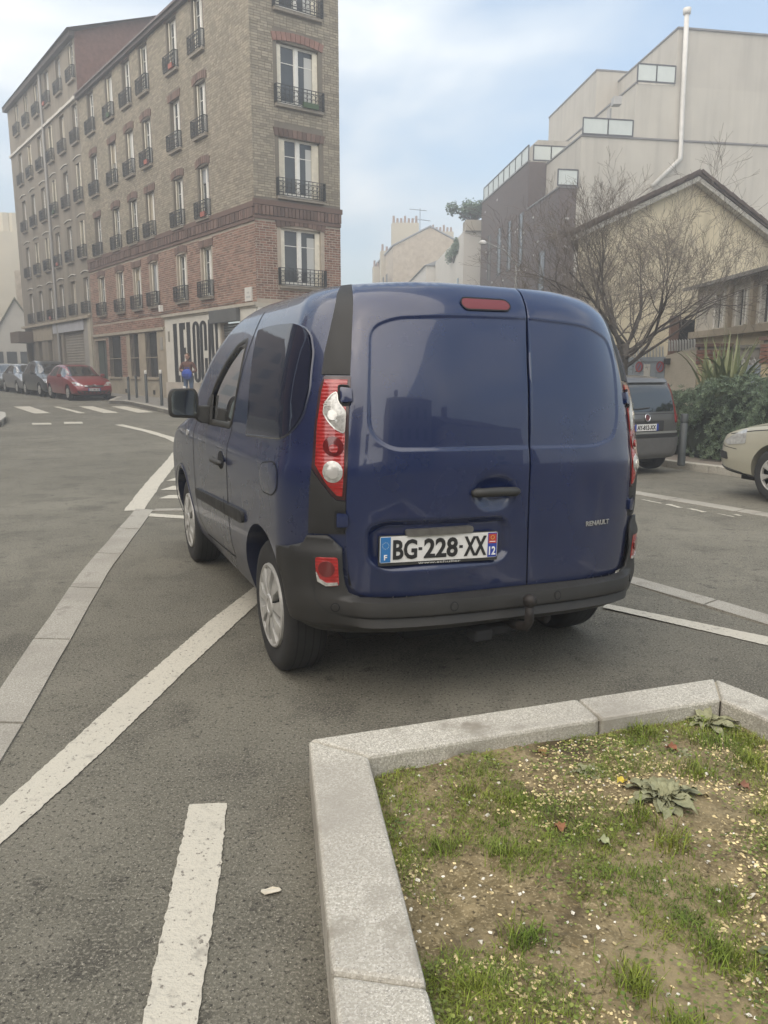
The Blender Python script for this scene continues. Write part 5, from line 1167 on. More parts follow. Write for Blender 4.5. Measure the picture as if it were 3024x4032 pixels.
# extension with a window band
EX = thing('house_extension', 'low cream house wing with a band of windows under a flat eave', 'building', (8.0, 15.0, -.3))
FE = Face((8.0, 14.0), (0, 1)); eops = [(y0-14, y1-14, 2.72, 3.5) for y0, y1 in ((15.1,15.7),(16.3,16.86),(17.5,18.0),(18.66,19.16))]
wall(FE, 'wall', 0, 6.3, 0, 2.55, [], yel, EX); wall(FE, 'upper_wall', 0, 6.3, 2.55, 3.8, eops, mat('pale_grey_render', (.50,.465,.395), .9, var=.1, vscale=2), EX, depth=.12)
for o in [c for c in EX.children]: o.location.z = 0
for a, b, z0, z1 in eops:
    mb = MB(); mb.box(a, b, -.10, -.08, z0, z1); w_ = FE.obj(mb, 'window', pane_m, EX); w_.location.z = 0
    mb = MB(); mb.box(a-.03, a+.04, -.1, .02, z0, z1); mb.box(b-.04, b+.03, -.1, .02, z0, z1); mb.box((a+b)/2-.02, (a+b)/2+.02, -.1, -.03, z0, z1); mb.obj('window_frame', white_w, w_)
mb = MB(); mb.box(-.2, 6.5, -.0, .16, 2.52, 2.68); o = FE.obj(mb, 'sill_band', cream, EX); o.location.z = 0
for a in (1.9, 3.05, 4.2): mb = MB(); mb.box(a, a+.14, 0, .1, 2.68, 3.72); o = FE.obj(mb, 'pilaster', cream, EX); o.location.z = 0
mb = MB(); mb.add([(-.3,.28,3.80),(6.6,.28,3.80),(6.6,-4.5,4.6),(-.3,-4.5,4.6),(-.3,.28,3.72),(6.6,.28,3.72),(6.6,-4.5,4.5),(-.3,-4.5,4.5)], [(0,1,2,3),(7,6,5,4),(0,4,5,1),(1,5,6,2),(2,6,7,3),(3,7,4,0)]); o = FE.obj(mb, 'roof', mat('grey_sheet', (.22,.21,.19), .8, var=.2, vscale=4), EX); o.location.z = 0; fix(o)
mb = MB(); mb.add([(0,5.3,0),(6,5.3,0),(6,5.3,3.9),(0,5.3,3.9)], [(0,1,2,3)]); mb.obj('end_wall', yel, EX); mb = MB(); mb.add([(0,-1,0),(6,-1,0),(6,-1,3.9),(0,-1,3.9)], [(0,1,2,3)]); mb.obj('end_wall', yel, EX)
mb = MB(); mb.box(-.42, .0, 5.35, 5.4, 0, 3.0); mb.obj('doorway', dark, EX); mb = MB(); mb.box(-.62, -.42, 5.3, 5.45, 0, 3.1); mb.obj('brick_jamb', brick_dark, EX)
# ---------------------------------------------------------------- garden walls and gates along the pavement
FW = Face(st(0, 12.2), HS); ZP = -.20
def fthing(name, label, cat, a, group=None): p = FW.pt(a, 0, ZP); return thing(name, label, cat, p, 0, group)
def fbox(parent, name, a0, a1, b0, b1, z0, z1, m, bevel=0):
    mb = MB(); mb.box(a0, a1, b0, b1, z0, z1); p = FW.obj(mb, name, m, parent, bevel=bevel); p.location.z = -parent.location.z; return p
gate_m = mat('blue_grey_gate', (.27,.305,.335), .6, var=.14, vscale=3)
spike = mat('pale_spike', (.42,.42,.40), .5)
def spikes(parent, a0, a1, z, n, h=.22):
    for k in range(n):
        a = a0+(a1-a0)*(k+.5)/n; mb = MB(); mb.add([(a-.022,-.01,z),(a+.022,-.01,z),(a+.022,.01,z),(a-.022,.01,z),(a,-.03+.02,z+h),(a,.05,z+h+.03)], [(0,1,4),(1,2,5,4),(2,3,5),(3,0,4,5)])
        p = FW.obj(mb, 'spike', spike, parent); p.location.z = -parent.location.z
g1 = fthing('vehicle_gate', 'blue-grey sheet metal gate with no-parking discs and paper notice', 'gate', 14.18)
fbox(g1, 'gate_leaf', 14.18, 15.25, -.05, 0, ZP, 1.68, gate_m); fbox(g1, 'gate_leaf', 15.27, 16.4, -.05, 0, ZP, 1.68, gate_m); fbox(g1, 'top_rail', 14.18, 16.4, -.06, .02, 1.62, 1.72, gate_m); spikes(g1, 14.2, 16.3, 1.72, 20)
for a in (14.45,14.72,15.0,15.5,15.8): fbox(g1, 'sheet_seam', a, a+.02, 0, .008, ZP, 1.62, gate_m)
for a in (14.30, 15.02):
    mb = MB(); mb.lathe([(0,.115),(.01,.115),(.012,.0)], 24, 'y', (a,.012,1.50)); d_ = FW.obj(mb, 'no_parking_disc', mat('sign_blue', (.17,.17,.24), .5), g1); d_.location.z = -g1.location.z
    mb = MB(); mb.lathe([(0,.12),(.016,.12),(.016,.09),(0,.09)], 24, 'y', (a,.012,1.50)); mb.add([(a-.075,.03,1.57),(a-.055,.03,1.59),(a+.075,.03,1.43),(a+.055,.03,1.41)], [(0,1,2,3)]); mb.obj('red_ring', mat('sign_red', (.34,.06,.06), .5), d_)
fbox(g1, 'paper_notice', 14.64, 14.86, .005, .012, 1.28, 1.56, mat('notice_paper', (.55,.53,.47), .8)); fbox(g1, 'notice_line', 14.67, 14.83, .012, .014, 1.48, 1.51, mat('grey_print', ()))
w1 = fthing('garden_wall', 'weathered beige rendered wall section topped with metal spikes', 'wall', 13.2)
mb = MB(); mb.add([(13.2,-.22,ZP),(14.16,-.22,ZP),(14.16,0,ZP),(13.2,0,ZP),(13.2,-.22,1.93),(14.16,-.22,1.74),(14.16,0,1.74),(13.2,0,1.93)], [(3,2,1,0),(4,5,6,7),(0,1,5,4),(1,2,6,5),(2,3,7,6),(3,0,4,7)]); p = FW.obj(mb, 'wall_panel', mat('old_wall_render', (.45,.40,.31), .92, col2=(.54,.485,.385), vscale=2.5, bump=.4, bscale=25), w1); p.location.z = -w1.location.z; fix(p)
fbox(w1, 'meter_box', 13.72, 13.95, 0, .07, .35, .95, mat('meter_grey', (.27,.24,.21), .7)); fbox(w1, 'small_lamp', 14.0, 14.1, 0, .1, 1.55, 1.68, black_plastic); spikes(w1, 13.25, 14.1, 1.84, 10)
fbox(w1, 'gate_post', 14.165, 14.3, -.1, .06, ZP, 1.70, mat('old_wall_render', ())) if False else None
def pillar(a0, a1, top, label):
    t = fthing('brick_pillar', label, 'pillar', a0); fbox(t, 'pillar_core', a0+.012, a1-.012, -.40, -.012, ZP, top, mortar); z = ZP; r = 0
    yb = [mat('brick_yellow_%d' % k, (.52*s,.42*s,.27*s), .9, var=.15, vscale=9) for k, s in enumerate((.85,1.,1.15))]
    while z+.07 < top:
        f = (z-ZP)/(top-ZP); reds = (.80 < f) or (.46 < f < .56); m = random.choice(tones if reds else yb); n = 2
        off = .5 if r % 2 else 0; xs = [0, .5, 1] if not off else [0, .25, .75, 1]; ex = .03 if f > .80 else 0
        for k in range(len(xs)-1):
            fbox(t, 'brick', a0-ex+(a1-a0+2*ex)*xs[k]+.005, a0-ex+(a1-a0+2*ex)*xs[k+1]-.005, -.10, ex, z+.005, z+.066, random.choice(tones if reds else yb))
        for b0, b1 in ((-.25,-.105),(-.40,-.26)): fbox(t, 'brick', a0-ex, a0-ex+.10, b0, b1, z+.005, z+.066, random.choice(tones if reds else yb))
        z += .073; r += 1
    fbox(t, 'pillar_cap', a0-.05, a1+.05, -.44, .05, top, top+.07, brick_dark)
pillar(12.70, 13.17, 1.90, 'red and yellow brick gate pillar beside the weathered wall'); pillar(10.95, 11.5, 1.98, 'red and yellow brick gate pillar right of the spiky plant')
g2 = fthing('garden_gate', 'low blue-grey garden gate with scrolled top between brick pillars', 'gate', 11.52); fbox(g2, 'gate_leaf', 11.52, 12.68, -.08, -.04, ZP, 1.52, gate_m)
for k in range(9): fbox(g2, 'gate_rib', 11.56+k*.125, 11.59+k*.125, -.04, -.025, ZP, 1.52, gate_m)
for k in range(8):
    mb = MB(); a = 11.6+k*.135; mb.tube([(a+.045*math.cos(t), -.06, 1.58+.05*math.sin(t)) for t in np.linspace(-1.5,3.6,9)], .010, 5); mb.tube([(a,-.06,1.52),(a,-.06,1.68)], .008, 5); p = FW.obj(mb, 'scroll', spike, g2); p.location.z = -g2.location.z
bw_ = fthing('block_wall', 'grey concrete block wall rising behind the garden gate', 'wall', 10.0); bm_ = [mat('concrete_block_%d' % k, (.24*s,.225*s,.19*s), .95, var=.15, vscale=5, bump=.4, bscale=40) for k, s in enumerate((.85,1.,1.12))]
fbox(bw_, 'wall_core', 9.0, 12.9, -.62, -.47, ZP, 1.86, mortar)
for r in range(10):
    a = 9.0-(.2 if r % 2 else 0)
    while a < 12.8:
        fbox(bw_, 'block', max(9.0,a)+.006, min(12.9, a+.4)-.006, -.47, -.455, ZP+r*.206+.006, ZP+r*.206+.198, random.choice(bm_)); a += .4
fbox(bw_, 'coping', 9.0, 12.9, -.66, -.42, 1.86, 1.93, bm_[0])
fbox(w1, 'gate_jamb', 16.42, 16.75, -.2, .02, ZP, 1.70, mat('old_wall_render', ()))
w3 = fthing('garden_wall', 'low rendered wall running on beyond the vehicle gate', 'wall', 16.8); fbox(w3, 'wall_panel', 16.78, 26, -.2, 0, ZP-.1, 1.6, mat('old_wall_render', ()))
# ---------------------------------------------------------------- vegetation on the right
hedge_m = mat('hedge_leaf', (.075,.115,.068), .6, island=.5, col2=(.145,.185,.11), vscale=1.6)
HG = thing('hedge', 'dense blue-green clipped hedge behind the kerb-side bollard', 'hedge', (*st(9.5, 10.8), G(*st(9.5,10.8))))
def hedge_top(h): return 1.02+.42*sst((12.6-h)/3.4)+.07*math.sin(h*3.1)+.05*math.sin(h*7.3)
def hedge():
    mb = MB(); core = MB(); O = Vector(HG.location); rr = random.Random(5)
    hs = np.linspace(4.5, 13.75, 38); rows = []
    for h in hs:
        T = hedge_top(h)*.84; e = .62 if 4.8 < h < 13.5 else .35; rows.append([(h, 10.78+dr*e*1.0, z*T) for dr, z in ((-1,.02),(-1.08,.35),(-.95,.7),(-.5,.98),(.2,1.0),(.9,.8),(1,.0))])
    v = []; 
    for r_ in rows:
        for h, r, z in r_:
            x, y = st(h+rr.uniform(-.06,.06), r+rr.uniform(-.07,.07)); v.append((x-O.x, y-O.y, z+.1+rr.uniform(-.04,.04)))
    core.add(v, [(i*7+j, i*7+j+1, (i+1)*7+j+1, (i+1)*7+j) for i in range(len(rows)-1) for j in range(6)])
    c = core.obj('dark_core', mat('hedge_inner', (.022,.030,.016), .95, var=.3, vscale=12), HG, True)  # lumpy dark core added to block the view through the leaves
    for k in range(6200):
        h = rr.uniform(4.7, 13.9); T = hedge_top(h); f = rr.random()
        if f < .62: r = 10.78-.62-rr.gauss(.06,.06)+.16*math.sin(h*5.3)*.5; z = rr.uniform(.03, T*.98); nx, nz = -1, .45
        else: r = 10.78+rr.uniform(-.7,.75); z = T*(1-.16*abs((r-10.78)/.75)**2)+rr.gauss(0,.045); nx, nz = -.15, 1
        r += .10*math.sin(h*4.1+z*5)+.06*math.sin(z*11+h*9); x, y = st(h, r); p = Vector((x-O.x, y-O.y, z+.12))
        n = (Vector((RS.x*nx+rr.gauss(0,.35), RS.y*nx+rr.gauss(0,.35), nz+rr.gauss(0,.3)))).normalized(); a = n.orthogonal().normalized(); b = n.cross(a); L = rr.uniform(.045,.085); ph = rr.uniform(0,6)
        for q in range(7):
            t = ph+q*.9; d = (a*math.cos(t)+b*math.sin(t)); s = n.cross(d)*L*.13; tip = p+d*L+n*L*.55; mid = p+d*L*.5+n*L*.38
            mb.add([p, mid-s, tip, mid+s], [(0,1,2,3)])
    o = mb.obj('foliage', hedge_m, HG); o['kind'] = 'stuff'
hedge()
PH = thing('flax_plant', 'tall spiky flax plant with long arching striped blades above the hedge', 'plant', (*st(11.1, 10.95), .40))
flax = [mat('flax_%d' % k, c, .5, var=.2, vscale=4) for k, c in enumerate(((.19,.215,.10),(.14,.17,.08),(.27,.285,.15)))]; rr = random.Random(9)
for k in range(95):
    a = rr.uniform(0, 6.3); lean = rr.uniform(.05, .85)**1.1; L = rr.uniform(.95, 1.75); w = rr.uniform(.034,.052); d = Vector((math.cos(a), math.sin(a), 0)); s = Vector((-d.y, d.x, 0)); vs = []
    for i in range(9):
        t = i/8; p = d*(L*lean*(t**1.25))*.8+Vector((0,0,L*t*(1-.32*lean*t*t)-.15*lean*L*t**3)); ww = w*(1-t**2.2)*(.6+.4*min(1,t*4)); vs += [p-s*ww+d*(-.006), p+Vector((0,0,-.008)), p+s*ww+d*(-.006)]
    o = mk('blade', vs, [(3*i,3*i+1,3*i+4,3*i+3) for i in range(8)]+[(3*i+1,3*i+2,3*i+5,3*i+4) for i in range(8)], rr.choice(flax), PH, True); o.location = (rr.gauss(0,.16), rr.gauss(0,.16), .15)
bark = mat('bark', (.085,.074,.064), .95, var=.3, vscale=8, bump=.5, bscale=40)
def bare_tree(loc, label, h0, spread, height, seed, n0=9, r0=.10, depth=5):
    t = thing('bare_tree', label, 'tree', loc); rr = random.Random(seed); tr = MB(); br = MB(); tw = MB(); cnt = [0]
    top = Vector((.04, .02, h0)); tr.tube([(0,0,-.1),(.02,0,h0*.4),(.03,.01,h0*.8),top], [r0*1.25,r0,r0*.92,r0*.85], 12)
    def grow(p, d, L, r, lev):
        n = 5 if lev < 3 else 4; pts = [p]; dd = d.copy()
        for i in range(n):
            dd = (dd+Vector((rr.gauss(0,.13), rr.gauss(0,.13), rr.gauss(.02,.09)))).normalized(); pts.append(pts[-1]+dd*L/n)
        rads = [max(.0022, r*(1-.66*i/n)) for i in range(n+1)]; (br if lev < 2 else tw).tube(pts, rads, 6 if lev < 2 else (4 if lev < 4 else 3), False); cnt[0] += 1
        if lev >= depth or pts[-1].z > h0+height*.80 or math.hypot(pts[-1].x, pts[-1].y) > height*.88: return
        k = rr.randint(3, 5) if lev < 3 else rr.randint(2, 4)
        for i in range(k):
            f = rr.uniform(.25, 1.0); j = min(n-1, int(f*n)); q = pts[j].lerp(pts[j+1], f*n-j); ax = dd.orthogonal().normalized(); ax = Matrix.Rotation(rr.uniform(0,6.3), 3, dd) @ ax
            nd = (Matrix.Rotation(rr.uniform(.35,.85), 3, ax) @ dd); nd = (nd+Vector((0,0,.14 if lev < 3 else .02))).normalized(); grow(q, nd, L*rr.uniform(.52,.75), rads[j]*.62, lev+1)
    for i in range(n0):
        a = 2*math.pi*i/n0+rr.uniform(-.3,.3); el = rr.uniform(.12, 1.25); d = Vector((math.cos(a)*math.cos(el)*spread, math.sin(a)*math.cos(el)*spread, math.sin(el)+.12)).normalized()
        grow(top-Vector((0,0,rr.uniform(0,.55))), d, height*rr.uniform(.42,.58), r0*rr.uniform(.22,.42), 0)
    fix(tr.obj('trunk', bark, t, True)); br.obj('limbs', bark, t, True); o = tw.obj('twigs', mat("twig", (.15,.13,.11), .95), t); o['kind'] = 'stuff'; return cnt[0]
bare_tree((4.98, 16.4, -.2), 'bare leafless tree with a fan of fine twigs before the cream gable', 2.15, 1.25, 4.1, 4, 17, .11, 5)
bare_tree((4.3, 25.0, -.3), 'slender leafless tree in front of the dark brick block', 2.6, 1.5, 2.3, 12, 12, .07, 4)
IV = MB(); rr = random.Random(3)
for k in range(900):
    p = Vector((rr.gauss(0,.28), rr.gauss(0,.28), rr.uniform(.2,2.0))); a = rr.uniform(0,6.3); d = Vector((math.cos(a), math.sin(a), rr.uniform(-.4,.4)))*.07; s = d.cross(Vector((0,0,1)))*.45; IV.add([p, p+d*.5+s, p+d, p+d*.5-s], [(0,1,2,3)])
o = IV.obj('ivy_shrub', mat('ivy_leaf', (.03,.05,.025), .6, island=.4), None, False, (5.0, 17.2, -.1)); tag(o, 'dark ivy shrub growing round the tree trunk by the gate', 'shrub')
# ---------------------------------------------------------------- street lamp
LP = thing('street_lamp', 'street lamp with white domed head before the brick block', 'street lamp', (6.6, 40, -.3))
mb = MB(); mb.tube([(0,0,0),(0,0,4),(0,0,7.0)], [.09,.07,.055], 10); mb.obj('pole', mat('lamp_grey', (.2,.2,.19), .6), LP, True); mb = MB(); mb.tube([(0,0,6.9),(-.6,0,7.6),(-1.5,0,7.95)], .035, 8); mb.obj('arm', mat('lamp_grey', ()), LP, True)
mb = MB(); mb.lathe([(-.06,.18),(0,.2),(.06,.18),(.12,.11),(.15,.001)], 16, 'z', (-1.7,0,7.95)); mb.obj('lamp_head', mat('lamp_white', (.6,.58,.54), .5), LP, True)
# ---------------------------------------------------------------- far houses down the street
def prism_house(name, label, base, front, gable_w, depth_dir, depth, eave, ridge, wm, rm, cat='house'):
    t = thing(name, label, cat, (*base, 0)); u = Vector(front).normalized(); d = Vector(depth_dir).normalized()
    def q(a, e, z): p = u*a+d*e; return (p.x, p.y, z)
    mb = MB(); prof = [(0,-.5),(gable_w,-.5),(gable_w,eave),(gable_w/2,ridge),(0,eave)]; mb.prism(prof, 0, depth, lambda a, b, h: q(a, h, b)); fix(mb.obj('wall', wm, t))
    for sg in (0, 1):
        mb = MB(); a0, a1 = (-.2, gable_w/2) if sg == 0 else (gable_w+.2, gable_w/2); sl_ = (ridge-eave)/(gable_w/2); z0 = eave-.2*sl_
        pr2 = [(a0,z0+.05),(a1,ridge+.05),(a1,ridge+.22),(a0,z0+.22)]; mb.prism(pr2, -.15, depth, lambda a, b, h: q(a, h, b)); fix(mb.obj('roof', rm, t))
    return t, q
stone = mat('rubble_stone', (.38,.30,.20), .95, col2=(.55,.46,.34), vscale=1.8, bump=.5, bscale=8, detail=3)
zinc_r = mat('zinc_roof', (.24,.25,.26), .6, var=.1, vscale=1)
t, q = prism_house('stone_house', 'far gabled house of pale rubble stone with chimney pots', (1.2, 105.0), (1, .05), 9.6, (-.13, 1), 22, 17.4, 19.8, stone, zinc_r)
mb = MB(); v_ = [q(3.9,-.05,11.4), q(4.6,-.05,11.4), q(4.6,-.05,12.4), q(3.9,-.05,12.4)]; mb.add(v_, [(0,1,2,3)]); mb.obj('window', dark, t)
pots = mat('terracotta_far', (.30,.20,.15), .9); crm = mat('cream_chimney', (.50,.44,.32), .9)
for a0, a1, e, zt, n in ((.1,3.6,1.5,20.6,7),(-.6,.6,8,18.0,2),(6.2,9.2,6,20.3,6),(-1.0,0,14,16.6,2)):
    mb = MB(); vv = [q(a0,e,12), q(a1,e,12), q(a1,e+1.2,12), q(a0,e+1.2,12)]; mb.add(vv+[(x,y,zt) for x,y,z in vv], [(3,2,1,0),(4,5,6,7),(0,1,5,4),(1,2,6,5),(2,3,7,6),(3,0,4,7)]); c = mb.obj('chimney', crm, t)
    for k in range(n): mb = MB(); x, y, z = q(a0+(a1-a0)*(k+.5)/n, e+.6, zt); mb.tube([(x,y,z),(x,y,z+.65+.3*(k % 3 == 0))], [.17,.14], 8); mb.obj('chimney_pot', pots, c)
mb = MB(); x, y, z = q(4.0,3,19.5); mb.tube([(x,y,z),(x,y,z+3.2)], .04, 5); mb.tube([(x-1.4,y,z+3.1),(x+.9,y,z+2.9)], .04, 5); mb.tube([(x-1.1,y,z+1.9),(x+1.4,y,z+1.6)], .04, 5); mb.obj('aerial', frame_d, t)
for k in range(5):
    mb = MB(); mb.add([q(-.06,2+k*3.6,8.5), q(-.06,3.2+k*3.6,8.5), q(-.06,3.2+k*3.6,11), q(-.06,2+k*3.6,11)], [(0,1,2,3)]); f = mb.obj('window', mat('red_shutter', (.22,.09,.07), .8), t)
    mb = MB(); mb.add([q(-.5,1.8+k*3.6,13.0), q(-.5,3.4+k*3.6,13.0), q(-.5,3.4+k*3.6,14.2), q(-.5,1.8+k*3.6,14.2)], [(0,1,2,3)]); mb.obj('balcony', iron, t)
wht = mat('white_far_render', (.56,.53,.47), .9, var=.05, vscale=.5)
def block(name, label, corner, u, a1, d, e1, z1, m, cat='building'):
    t = thing(name, label, cat, (*corner, 0)); u = Vector(u).normalized(); d = Vector(d).normalized()
    def q(a, e, z): p = u*a+d*e; return (p.x, p.y, z)
    mb = MB(); r = [(0,0),(a1,0),(a1,e1),(0,e1)]; mb.add([q(a,e,-.5) for a,e in r]+[q(a,e,z1) for a,e in r], [(3,2,1,0),(4,5,6,7),(0,1,5,4),(1,2,6,5),(2,3,7,6),(3,0,4,7)]); mb.obj('wall', m, t); return t, q
t, q = block('terrace_block', 'white apartment block with a planted roof terrace beyond the dark brick wing', (6.33, 64), (1,.08), 6, (-.06,1), 18, 12.3, wht)
for e, z0, z1 in ((4,3.5,7.4),(7,3.0,6.0),(9,2.5,5.6),(2.2,6.0,9.0)): 
    mb = MB(); mb.add([q(-.03,e,z0), q(-.03,e+.9,z0), q(-.03,e+.9,z1), q(-.03,e,z1)], [(0,1,2,3)]); mb.obj('window', pane_m, t)
mb = MB(); mb.add([q(.1,-.3,12.3),q(4,-.3,12.3),q(4,1.2,12.3),q(.1,1.2,12.3),q(.1,-.3,13.1),q(4,-.3,13.1),q(4,1.2,13.1),q(.1,1.2,13.1)], [(3,2,1,0),(4,5,6,7),(0,1,5,4),(1,2,6,5),(2,3,7,6),(3,0,4,7)]); mb.obj('planter_box', mat('stone_planter', (.38,.34,.27), .9), t)
mb = MB(); mb.add([q(-.02,-.05,-.5),q(6,-.05,-.5),q(6,-.05,8.6),q(-.02,-.05,6.2)], [(0,1,2,3)]); mb.obj('slate_lower_wall', mat('slate_cladding', (.16,.17,.185), .8, var=.1, vscale=2), t)
t, q = block('white_townhouse', 'small white townhouse below the stone gable', (4.3, 82), (1,.05), 3, (-.075,1), 17, 12.0, wht); 
mb = MB(); x0 = q(-.2,-.2,12); mb.add([q(-.2,-.2,12.0),q(3,-.2,12.0),q(3,17,12.0),q(-.2,17,12.0),q(3,-.2,13.2),q(3,17,13.2)], [(0,1,4),(3,5,2),(0,4,5,3)]); mb.obj('roof', zinc_r, t)
def bush(name, label, loc, r, n, m, leaf, seed, cat='shrub', sz=1.):
    rr = random.Random(seed); mb = MB(); lobes = [(Vector((rr.gauss(0,.45)*r[0], rr.gauss(0,.45)*r[1], rr.uniform(.3,1)*r[2])), rr.uniform(.35,.6)) for _ in range(9)]
    t = thing(name, label, cat, loc); st_ = MB()
    for c, k in lobes: st_.tube([(0,0,0), c*.6, c], [.05*sz,.03*sz,.015*sz], 5)
    st_.obj('branches', bark, t)
    for k in range(n):
        c, s = rr.choice(lobes); d = Vector((rr.gauss(0,1), rr.gauss(0,1), rr.gauss(0,1))).normalized()*s*rr.uniform(.55,1.1); p = c+Vector((d.x*r[0], d.y*r[1], d.z*r[2]*.8)); a = Vector((rr.gauss(0,1), rr.gauss(0,1), rr.gauss(0,.6))).normalized()*leaf; b = a.orthogonal().normalized()*leaf*.35
        mb.add([p, p+a*.5+b, p+a, p+a*.5-b], [(0,1,2,3)])
    o = mb.obj('foliage', m, t); o['kind'] = 'stuff'
terr_m = mat('terrace_leaf', (.09,.14,.08), .7, island=.4)
bush('terrace_conifer', 'bushy green conifer on the roof terrace planter', (7.2, 64.4, 12.9), (1.1,1.0,1.5), 2600, terr_m, .20, 2, 'shrub', 2); bush('terrace_creeper', 'trailing green creeper hanging over the white terrace parapet', (6.0, 69, 10.6), (.5,2.4,1.4), 2200, terr_m, .18, 6, 'plant', 2); bush('terrace_shrub', 'small olive shrub at the right end of the terrace planter', (9.4, 64.4, 12.8), (.9,.8,.8), 900, mat('olive_shrub', (.11,.115,.05), .7, island=.4), .25, 7, 'shrub', 2)
# ---------------------------------------------------------------- far left
t, q = prism_house('white_gable_house', 'white rendered gable house with mossy roof beyond the tenement', (-31.2, 62.0), (1,.25), 4.4, (-.5,1), 10, 3.3, 6.9, mat('white_gable_render', (.50,.47,.41), .9, var=.08, vscale=1), mat('mossy_tile', (.10,.095,.05), .9, var=.3, vscale=4))
for k in range(4): mb = MB(); mb.add([q(.3+k*1.0,-.06,1.2), q(1.05+k*1.0,-.06,1.2), q(1.05+k*1.0,-.06,2.9), q(.3+k*1.0,-.06,2.9)], [(0,1,2,3)]); mb.obj('window', pane_m, t)
t, q = block('stone_stack', 'pale stone stack with three pots beside the tenement', (-33.2, 72), (1,.2), 3.0, (-.5,1), 2.0, 10.3, stone, 'chimney')
for k in range(3): mb = MB(); x, y, z = q(1.2+k*.6,1,10.3); mb.tube([(x,y,z),(x,y,z+.7)], .18, 8); mb.obj('chimney_pot', pots, t)
t, q = block('yellow_apartments', 'pale yellow apartment block far behind the tenement', (-47, 88), (1,.15), 9.5, (-.5,1), 12, 16.5, mat('pale_yellow', (.50,.44,.32), .9, var=.06, vscale=.6)); mb = MB(); mb.add([q(9.51,0,14.5),q(13.5,0,14.5),q(13.5,0,-1),q(9.51,0,-1)], [(0,1,2,3)]); mb.obj('side_wing', mat('cream_far', (.55,.5,.42), .9), t)
for k, (a, z) in enumerate(((5.6,16.5),(6.6,16.5))): mb = MB(); x, y, zz = q(a,2,z); mb.tube([(x,y,zz-1),(x,y,zz+2.2)], [.9,.7], 8); mb.obj('chimney', crm, t)
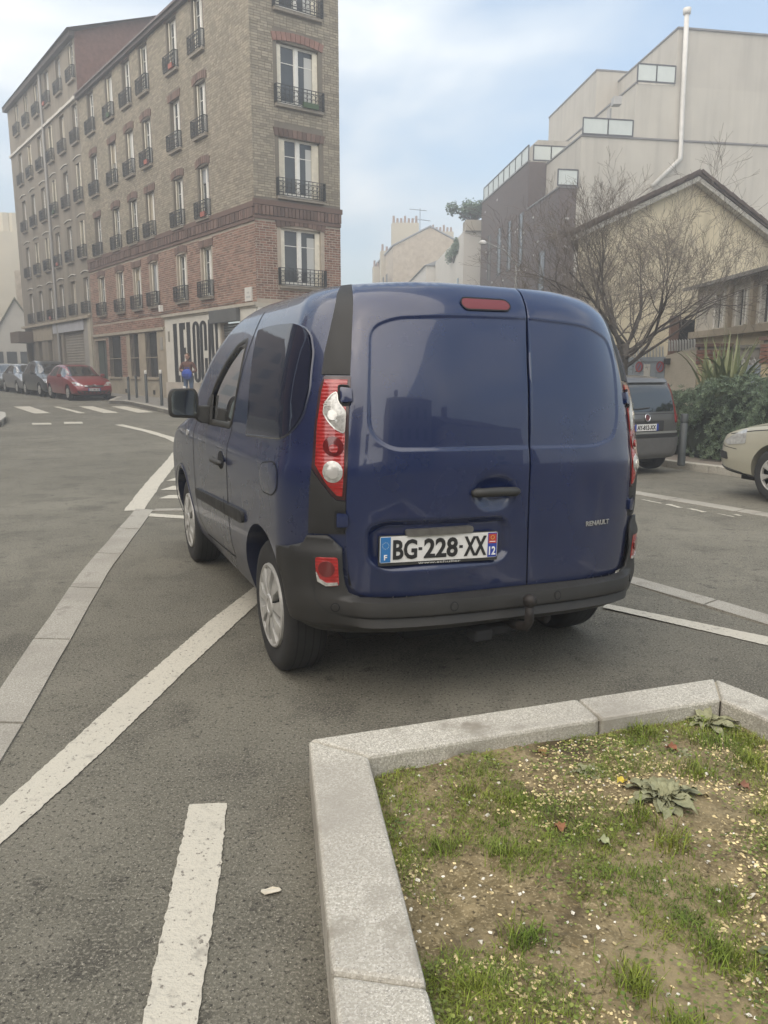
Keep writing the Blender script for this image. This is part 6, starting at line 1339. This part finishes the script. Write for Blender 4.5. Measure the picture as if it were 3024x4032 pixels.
# ================================================================== cars
def car(name, label, cat, loc, rz, paint, prof, L, Wd, wheel_r, axr, axf, opts, group=None):
    """prof: stations (y, zbottom, zbelt, ztop, halfwidth, tophalfwidth) from rear (0) to front (L); local y forward"""
    t = thing(name, label, cat, loc, rz, group)
    keys = list(zip(*prof)); ys = np.array(keys[0]); fz = [hermite(list(zip(ys, k))) for k in keys[1:]]
    N = 56; yy = 0+L*(.5-.5*np.cos(np.linspace(0, math.pi, N)))
    def sec(y):
        zb, zl, zt, w, wt = [f(y) for f in fz]; zt = max(zt, zl+.02); zm = zb+.42*(zl-zb)
        P = [(0,zb),(w*.80,zb),(w*.95,zb+.05),(w*.992,zm*.75+zb*.25),(w,zm),(w*.99,zl-.06),(w*.955,zl)]
        for f in (.2,.45,.7,.88): P.append((w*.945+(wt-w*.945)*f**1.15, zl+(zt-.045-zl)*f))
        P += [(wt*.97,zt-.03),(wt*.88,zt-.010),(wt*.6,zt+.004),(wt*.3,zt+.012),(0,zt+.014)]; return P
    V = []; ns = None
    for y in yy:
        P = sec(min(max(y, .0), L)); ring = [(x, y, z) for x, z in P]+[(-x, y, z) for x, z in P[-2:0:-1]]; ns = len(ring); V += ring
    F = [(i*ns+j, i*ns+(j+1)%ns, (i+1)*ns+(j+1)%ns, (i+1)*ns+j) for i in range(N-1) for j in range(ns)]+[tuple(range(ns)), tuple((N-1)*ns+j for j in reversed(range(ns)))]
    o = mk('body', V, F, paint, None, True); fix(o); bvh = BVHTree.FromPolygons([Vector(v) for v in V], F)
    cs = []
    for ax in (axr, axf):
        for sg in (-1, 1):
            mb = MB(); ring = [(ax+(wheel_r+.055)*math.cos(a), wheel_r+(wheel_r+.055)*math.sin(a)) for a in np.linspace(0, 2*math.pi, 32, endpoint=False)]; mb.prism(ring, sg*Wd*.32, sg*Wd*.7, lambda a, b, h: (h, a, b)); cs.append(tmp(mb))
    cut(o, cs); o.data.shade_smooth(); o.data.set_sharp_from_angle(angle=R(38)); o.parent = t; o.location = (0,0,0)
    def ray(axis):
        def f(a, b, off):
            org, d = {'L': ((-3,a,b),(1,0,0)), 'R': ((3,a,b),(-1,0,0)), 'B': ((a,-3,b),(0,1,0)), 'F': ((a,L+3,b),(0,-1,0)), 'T': ((a,b,4),(0,0,-1))}[axis]
            h = bvh.ray_cast(Vector(org), Vector(d))
            if h[0] is None: h = bvh.find_nearest(Vector(org)+Vector(d)*(3 if axis in 'LRBF' else 2.6))
            n = h[1] if h[1].dot(Vector(d)) < 0 else -h[1]; return tuple(h[0]+n*off)
        return f
    for nm, axis, poly, m, off, th in opts.get('patch', ()):
        for ax, pp in (((axis, poly),) if axis in 'BFT' else (('L', poly), ('R', poly))):
            for q in ((pp,) if not (axis in 'BF' and nm.endswith('*')) else (pp, [(-a, b) for a, b in pp])): panel(nm.rstrip('*'), q, ray(ax), off, th, opts.get('step', .07), m, o if nm.startswith('_') else t)
    for nm, axis, path, w, m, off, cl_ in opts.get('line', ()):
        for ax in ((axis,) if axis in 'BFT' else ('L', 'R')): strip(nm, path, w, ray(ax), off, m, t, cl_, .06)
    ty = wheel_parts(wheel_r, .19, wheel_r*.64, t, 'wheel', opts.get('spokes', 7)); wl = [ty]+[copy_wheel(ty, t) for _ in range(3)]
    for w_, (x, y, fl2) in zip(wl, ((-Wd/2+.115,axr,0),(-Wd/2+.115,axf,0),(Wd/2-.115,axr,1),(Wd/2-.115,axf,1))): w_.location = (x, y, wheel_r); w_.rotation_euler = (random.uniform(0,3), 0, math.pi*fl2)
    my = opts.get('mirror_y', L*.62); mz = opts.get('mirror_z', 1.0)
    for sg in (-1, 1):
        mb = MB(); mb.box(sg*(Wd/2-.06), sg*(Wd/2+.12), my, my+.10, mz, mz+.13); mb.v = [(min(p[0],p[0]), p[1], p[2]) for p in mb.v]; fix(mb.obj('door_mirror', opts.get('mirror_m', paint), t, bevel=.03))
    mb = MB(); mb.box(-Wd*.32, Wd*.32, .3, L-.3, .16, .28); mb.obj('underbody', dark, t)
    return t, ray, o
def mini_plate(t, fn, cx, cz, w, h, s, flip=1):
    mb = MB(); mb.prism([(cx-w/2,cz-h/2),(cx+w/2,cz-h/2),(cx+w/2,cz+h/2),(cx-w/2,cz+h/2)], .012, .02, fn); p = fix(mb.obj('number_plate', white_pl, t))
    for x0, x1 in ((-w/2,-w/2+.04),(w/2-.04,w/2)): prect('plate_band', cx+x0, cx+x1, cz-h/2, cz+h/2, .022, blue_ink2, fn, p)
    tx = text('plate_number', s, blk_paint, 1, .8, .02); fit(tx, w*.78, h*.68)
    for v in tx.data.vertices: v.co = fn(cx+flip*v.co.x, cz+v.co.z, .022-v.co.y)
    tx.parent = p
cglass = mat('car_glass', (.012,.014,.014), .04, spec=.9, coat=1.); hlamp = mat('headlamp', (.50,.50,.48), .12, metal=.3, coat=1., var=.25, vscale=25); trim = mat('car_trim', (.025,.025,.025), .6)
def paintm(n, c, metal=.3): return mat(n, c, .3, metal=metal, coat=.9, var=.05, vscale=3)
# --- grey city car, seen from behind
PROF_P = [(0,.30,.80,.86,.60,.56),(.05,.27,.93,1.08,.70,.63),(.11,.25,.95,1.30,.755,.62),(.22,.24,.95,1.47,.775,.615),(.50,.23,.95,1.53,.79,.61),(1.2,.22,.94,1.54,.79,.61),(2.0,.22,.93,1.50,.79,.58),(2.35,.22,.93,1.34,.79,.57),(2.75,.22,.93,1.05,.785,.60),(3.2,.23,.88,.93,.77,.60),(3.45,.26,.72,.78,.70,.55),(3.54,.34,.55,.60,.55,.42)]
ppos = HS*9.75+RS*8.12; gp_ = paintm('graphite_paint', (.13,.127,.122)); red_s = mat('red_lamp_slim', (.30,.02,.02), .2, coat=1.)
PT, PRY, PBODY = car('city_car', 'small graphite-grey city car parked by the hedge, seen from behind', 'car', (ppos.x, ppos.y, G(ppos.x, ppos.y)), R(27), gp_, PROF_P, 3.54, 1.58, .29, .55, 2.85, {'patch': [
    ('rear_window', 'B', rounded([(-.60,.985),(.60,.985),(.555,1.27),(.50,1.40),(-.50,1.40),(-.555,1.27)], .06, 4), cglass, .006, .01), ('side_window', 'S', rounded([(.42,.98),(2.35,.97),(1.95,1.40),(.55,1.42)], .06, 3), cglass, .004, .008), ('windscreen', 'F', rounded([(-.62,1.02),(.62,1.02),(.5,1.42),(-.5,1.42)], .06, 3), cglass, .004, .008),
    ('tail_light*', 'B', rounded([(.625,.80),(.705,.80),(.70,1.0),(.655,1.34),(.585,1.42),(.60,1.2)], .02, 2), red_s, .010, .015),
    ('rear_bumper', 'B', rounded([(-.70,.28),(.70,.28),(.735,.45),(.735,.58),(-.735,.58),(-.735,.45)], .05, 3), mat('bumper_grey', (.10,.098,.094), .5, var=.12, vscale=6), .035, .045), ('bumper_trim', 'B', rounded([(-.73,.59),(.73,.59),(.73,.64),(-.73,.64)], .02, 2), trim, .028, .035),
    ('chrome_edge', 'B', rounded([(-.68,.645),(.68,.645),(.68,.675),(-.68,.675)], .012, 2), mat('bright_trim', (.42,.42,.40), .3, metal=.5), .020, .03), ('plate_recess', 'B', rounded([(-.36,.68),(.36,.68),(.36,.845),(-.36,.845)], .02, 2), mat('recess_grey', (.035,.034,.033), .6), .004, .006), ('roof_spoiler', 'B', rounded([(-.52,1.41),(.52,1.41),(.50,1.455),(-.50,1.455)], .015, 2), gp_, .05, .06), ('headlight*', 'F', rounded([(.35,.62),(.68,.68),(.70,.80),(.42,.78)], .03, 2), hlamp, .006, .01)],
    'line': [('tailgate_gap', 'B', rounded([(-.62,.66),(.62,.66),(.64,.95),(-.64,.95)], .03, 2), .008, dark, .003, True), ('door_gap', 'S', [(1.30,.35),(1.30,1.45)], .008, dark, .003, False)], 'mirror_y': 2.25, 'mirror_z': .98, 'step': .05})
pb = PRY('B'); mini_plate(PT, pb, -.02, .745, .50, .105, 'AY-812-XX')
mb = MB(); ring = [pb(.0+.052*math.cos(a), .895+.052*math.sin(a), .016) for a in np.linspace(0,2*math.pi,22)]; mb.tube(ring, .008, 6, False); mb.obj('maker_badge', chrome, PT, True); panel('badge_disc', circ(0,.895,.045), pb, .010, .008, .03, mat('badge_red', (.18,.05,.05), .3, metal=.3), PT)
mb = MB(); mb.tube([pb(-.30,1.02,.02), pb(.05,1.04,.025)], .012, 6); mb.obj('wiper', trim, PT)
mb = MB(); mb.lathe([(.02,.24),(.10,.28),(.10,.10),(.04,.001)], 24, 'y', (.1,.25,.34)); 
# --- beige saloon front corner on the right
PROF_S = [(0,.30,.70,.78,.60,.5),(.10,.25,.86,.96,.76,.6),(.35,.23,.93,1.05,.85,.62),(.8,.22,.94,1.30,.875,.58),(1.3,.21,.93,1.43,.88,.58),(2.0,.21,.92,1.45,.88,.59),(2.6,.21,.91,1.30,.88,.57),(3.05,.21,.90,1.03,.875,.60),(3.6,.22,.84,.90,.86,.64),(4.0,.24,.74,.80,.81,.62),(4.18,.27,.62,.68,.70,.56),(4.26,.36,.50,.55,.50,.42)]
bpos = HS*(7.72-4.26)+RS*8.27; gold = paintm('champagne_paint', (.50,.475,.37), .3)
ST, SRY, _ = car('saloon_car', 'champagne-beige car whose front corner is parked by the hedge', 'car', (bpos.x, bpos.y, G(bpos.x, bpos.y)-.05), R(21), gold, PROF_S, 4.26, 1.76, .31, .75, 3.20, {'patch': [
    ('side_window', 'S', rounded([(.75,.97),(2.95,.94),(2.45,1.32),(1.1,1.36)], .05, 3), cglass, .004, .008), ('windscreen', 'F', rounded([(-.68,.97),(.68,.97),(.54,1.36),(-.54,1.36)], .05, 3), cglass, .004, .008), ('headlight', 'S', rounded([(3.66,.64),(3.98,.60),(4.06,.64),(3.86,.74),(3.66,.82)], .03, 3), hlamp, .006, .012),
    ('bumper_guard', 'S', rounded([(3.95,.42),(4.19,.44),(4.19,.52),(3.98,.51)], .02, 2), trim, .012, .02), ('lower_lip', 'S', rounded([(3.70,.24),(4.15,.29),(4.17,.33),(3.72,.28)], .01, 2), trim, .012, .02), ('grille', 'F', rounded([(-.4,.42),(.4,.42),(.45,.55),(-.45,.55)], .03, 2), trim, .004, .01)],
    'line': [('bonnet_gap', 'S', [(3.05,.86),(3.55,.80),(3.95,.735)], .010, dark, .003, False), ('wing_gap', 'S', [(3.0,.35),(3.02,.90)], .008, dark, .003, False), ('bumper_gap', 'S', [(3.80,.56),(4.02,.575),(4.10,.60)], .008, dark, .003, False)], 'mirror_y': 2.55, 'mirror_z': .92, 'step': .045})
# --- cars parked facing us along the left street
PROF_H = [(0,.32,.75,.85,.60,.50),(.08,.26,.90,1.05,.76,.58),(.30,.23,.95,1.25,.85,.58),(.75,.22,.95,1.42,.875,.58),(1.4,.21,.94,1.47,.88,.60),(2.1,.21,.93,1.43,.88,.58),(2.6,.21,.92,1.22,.88,.58),(3.05,.21,.91,1.00,.875,.62),(3.6,.22,.82,.88,.86,.64),(3.95,.24,.70,.76,.82,.62),(4.15,.27,.60,.66,.74,.60),(4.24,.34,.50,.55,.60,.5)]
PROF_M = [(a, b, c*1.06, d*(1.12 if .2 < a < 3 else 1.07), e, f) for a, b, c, d, e, f in PROF_H]
def side_car(i, tfront, name, label, paint, prof, plate=None, zsc=1., extra=(), length=4.24):
    p = Vector(fl(tfront+length, 2.22)); q = Vector(fl(tfront, 2.22)); g0, g1 = G(p.x, p.y), G(q.x, q.y); d = (q-p).normalized()
    mk_ = 1.06 if prof is PROF_M else 1.
    T, ry, _ = car(name, label, 'car', (p.x, p.y, g0), math.atan2(-d.x, d.y), paint, prof, 4.24, 1.76, .31, .72, 3.42, {'patch': [
        ('side_window', 'S', rounded([(.62,.985*mk_),(1.70,.975*mk_),(1.70,1.38*mk_),(.95,1.38*mk_)], .05, 3), cglass, .004, .008), ('side_window', 'S', rounded([(1.78,.975*mk_),(2.85,.955*mk_),(2.40,1.28*mk_),(1.78,1.38*mk_)], .05, 3), cglass, .004, .008),
        ('windscreen', 'F', rounded([(-.69,1.0*mk_),(.69,1.0*mk_),(.54,1.40*mk_),(-.54,1.40*mk_)], .06, 3), cglass, .004, .008), ('headlight*', 'F', rounded([(.40,.60*mk_),(.76,.62*mk_),(.80,.76*mk_),(.62,.76*mk_)], .03, 2), hlamp, .008, .014),
        ('lower_grille', 'F', rounded([(-.62,.30),(.62,.30),(.70,.42),(-.70,.42)], .03, 2), trim, .006, .012), ('upper_grille', 'F', rounded([(-.36,.555),(.36,.555),(.38,.615),(-.38,.615)], .015, 2), trim, .006, .012)]+list(extra),
        'line': [('door_gap', 'S', [(1.74,.32),(1.74,.95)], .01, dark, .003, False), ('door_gap', 'S', [(2.82,.34),(2.86,.92)], .01, dark, .003, False), ('bonnet_gap', 'F', [(-.72,.80*mk_),(-.60,.99*mk_),(.60,.99*mk_),(.72,.80*mk_)], .012, dark, .003, False)], 'mirror_y': 2.5, 'mirror_z': .95*mk_, 'step': .08})
    if plate: mini_plate(T, ry('F'), 0, .46, .50, .105, plate, -1)
    T.rotation_euler[0] = math.atan2(g1-g0, length); return T, ry
redp = paintm('red_paint', (.22,.018,.022), .15)
T1, R1 = side_car(0, 10.1, 'hatchback_car', 'red hatchback with chevron grille parked first in the left row', redp, PROF_H, 'CX-581-SD')
f1 = R1('F')
for z in (.615,.575):
    mb = MB(); mb.tube([f1(x, z+(.05*(1-abs(x)/.10) if abs(x) < .10 else 0), .022) for x in (-.40,-.25,-.10,0,.10,.25,.40)], .013, 5); mb.obj('chevron_bar', chrome, T1, True)
side_car(1, 14.6, 'minivan_car', 'dark grey tall minivan parked between red hatchback and silver car', paintm('dark_grey_paint', (.055,.06,.06)), PROF_M)
side_car(2, 19.0, 'silver_car', 'bright silver car parked behind the dark minivan', paintm('silver_paint', (.36,.36,.36), .6), PROF_H)
side_car(3, 23.4, 'grey_car', 'dull grey car parked between silver car and dark red car', paintm('dull_grey_paint', (.16,.155,.145), .4), PROF_H)
side_car(4, 27.9, 'red_car', 'dark red car parked before the white van on the left street', paintm('dark_red_paint', (.20,.03,.03), .2), PROF_H)
PROF_V = [(0,.4,1.1,1.9,.8,.7),(.1,.35,1.2,2.2,.9,.8),(.5,.33,1.25,2.3,.95,.82),(3.0,.33,1.25,2.3,.95,.82),(3.6,.33,1.22,2.15,.95,.78),(4.0,.33,1.18,1.65,.94,.76),(4.4,.34,1.05,1.18,.92,.74),(4.7,.36,.85,.95,.85,.7),(4.8,.42,.7,.78,.7,.6)]
p = Vector(fl(32.4+4.8, 2.25)); q = Vector(fl(32.4, 2.25)); d = (q-p).normalized()
car('white_van', 'white high-roofed van parked last in the left street row', 'van', (p.x, p.y, G(p.x,p.y)), math.atan2(-d.x, d.y), paintm('white_paint', (.62,.61,.58), 0), PROF_V, 4.8, 1.9, .33, .9, 3.9, {'patch': [('windscreen', 'F', rounded([(-.75,1.25),(.75,1.25),(.66,2.05),(-.66,2.05)], .06, 3), cglass, .004, .01), ('side_window', 'S', rounded([(2.9,1.28),(4.0,1.25),(3.6,1.9),(2.9,1.95)], .06, 3), cglass, .004, .01), ('headlight*', 'F', rounded([(.5,.75),(.82,.8),(.84,1.0),(.6,.98)], .03, 2), hlamp, .008, .014)], 'mirror_y': 3.7, 'mirror_z': 1.3, 'step': .1})
# ================================================================== bollards
def bollard(loc, h, white, label, r=.045, group=None):
    t = thing('bollard', label, 'bollard', loc, 0, group); bm1 = mat('bollard_grey', (.055,.062,.062), .55, var=.15, vscale=8); mb = MB()
    mb.lathe([(0,r*1.05),(.03,r),(h-.16,r),(h-.155,r*.86),(h-.13,r*.86),(h-.125,r)], 16, 'z'); mb.lathe([(-.02,r*.9),(0,r*1.05)], 16, 'z'); mb.obj('post', bm1, t, True)
    mb = MB(); mb.lathe([(h-.125,r),(h-.02,r),(h,r*.8),(h,.001)], 16, 'z'); mb.obj('cap', mat('bollard_white', (.60,.58,.53), .6) if white else bm1, t, True)
def on_pave(x, y): return (x, y, G(x, y)+.13)
bollard(on_pave(-8.65, 28.35), 1.16, True, 'tall grey bollard with white cap nearer the red hatchback', .05, 'white-capped bollards'); bollard(on_pave(-7.55, 26.4), 1.2, True, 'tall grey bollard with white cap nearer the van mirror', .05, 'white-capped bollards')
bollard(on_pave(-10.0, 30.5), .90, False, 'short plain grey bollard closest to the red hatchback', .05); bollard(on_pave(-10.2, 32.1), .92, False, 'short plain grey bollard close to the barred windows', .05)
bp2 = (4.84, 12.47); bollard((bp2[0], bp2[1], G(*bp2)+.125), .82, False, 'stout dark bollard standing before the hedge', .06)
bollard(on_pave(-6.15, 24.0), .72, True, 'short grey bollard with pale cap at the pavement corner', .05)
# ================================================================== person with a blue bag
def person():
    """one skinned body; x right, y forward (facing -y towards us), feet at origin"""
    loc = Vector((-7.15, 28.55, G(-7.15, 28.55)+.13)); t = thing('person', 'person in brown jacket and jeans holding a blue bag at the painted wall', 'person', loc, R(-14))
    J = {'pelvis': (0,0,.95,.155,.125), 'waist': (0,.01,1.08,.155,.12), 'chest': (0,.0,1.28,.18,.135), 'neckb': (0,.0,1.47,.085,.08), 'neck': (0,-.01,1.53,.058,.058),
         'hipL': (-.10,0,.90,.10,.105), 'kneeL': (-.115,-.02,.50,.070,.072), 'ankL': (-.12,.03,.09,.048,.05), 'toeL': (-.135,-.13,.035,.042,.035), 'hipR': (.10,0,.90,.10,.105), 'kneeR': (.12,-.015,.50,.070,.072), 'ankR': (.13,.03,.09,.048,.05), 'toeR': (.15,-.13,.035,.042,.035),
         'shL': (-.19,0,1.42,.078,.075), 'elL': (-.33,.02,1.16,.058,.055), 'wrL': (-.17,-.20,1.14,.038,.036), 'shR': (.19,0,1.42,.078,.075), 'elR': (.33,.01,1.14,.058,.055), 'wrR': (.15,-.20,1.06,.038,.036)}
    E_ = [('pelvis','waist'),('waist','chest'),('chest','neckb'),('neckb','neck'),('pelvis','hipL'),('hipL','kneeL'),('kneeL','ankL'),('ankL','toeL'),('pelvis','hipR'),('hipR','kneeR'),('kneeR','ankR'),('ankR','toeR'),('chest','shL'),('shL','elL'),('elL','wrL'),('chest','shR'),('shR','elR'),('elR','wrR')]
    def skin(name, J, E_, root, m, sub=2):
        names = list(J); me = bpy.data.meshes.new(name); me.from_pydata([J[n][:3] for n in names], [(names.index(a), names.index(b)) for a, b in E_], []); o = put(bpy.data.objects.new(name, me))
        o.modifiers.new('skin', 'SKIN'); 
        for i, n in enumerate(names): me.skin_vertices[0].data[i].radius = J[n][3:5]; me.skin_vertices[0].data[i].use_root = (n == root)
        s = o.modifiers.new('sub', 'SUBSURF'); s.levels = sub; s.render_levels = sub; bpy.context.view_layer.update()
        mm = bpy.data.meshes.new_from_object(o.evaluated_get(bpy.context.evaluated_depsgraph_get())); o.modifiers.clear(); o.data = mm
        mm.materials.clear(); mm.materials.append(m); mm.shade_smooth(); o.parent = t; return o
    jeans = mat('jeans', (.085,.125,.20), .9, var=.2, vscale=9); jacket = mat('brown_jacket', (.13,.062,.045), .9, var=.2, vscale=9); skinm = mat('skin', (.42,.24,.17), .6); shoe = mat('shoe', (.03,.03,.03), .7)
    b = skin('body', J, E_, 'pelvis', jacket); b.data.materials.append(jeans); b.data.materials.append(shoe)
    for p in b.data.polygons: z = p.center.z; p.material_index = 2 if z < .085 else (1 if z < .99 and abs(p.center.x) < .24 and p.center.y > -.19 else 0)
    # head with face
    def ell(c, r, n=16, m_=10): 
        v = [(c[0], c[1], c[2]+r[2])]; 
        for i in range(1, m_):
            a = math.pi*i/m_
            for j in range(n): q = 2*math.pi*j/n; v.append((c[0]+r[0]*math.sin(a)*math.cos(q), c[1]+r[1]*math.sin(a)*math.sin(q), c[2]+r[2]*math.cos(a)))
        v.append((c[0], c[1], c[2]-r[2])); f = [(0,1+j,1+(j+1)%n) for j in range(n)]
        for i in range(m_-2): f += [(1+i*n+j,1+(i+1)*n+j,1+(i+1)*n+(j+1)%n,1+i*n+(j+1)%n) for j in range(n)]
        k = 1+(m_-2)*n; f += [(k+j, len(v)-1, k+(j+1)%n) for j in range(n)]; return v, f
    hv, hf = ell((0,-.015,1.645), (.076,.095,.118), 20, 14); hv = [(x*(1-.28*max(0,(1.62-z)/.1)), y-.012*max(0,(1.62-z)/.1)*(y < 0), z) for x, y, z in hv]
    head = mk('head', hv, hf, skinm, t, True)
    for s in (-1, 1):
        e = mk('ear', *ell((s*.078,-.005,1.645), (.012,.026,.034), 10, 8), skinm, head, True); e = mk('eye', *ell((s*.030,-.098,1.662), (.013,.008,.008), 8, 6), mat('eye', (.02,.015,.012), .3), head, True)
    mb = MB(); mb.add([(-.012,-.105,1.665),(.012,-.105,1.665),(.019,-.110,1.622),(-.019,-.110,1.622),(0,-.136,1.628)], [(0,1,4),(1,2,4),(2,3,4),(3,0,4)]); mb.obj('nose', skinm, head, True); mk('mouth', *ell((0,-.098,1.588), (.024,.008,.007), 10, 6), mat('lips', (.28,.12,.1), .6), head, True)
    mb = MB()
    for s in (-1, 1): mb.tube([(s*.034+.022*math.cos(a), -.115, 1.660+.017*math.sin(a)) for a in np.linspace(0,2*math.pi,12)], .003, 4, False); mb.tube([(s*.056,-.112,1.662),(s*.078,0,1.665)], .003, 4)
    mb.obj('glasses', trim, head)
    hv, hf = ell((0,.004,1.672), (.082,.100,.108), 20, 12); hair = mk('hair', [(x, y, max(z, 1.675-.06*(y > .0))) if not (y < -.055 and z < 1.72) else (x, y+.03, max(z, 1.715)) for x, y, z in hv], hf, mat('short_hair', (.13,.085,.055), .9), t, True)
    # hands: palm plus five fingers each, closed on the bag strap
    for s, w in ((-1, J['wrL']), (1, J['wrR'])):
        d = Vector((-s*.75, -.45, .15)).normalized(); p = Vector(w[:3]); sd_ = d.cross(Vector((0,0,1))).normalized(); H = {'wrist': (*p, .030,.026), 'palm': (*(p+d*.05), .042,.024), 'knuck': (*(p+d*.085), .042,.020)}; Eh = [('wrist','palm'),('palm','knuck')]
        for k in range(4):
            o0 = p+d*.085+Vector((0,0,.027-.018*k)); l = (.034,.038,.036,.028)[k]; H['a%d'%k] = (*o0, .011,.011); H['b%d'%k] = (*(o0+d*l), .0095,.0095); H['c%d'%k] = (*(o0+d*(l*1.25)+Vector((0,l*.9,-.004))), .0085,.0085); Eh += [('knuck','a%d'%k),('a%d'%k,'b%d'%k),('b%d'%k,'c%d'%k)]
        H['t1'] = (*(p+d*.04+Vector((0,.0,.038))), .012,.012); H['t2'] = (*(p+d*.085+Vector((0,-.02,.05))), .010,.010); Eh += [('palm','t1'),('t1','t2')]
        skin('hand', H, Eh, 'wrist', skinm, 1)
    # blue bag held in front
    bl = thing('shoulder_bag', 'bright blue soft bag held against the person in brown jacket', 'bag', loc+Vector((.02,-.27,1.02)), R(-14)); bv, bf = ell((0,0,0), (.20,.10,.19), 24, 16)
    bv = [(x*(1+.05*math.sin(9*z)), y*(1+.14*math.sin(x*23+z*17)), z*(1+.06*math.sin(x*12))-.02*abs(x)) for x, y, z in bv]; mk('bag_body', bv, bf, mat('blue_cloth', (.028,.07,.36), .75, var=.25, vscale=9), bl, True)
    mb = MB(); mb.tube([(-.14,0,.12),(-.08,.03,.24),(.05,.04,.24),(.13,.0,.13)], .012, 6); mb.obj('strap', mat('blue_strap', (.02,.045,.22), .8), bl, True); mb = MB(); mb.box(-.1,.1,-.112,-.09,-.1,.02); mb.obj('pocket', mat('blue_strap', ()), bl, bevel=.02)
person()
# ================================================================== houses behind the camera (seen mirrored in the van paint)
def rear_house(name, label, x, y, w, dpt, h, wm, rm, ridge=2.2):
    t = thing(name, label, 'house', (x, y, 0)); mb = MB(); mb.box(0, w, -dpt, 0, -.2, h); mb.obj('wall', wm, t)
    mb = MB(); mb.add([(-.3,.3,h),(w+.3,.3,h),(w+.3,-dpt-.3,h),(-.3,-dpt-.3,h),(-.3,-dpt/2,h+ridge),(w+.3,-dpt/2,h+ridge)], [(0,1,5,4),(2,3,4,5),(0,4,3),(1,2,5)]); fix(mb.obj('roof', rm, t))
    mb = MB(); mb.box(w*.2, w*.2+1.2, -dpt/2-.4, -dpt/2+.4, h, h+ridge+1.4); mb.obj('chimney', brick_dark, t)
    for k in range(int(w/2.6)):
        for z in np.arange(1.0, h-1.6, 2.8): mb = MB(); mb.box(1+k*2.6, 2+k*2.6, .0, .03, z, z+1.5); f = mb.obj('window', pane_m, t)
rear_house('terraced_house', 'cream terraced house across the road behind the viewpoint', -30, -26, 13, 9, 7.5, cream, slate); rear_house('terraced_house', 'brown brick terraced house across the road behind the viewpoint', -16, -24, 12, 9, 11.5, brick_dark, slate)
rear_house('terraced_house', 'low beige house across the road behind the viewpoint', -3, -24, 9, 9, 5.0, beige, slate); rear_house('terraced_house', 'tall grey house across the road behind the viewpoint', 7, -24, 14, 9, 12, mat('grey_render', ()), slate); rear_house('terraced_house', 'long yellow house across the road behind the viewpoint', 22, -20, 15, 9, 8, yel, slate)
rear_house('brick_apartments', 'brown brick apartment house lining the left side of the street', -27, 7.5, 8, 24, 13, mat('row_brick', (.30,.19,.145), .9, var=.2, vscale=2), slate)

LR_ = thing('brick_row', 'long brown brick apartment row facing the tenement across the left street', 'building', (-17.5, 15.0, 0)); FRW = Face((-17.5, 15.0), UL); dL_ = -NL
def rowbox(name, a0, a1, b0, b1, z0, z1, m):
    mb = MB(); ring = [Vector((0,0))+UL*a+NL*b for a, b in ((a0,b0),(a1,b0),(a1,b1),(a0,b1))]
    mb.add([(p.x,p.y,z0) for p in ring]+[(p.x,p.y,z1) for p in ring], [(0,1,2,3),(7,6,5,4),(0,4,5,1),(1,5,6,2),(2,6,7,3),(3,7,4,0)]); return fix(mb.obj(name, m, LR_))
rowbox('wall', 0, 20, 0, 9, -.2, 12.5, mat('row_brick', (.30,.19,.145), .9, var=.2, vscale=2)); rowbox('wall', 20.05, 44, .3, 9, -.2, 15.5, mat('row_render', (.32,.27,.2), .9, var=.12, vscale=1)); rowbox('ground_floor', .0, 20, -.06, 0, -.2, 3.2, cream)
for k in range(16):
    for z in (1.0, 4.4, 7.4, 10.4):
        a = 1.0+k*2.7; f = rowbox('window', a, a+1.1, -.10, .0 if a < 20 else .3, z, z+1.7, pane_m)

t, q = block('reflection_house', 'tall brown house added out of view to fill the van window reflection', (-36.5, 62.5), (-1,-.45), 22, (-.45,1), 9, 14.5, mat('brown_render', (.17,.13,.10), .9, var=.15, vscale=1))  # unseen house put in for the quarter window to mirror
for k in range(8):
    for z in (1.2, 4.4, 7.4, 10.4): mb = MB(); mb.add([q(1+k*2.6,-.05,z), q(2.1+k*2.6,-.05,z), q(2.1+k*2.6,-.05,z+1.8), q(1+k*2.6,-.05,z+1.8)], [(0,1,2,3)]); mb.obj('window', pane_m, t)
# ================================================================== volume added to imitate a milky lens veil
hz = MB(); hz.box(-110, 110, -60, 135, -2.5, 24); ho = hz.obj('veil', None); hm = bpy.data.materials.new('veil_volume'); hm.use_nodes = True; hm.node_tree.nodes.clear(); ho.data.materials.append(hm)
pv_ = hm.node_tree.nodes.new('ShaderNodeVolumePrincipled'); pv_.inputs['Density'].default_value = .0068; pv_.inputs['Color'].default_value = (.93,.95,.97,1); pv_.inputs['Anisotropy'].default_value = .2
om = hm.node_tree.nodes.new('ShaderNodeOutputMaterial'); hm.node_tree.links.new(pv_.outputs[0], om.inputs['Volume']); tag(ho, 'added pale haze hanging over the whole street', 'veil', kind='stuff')
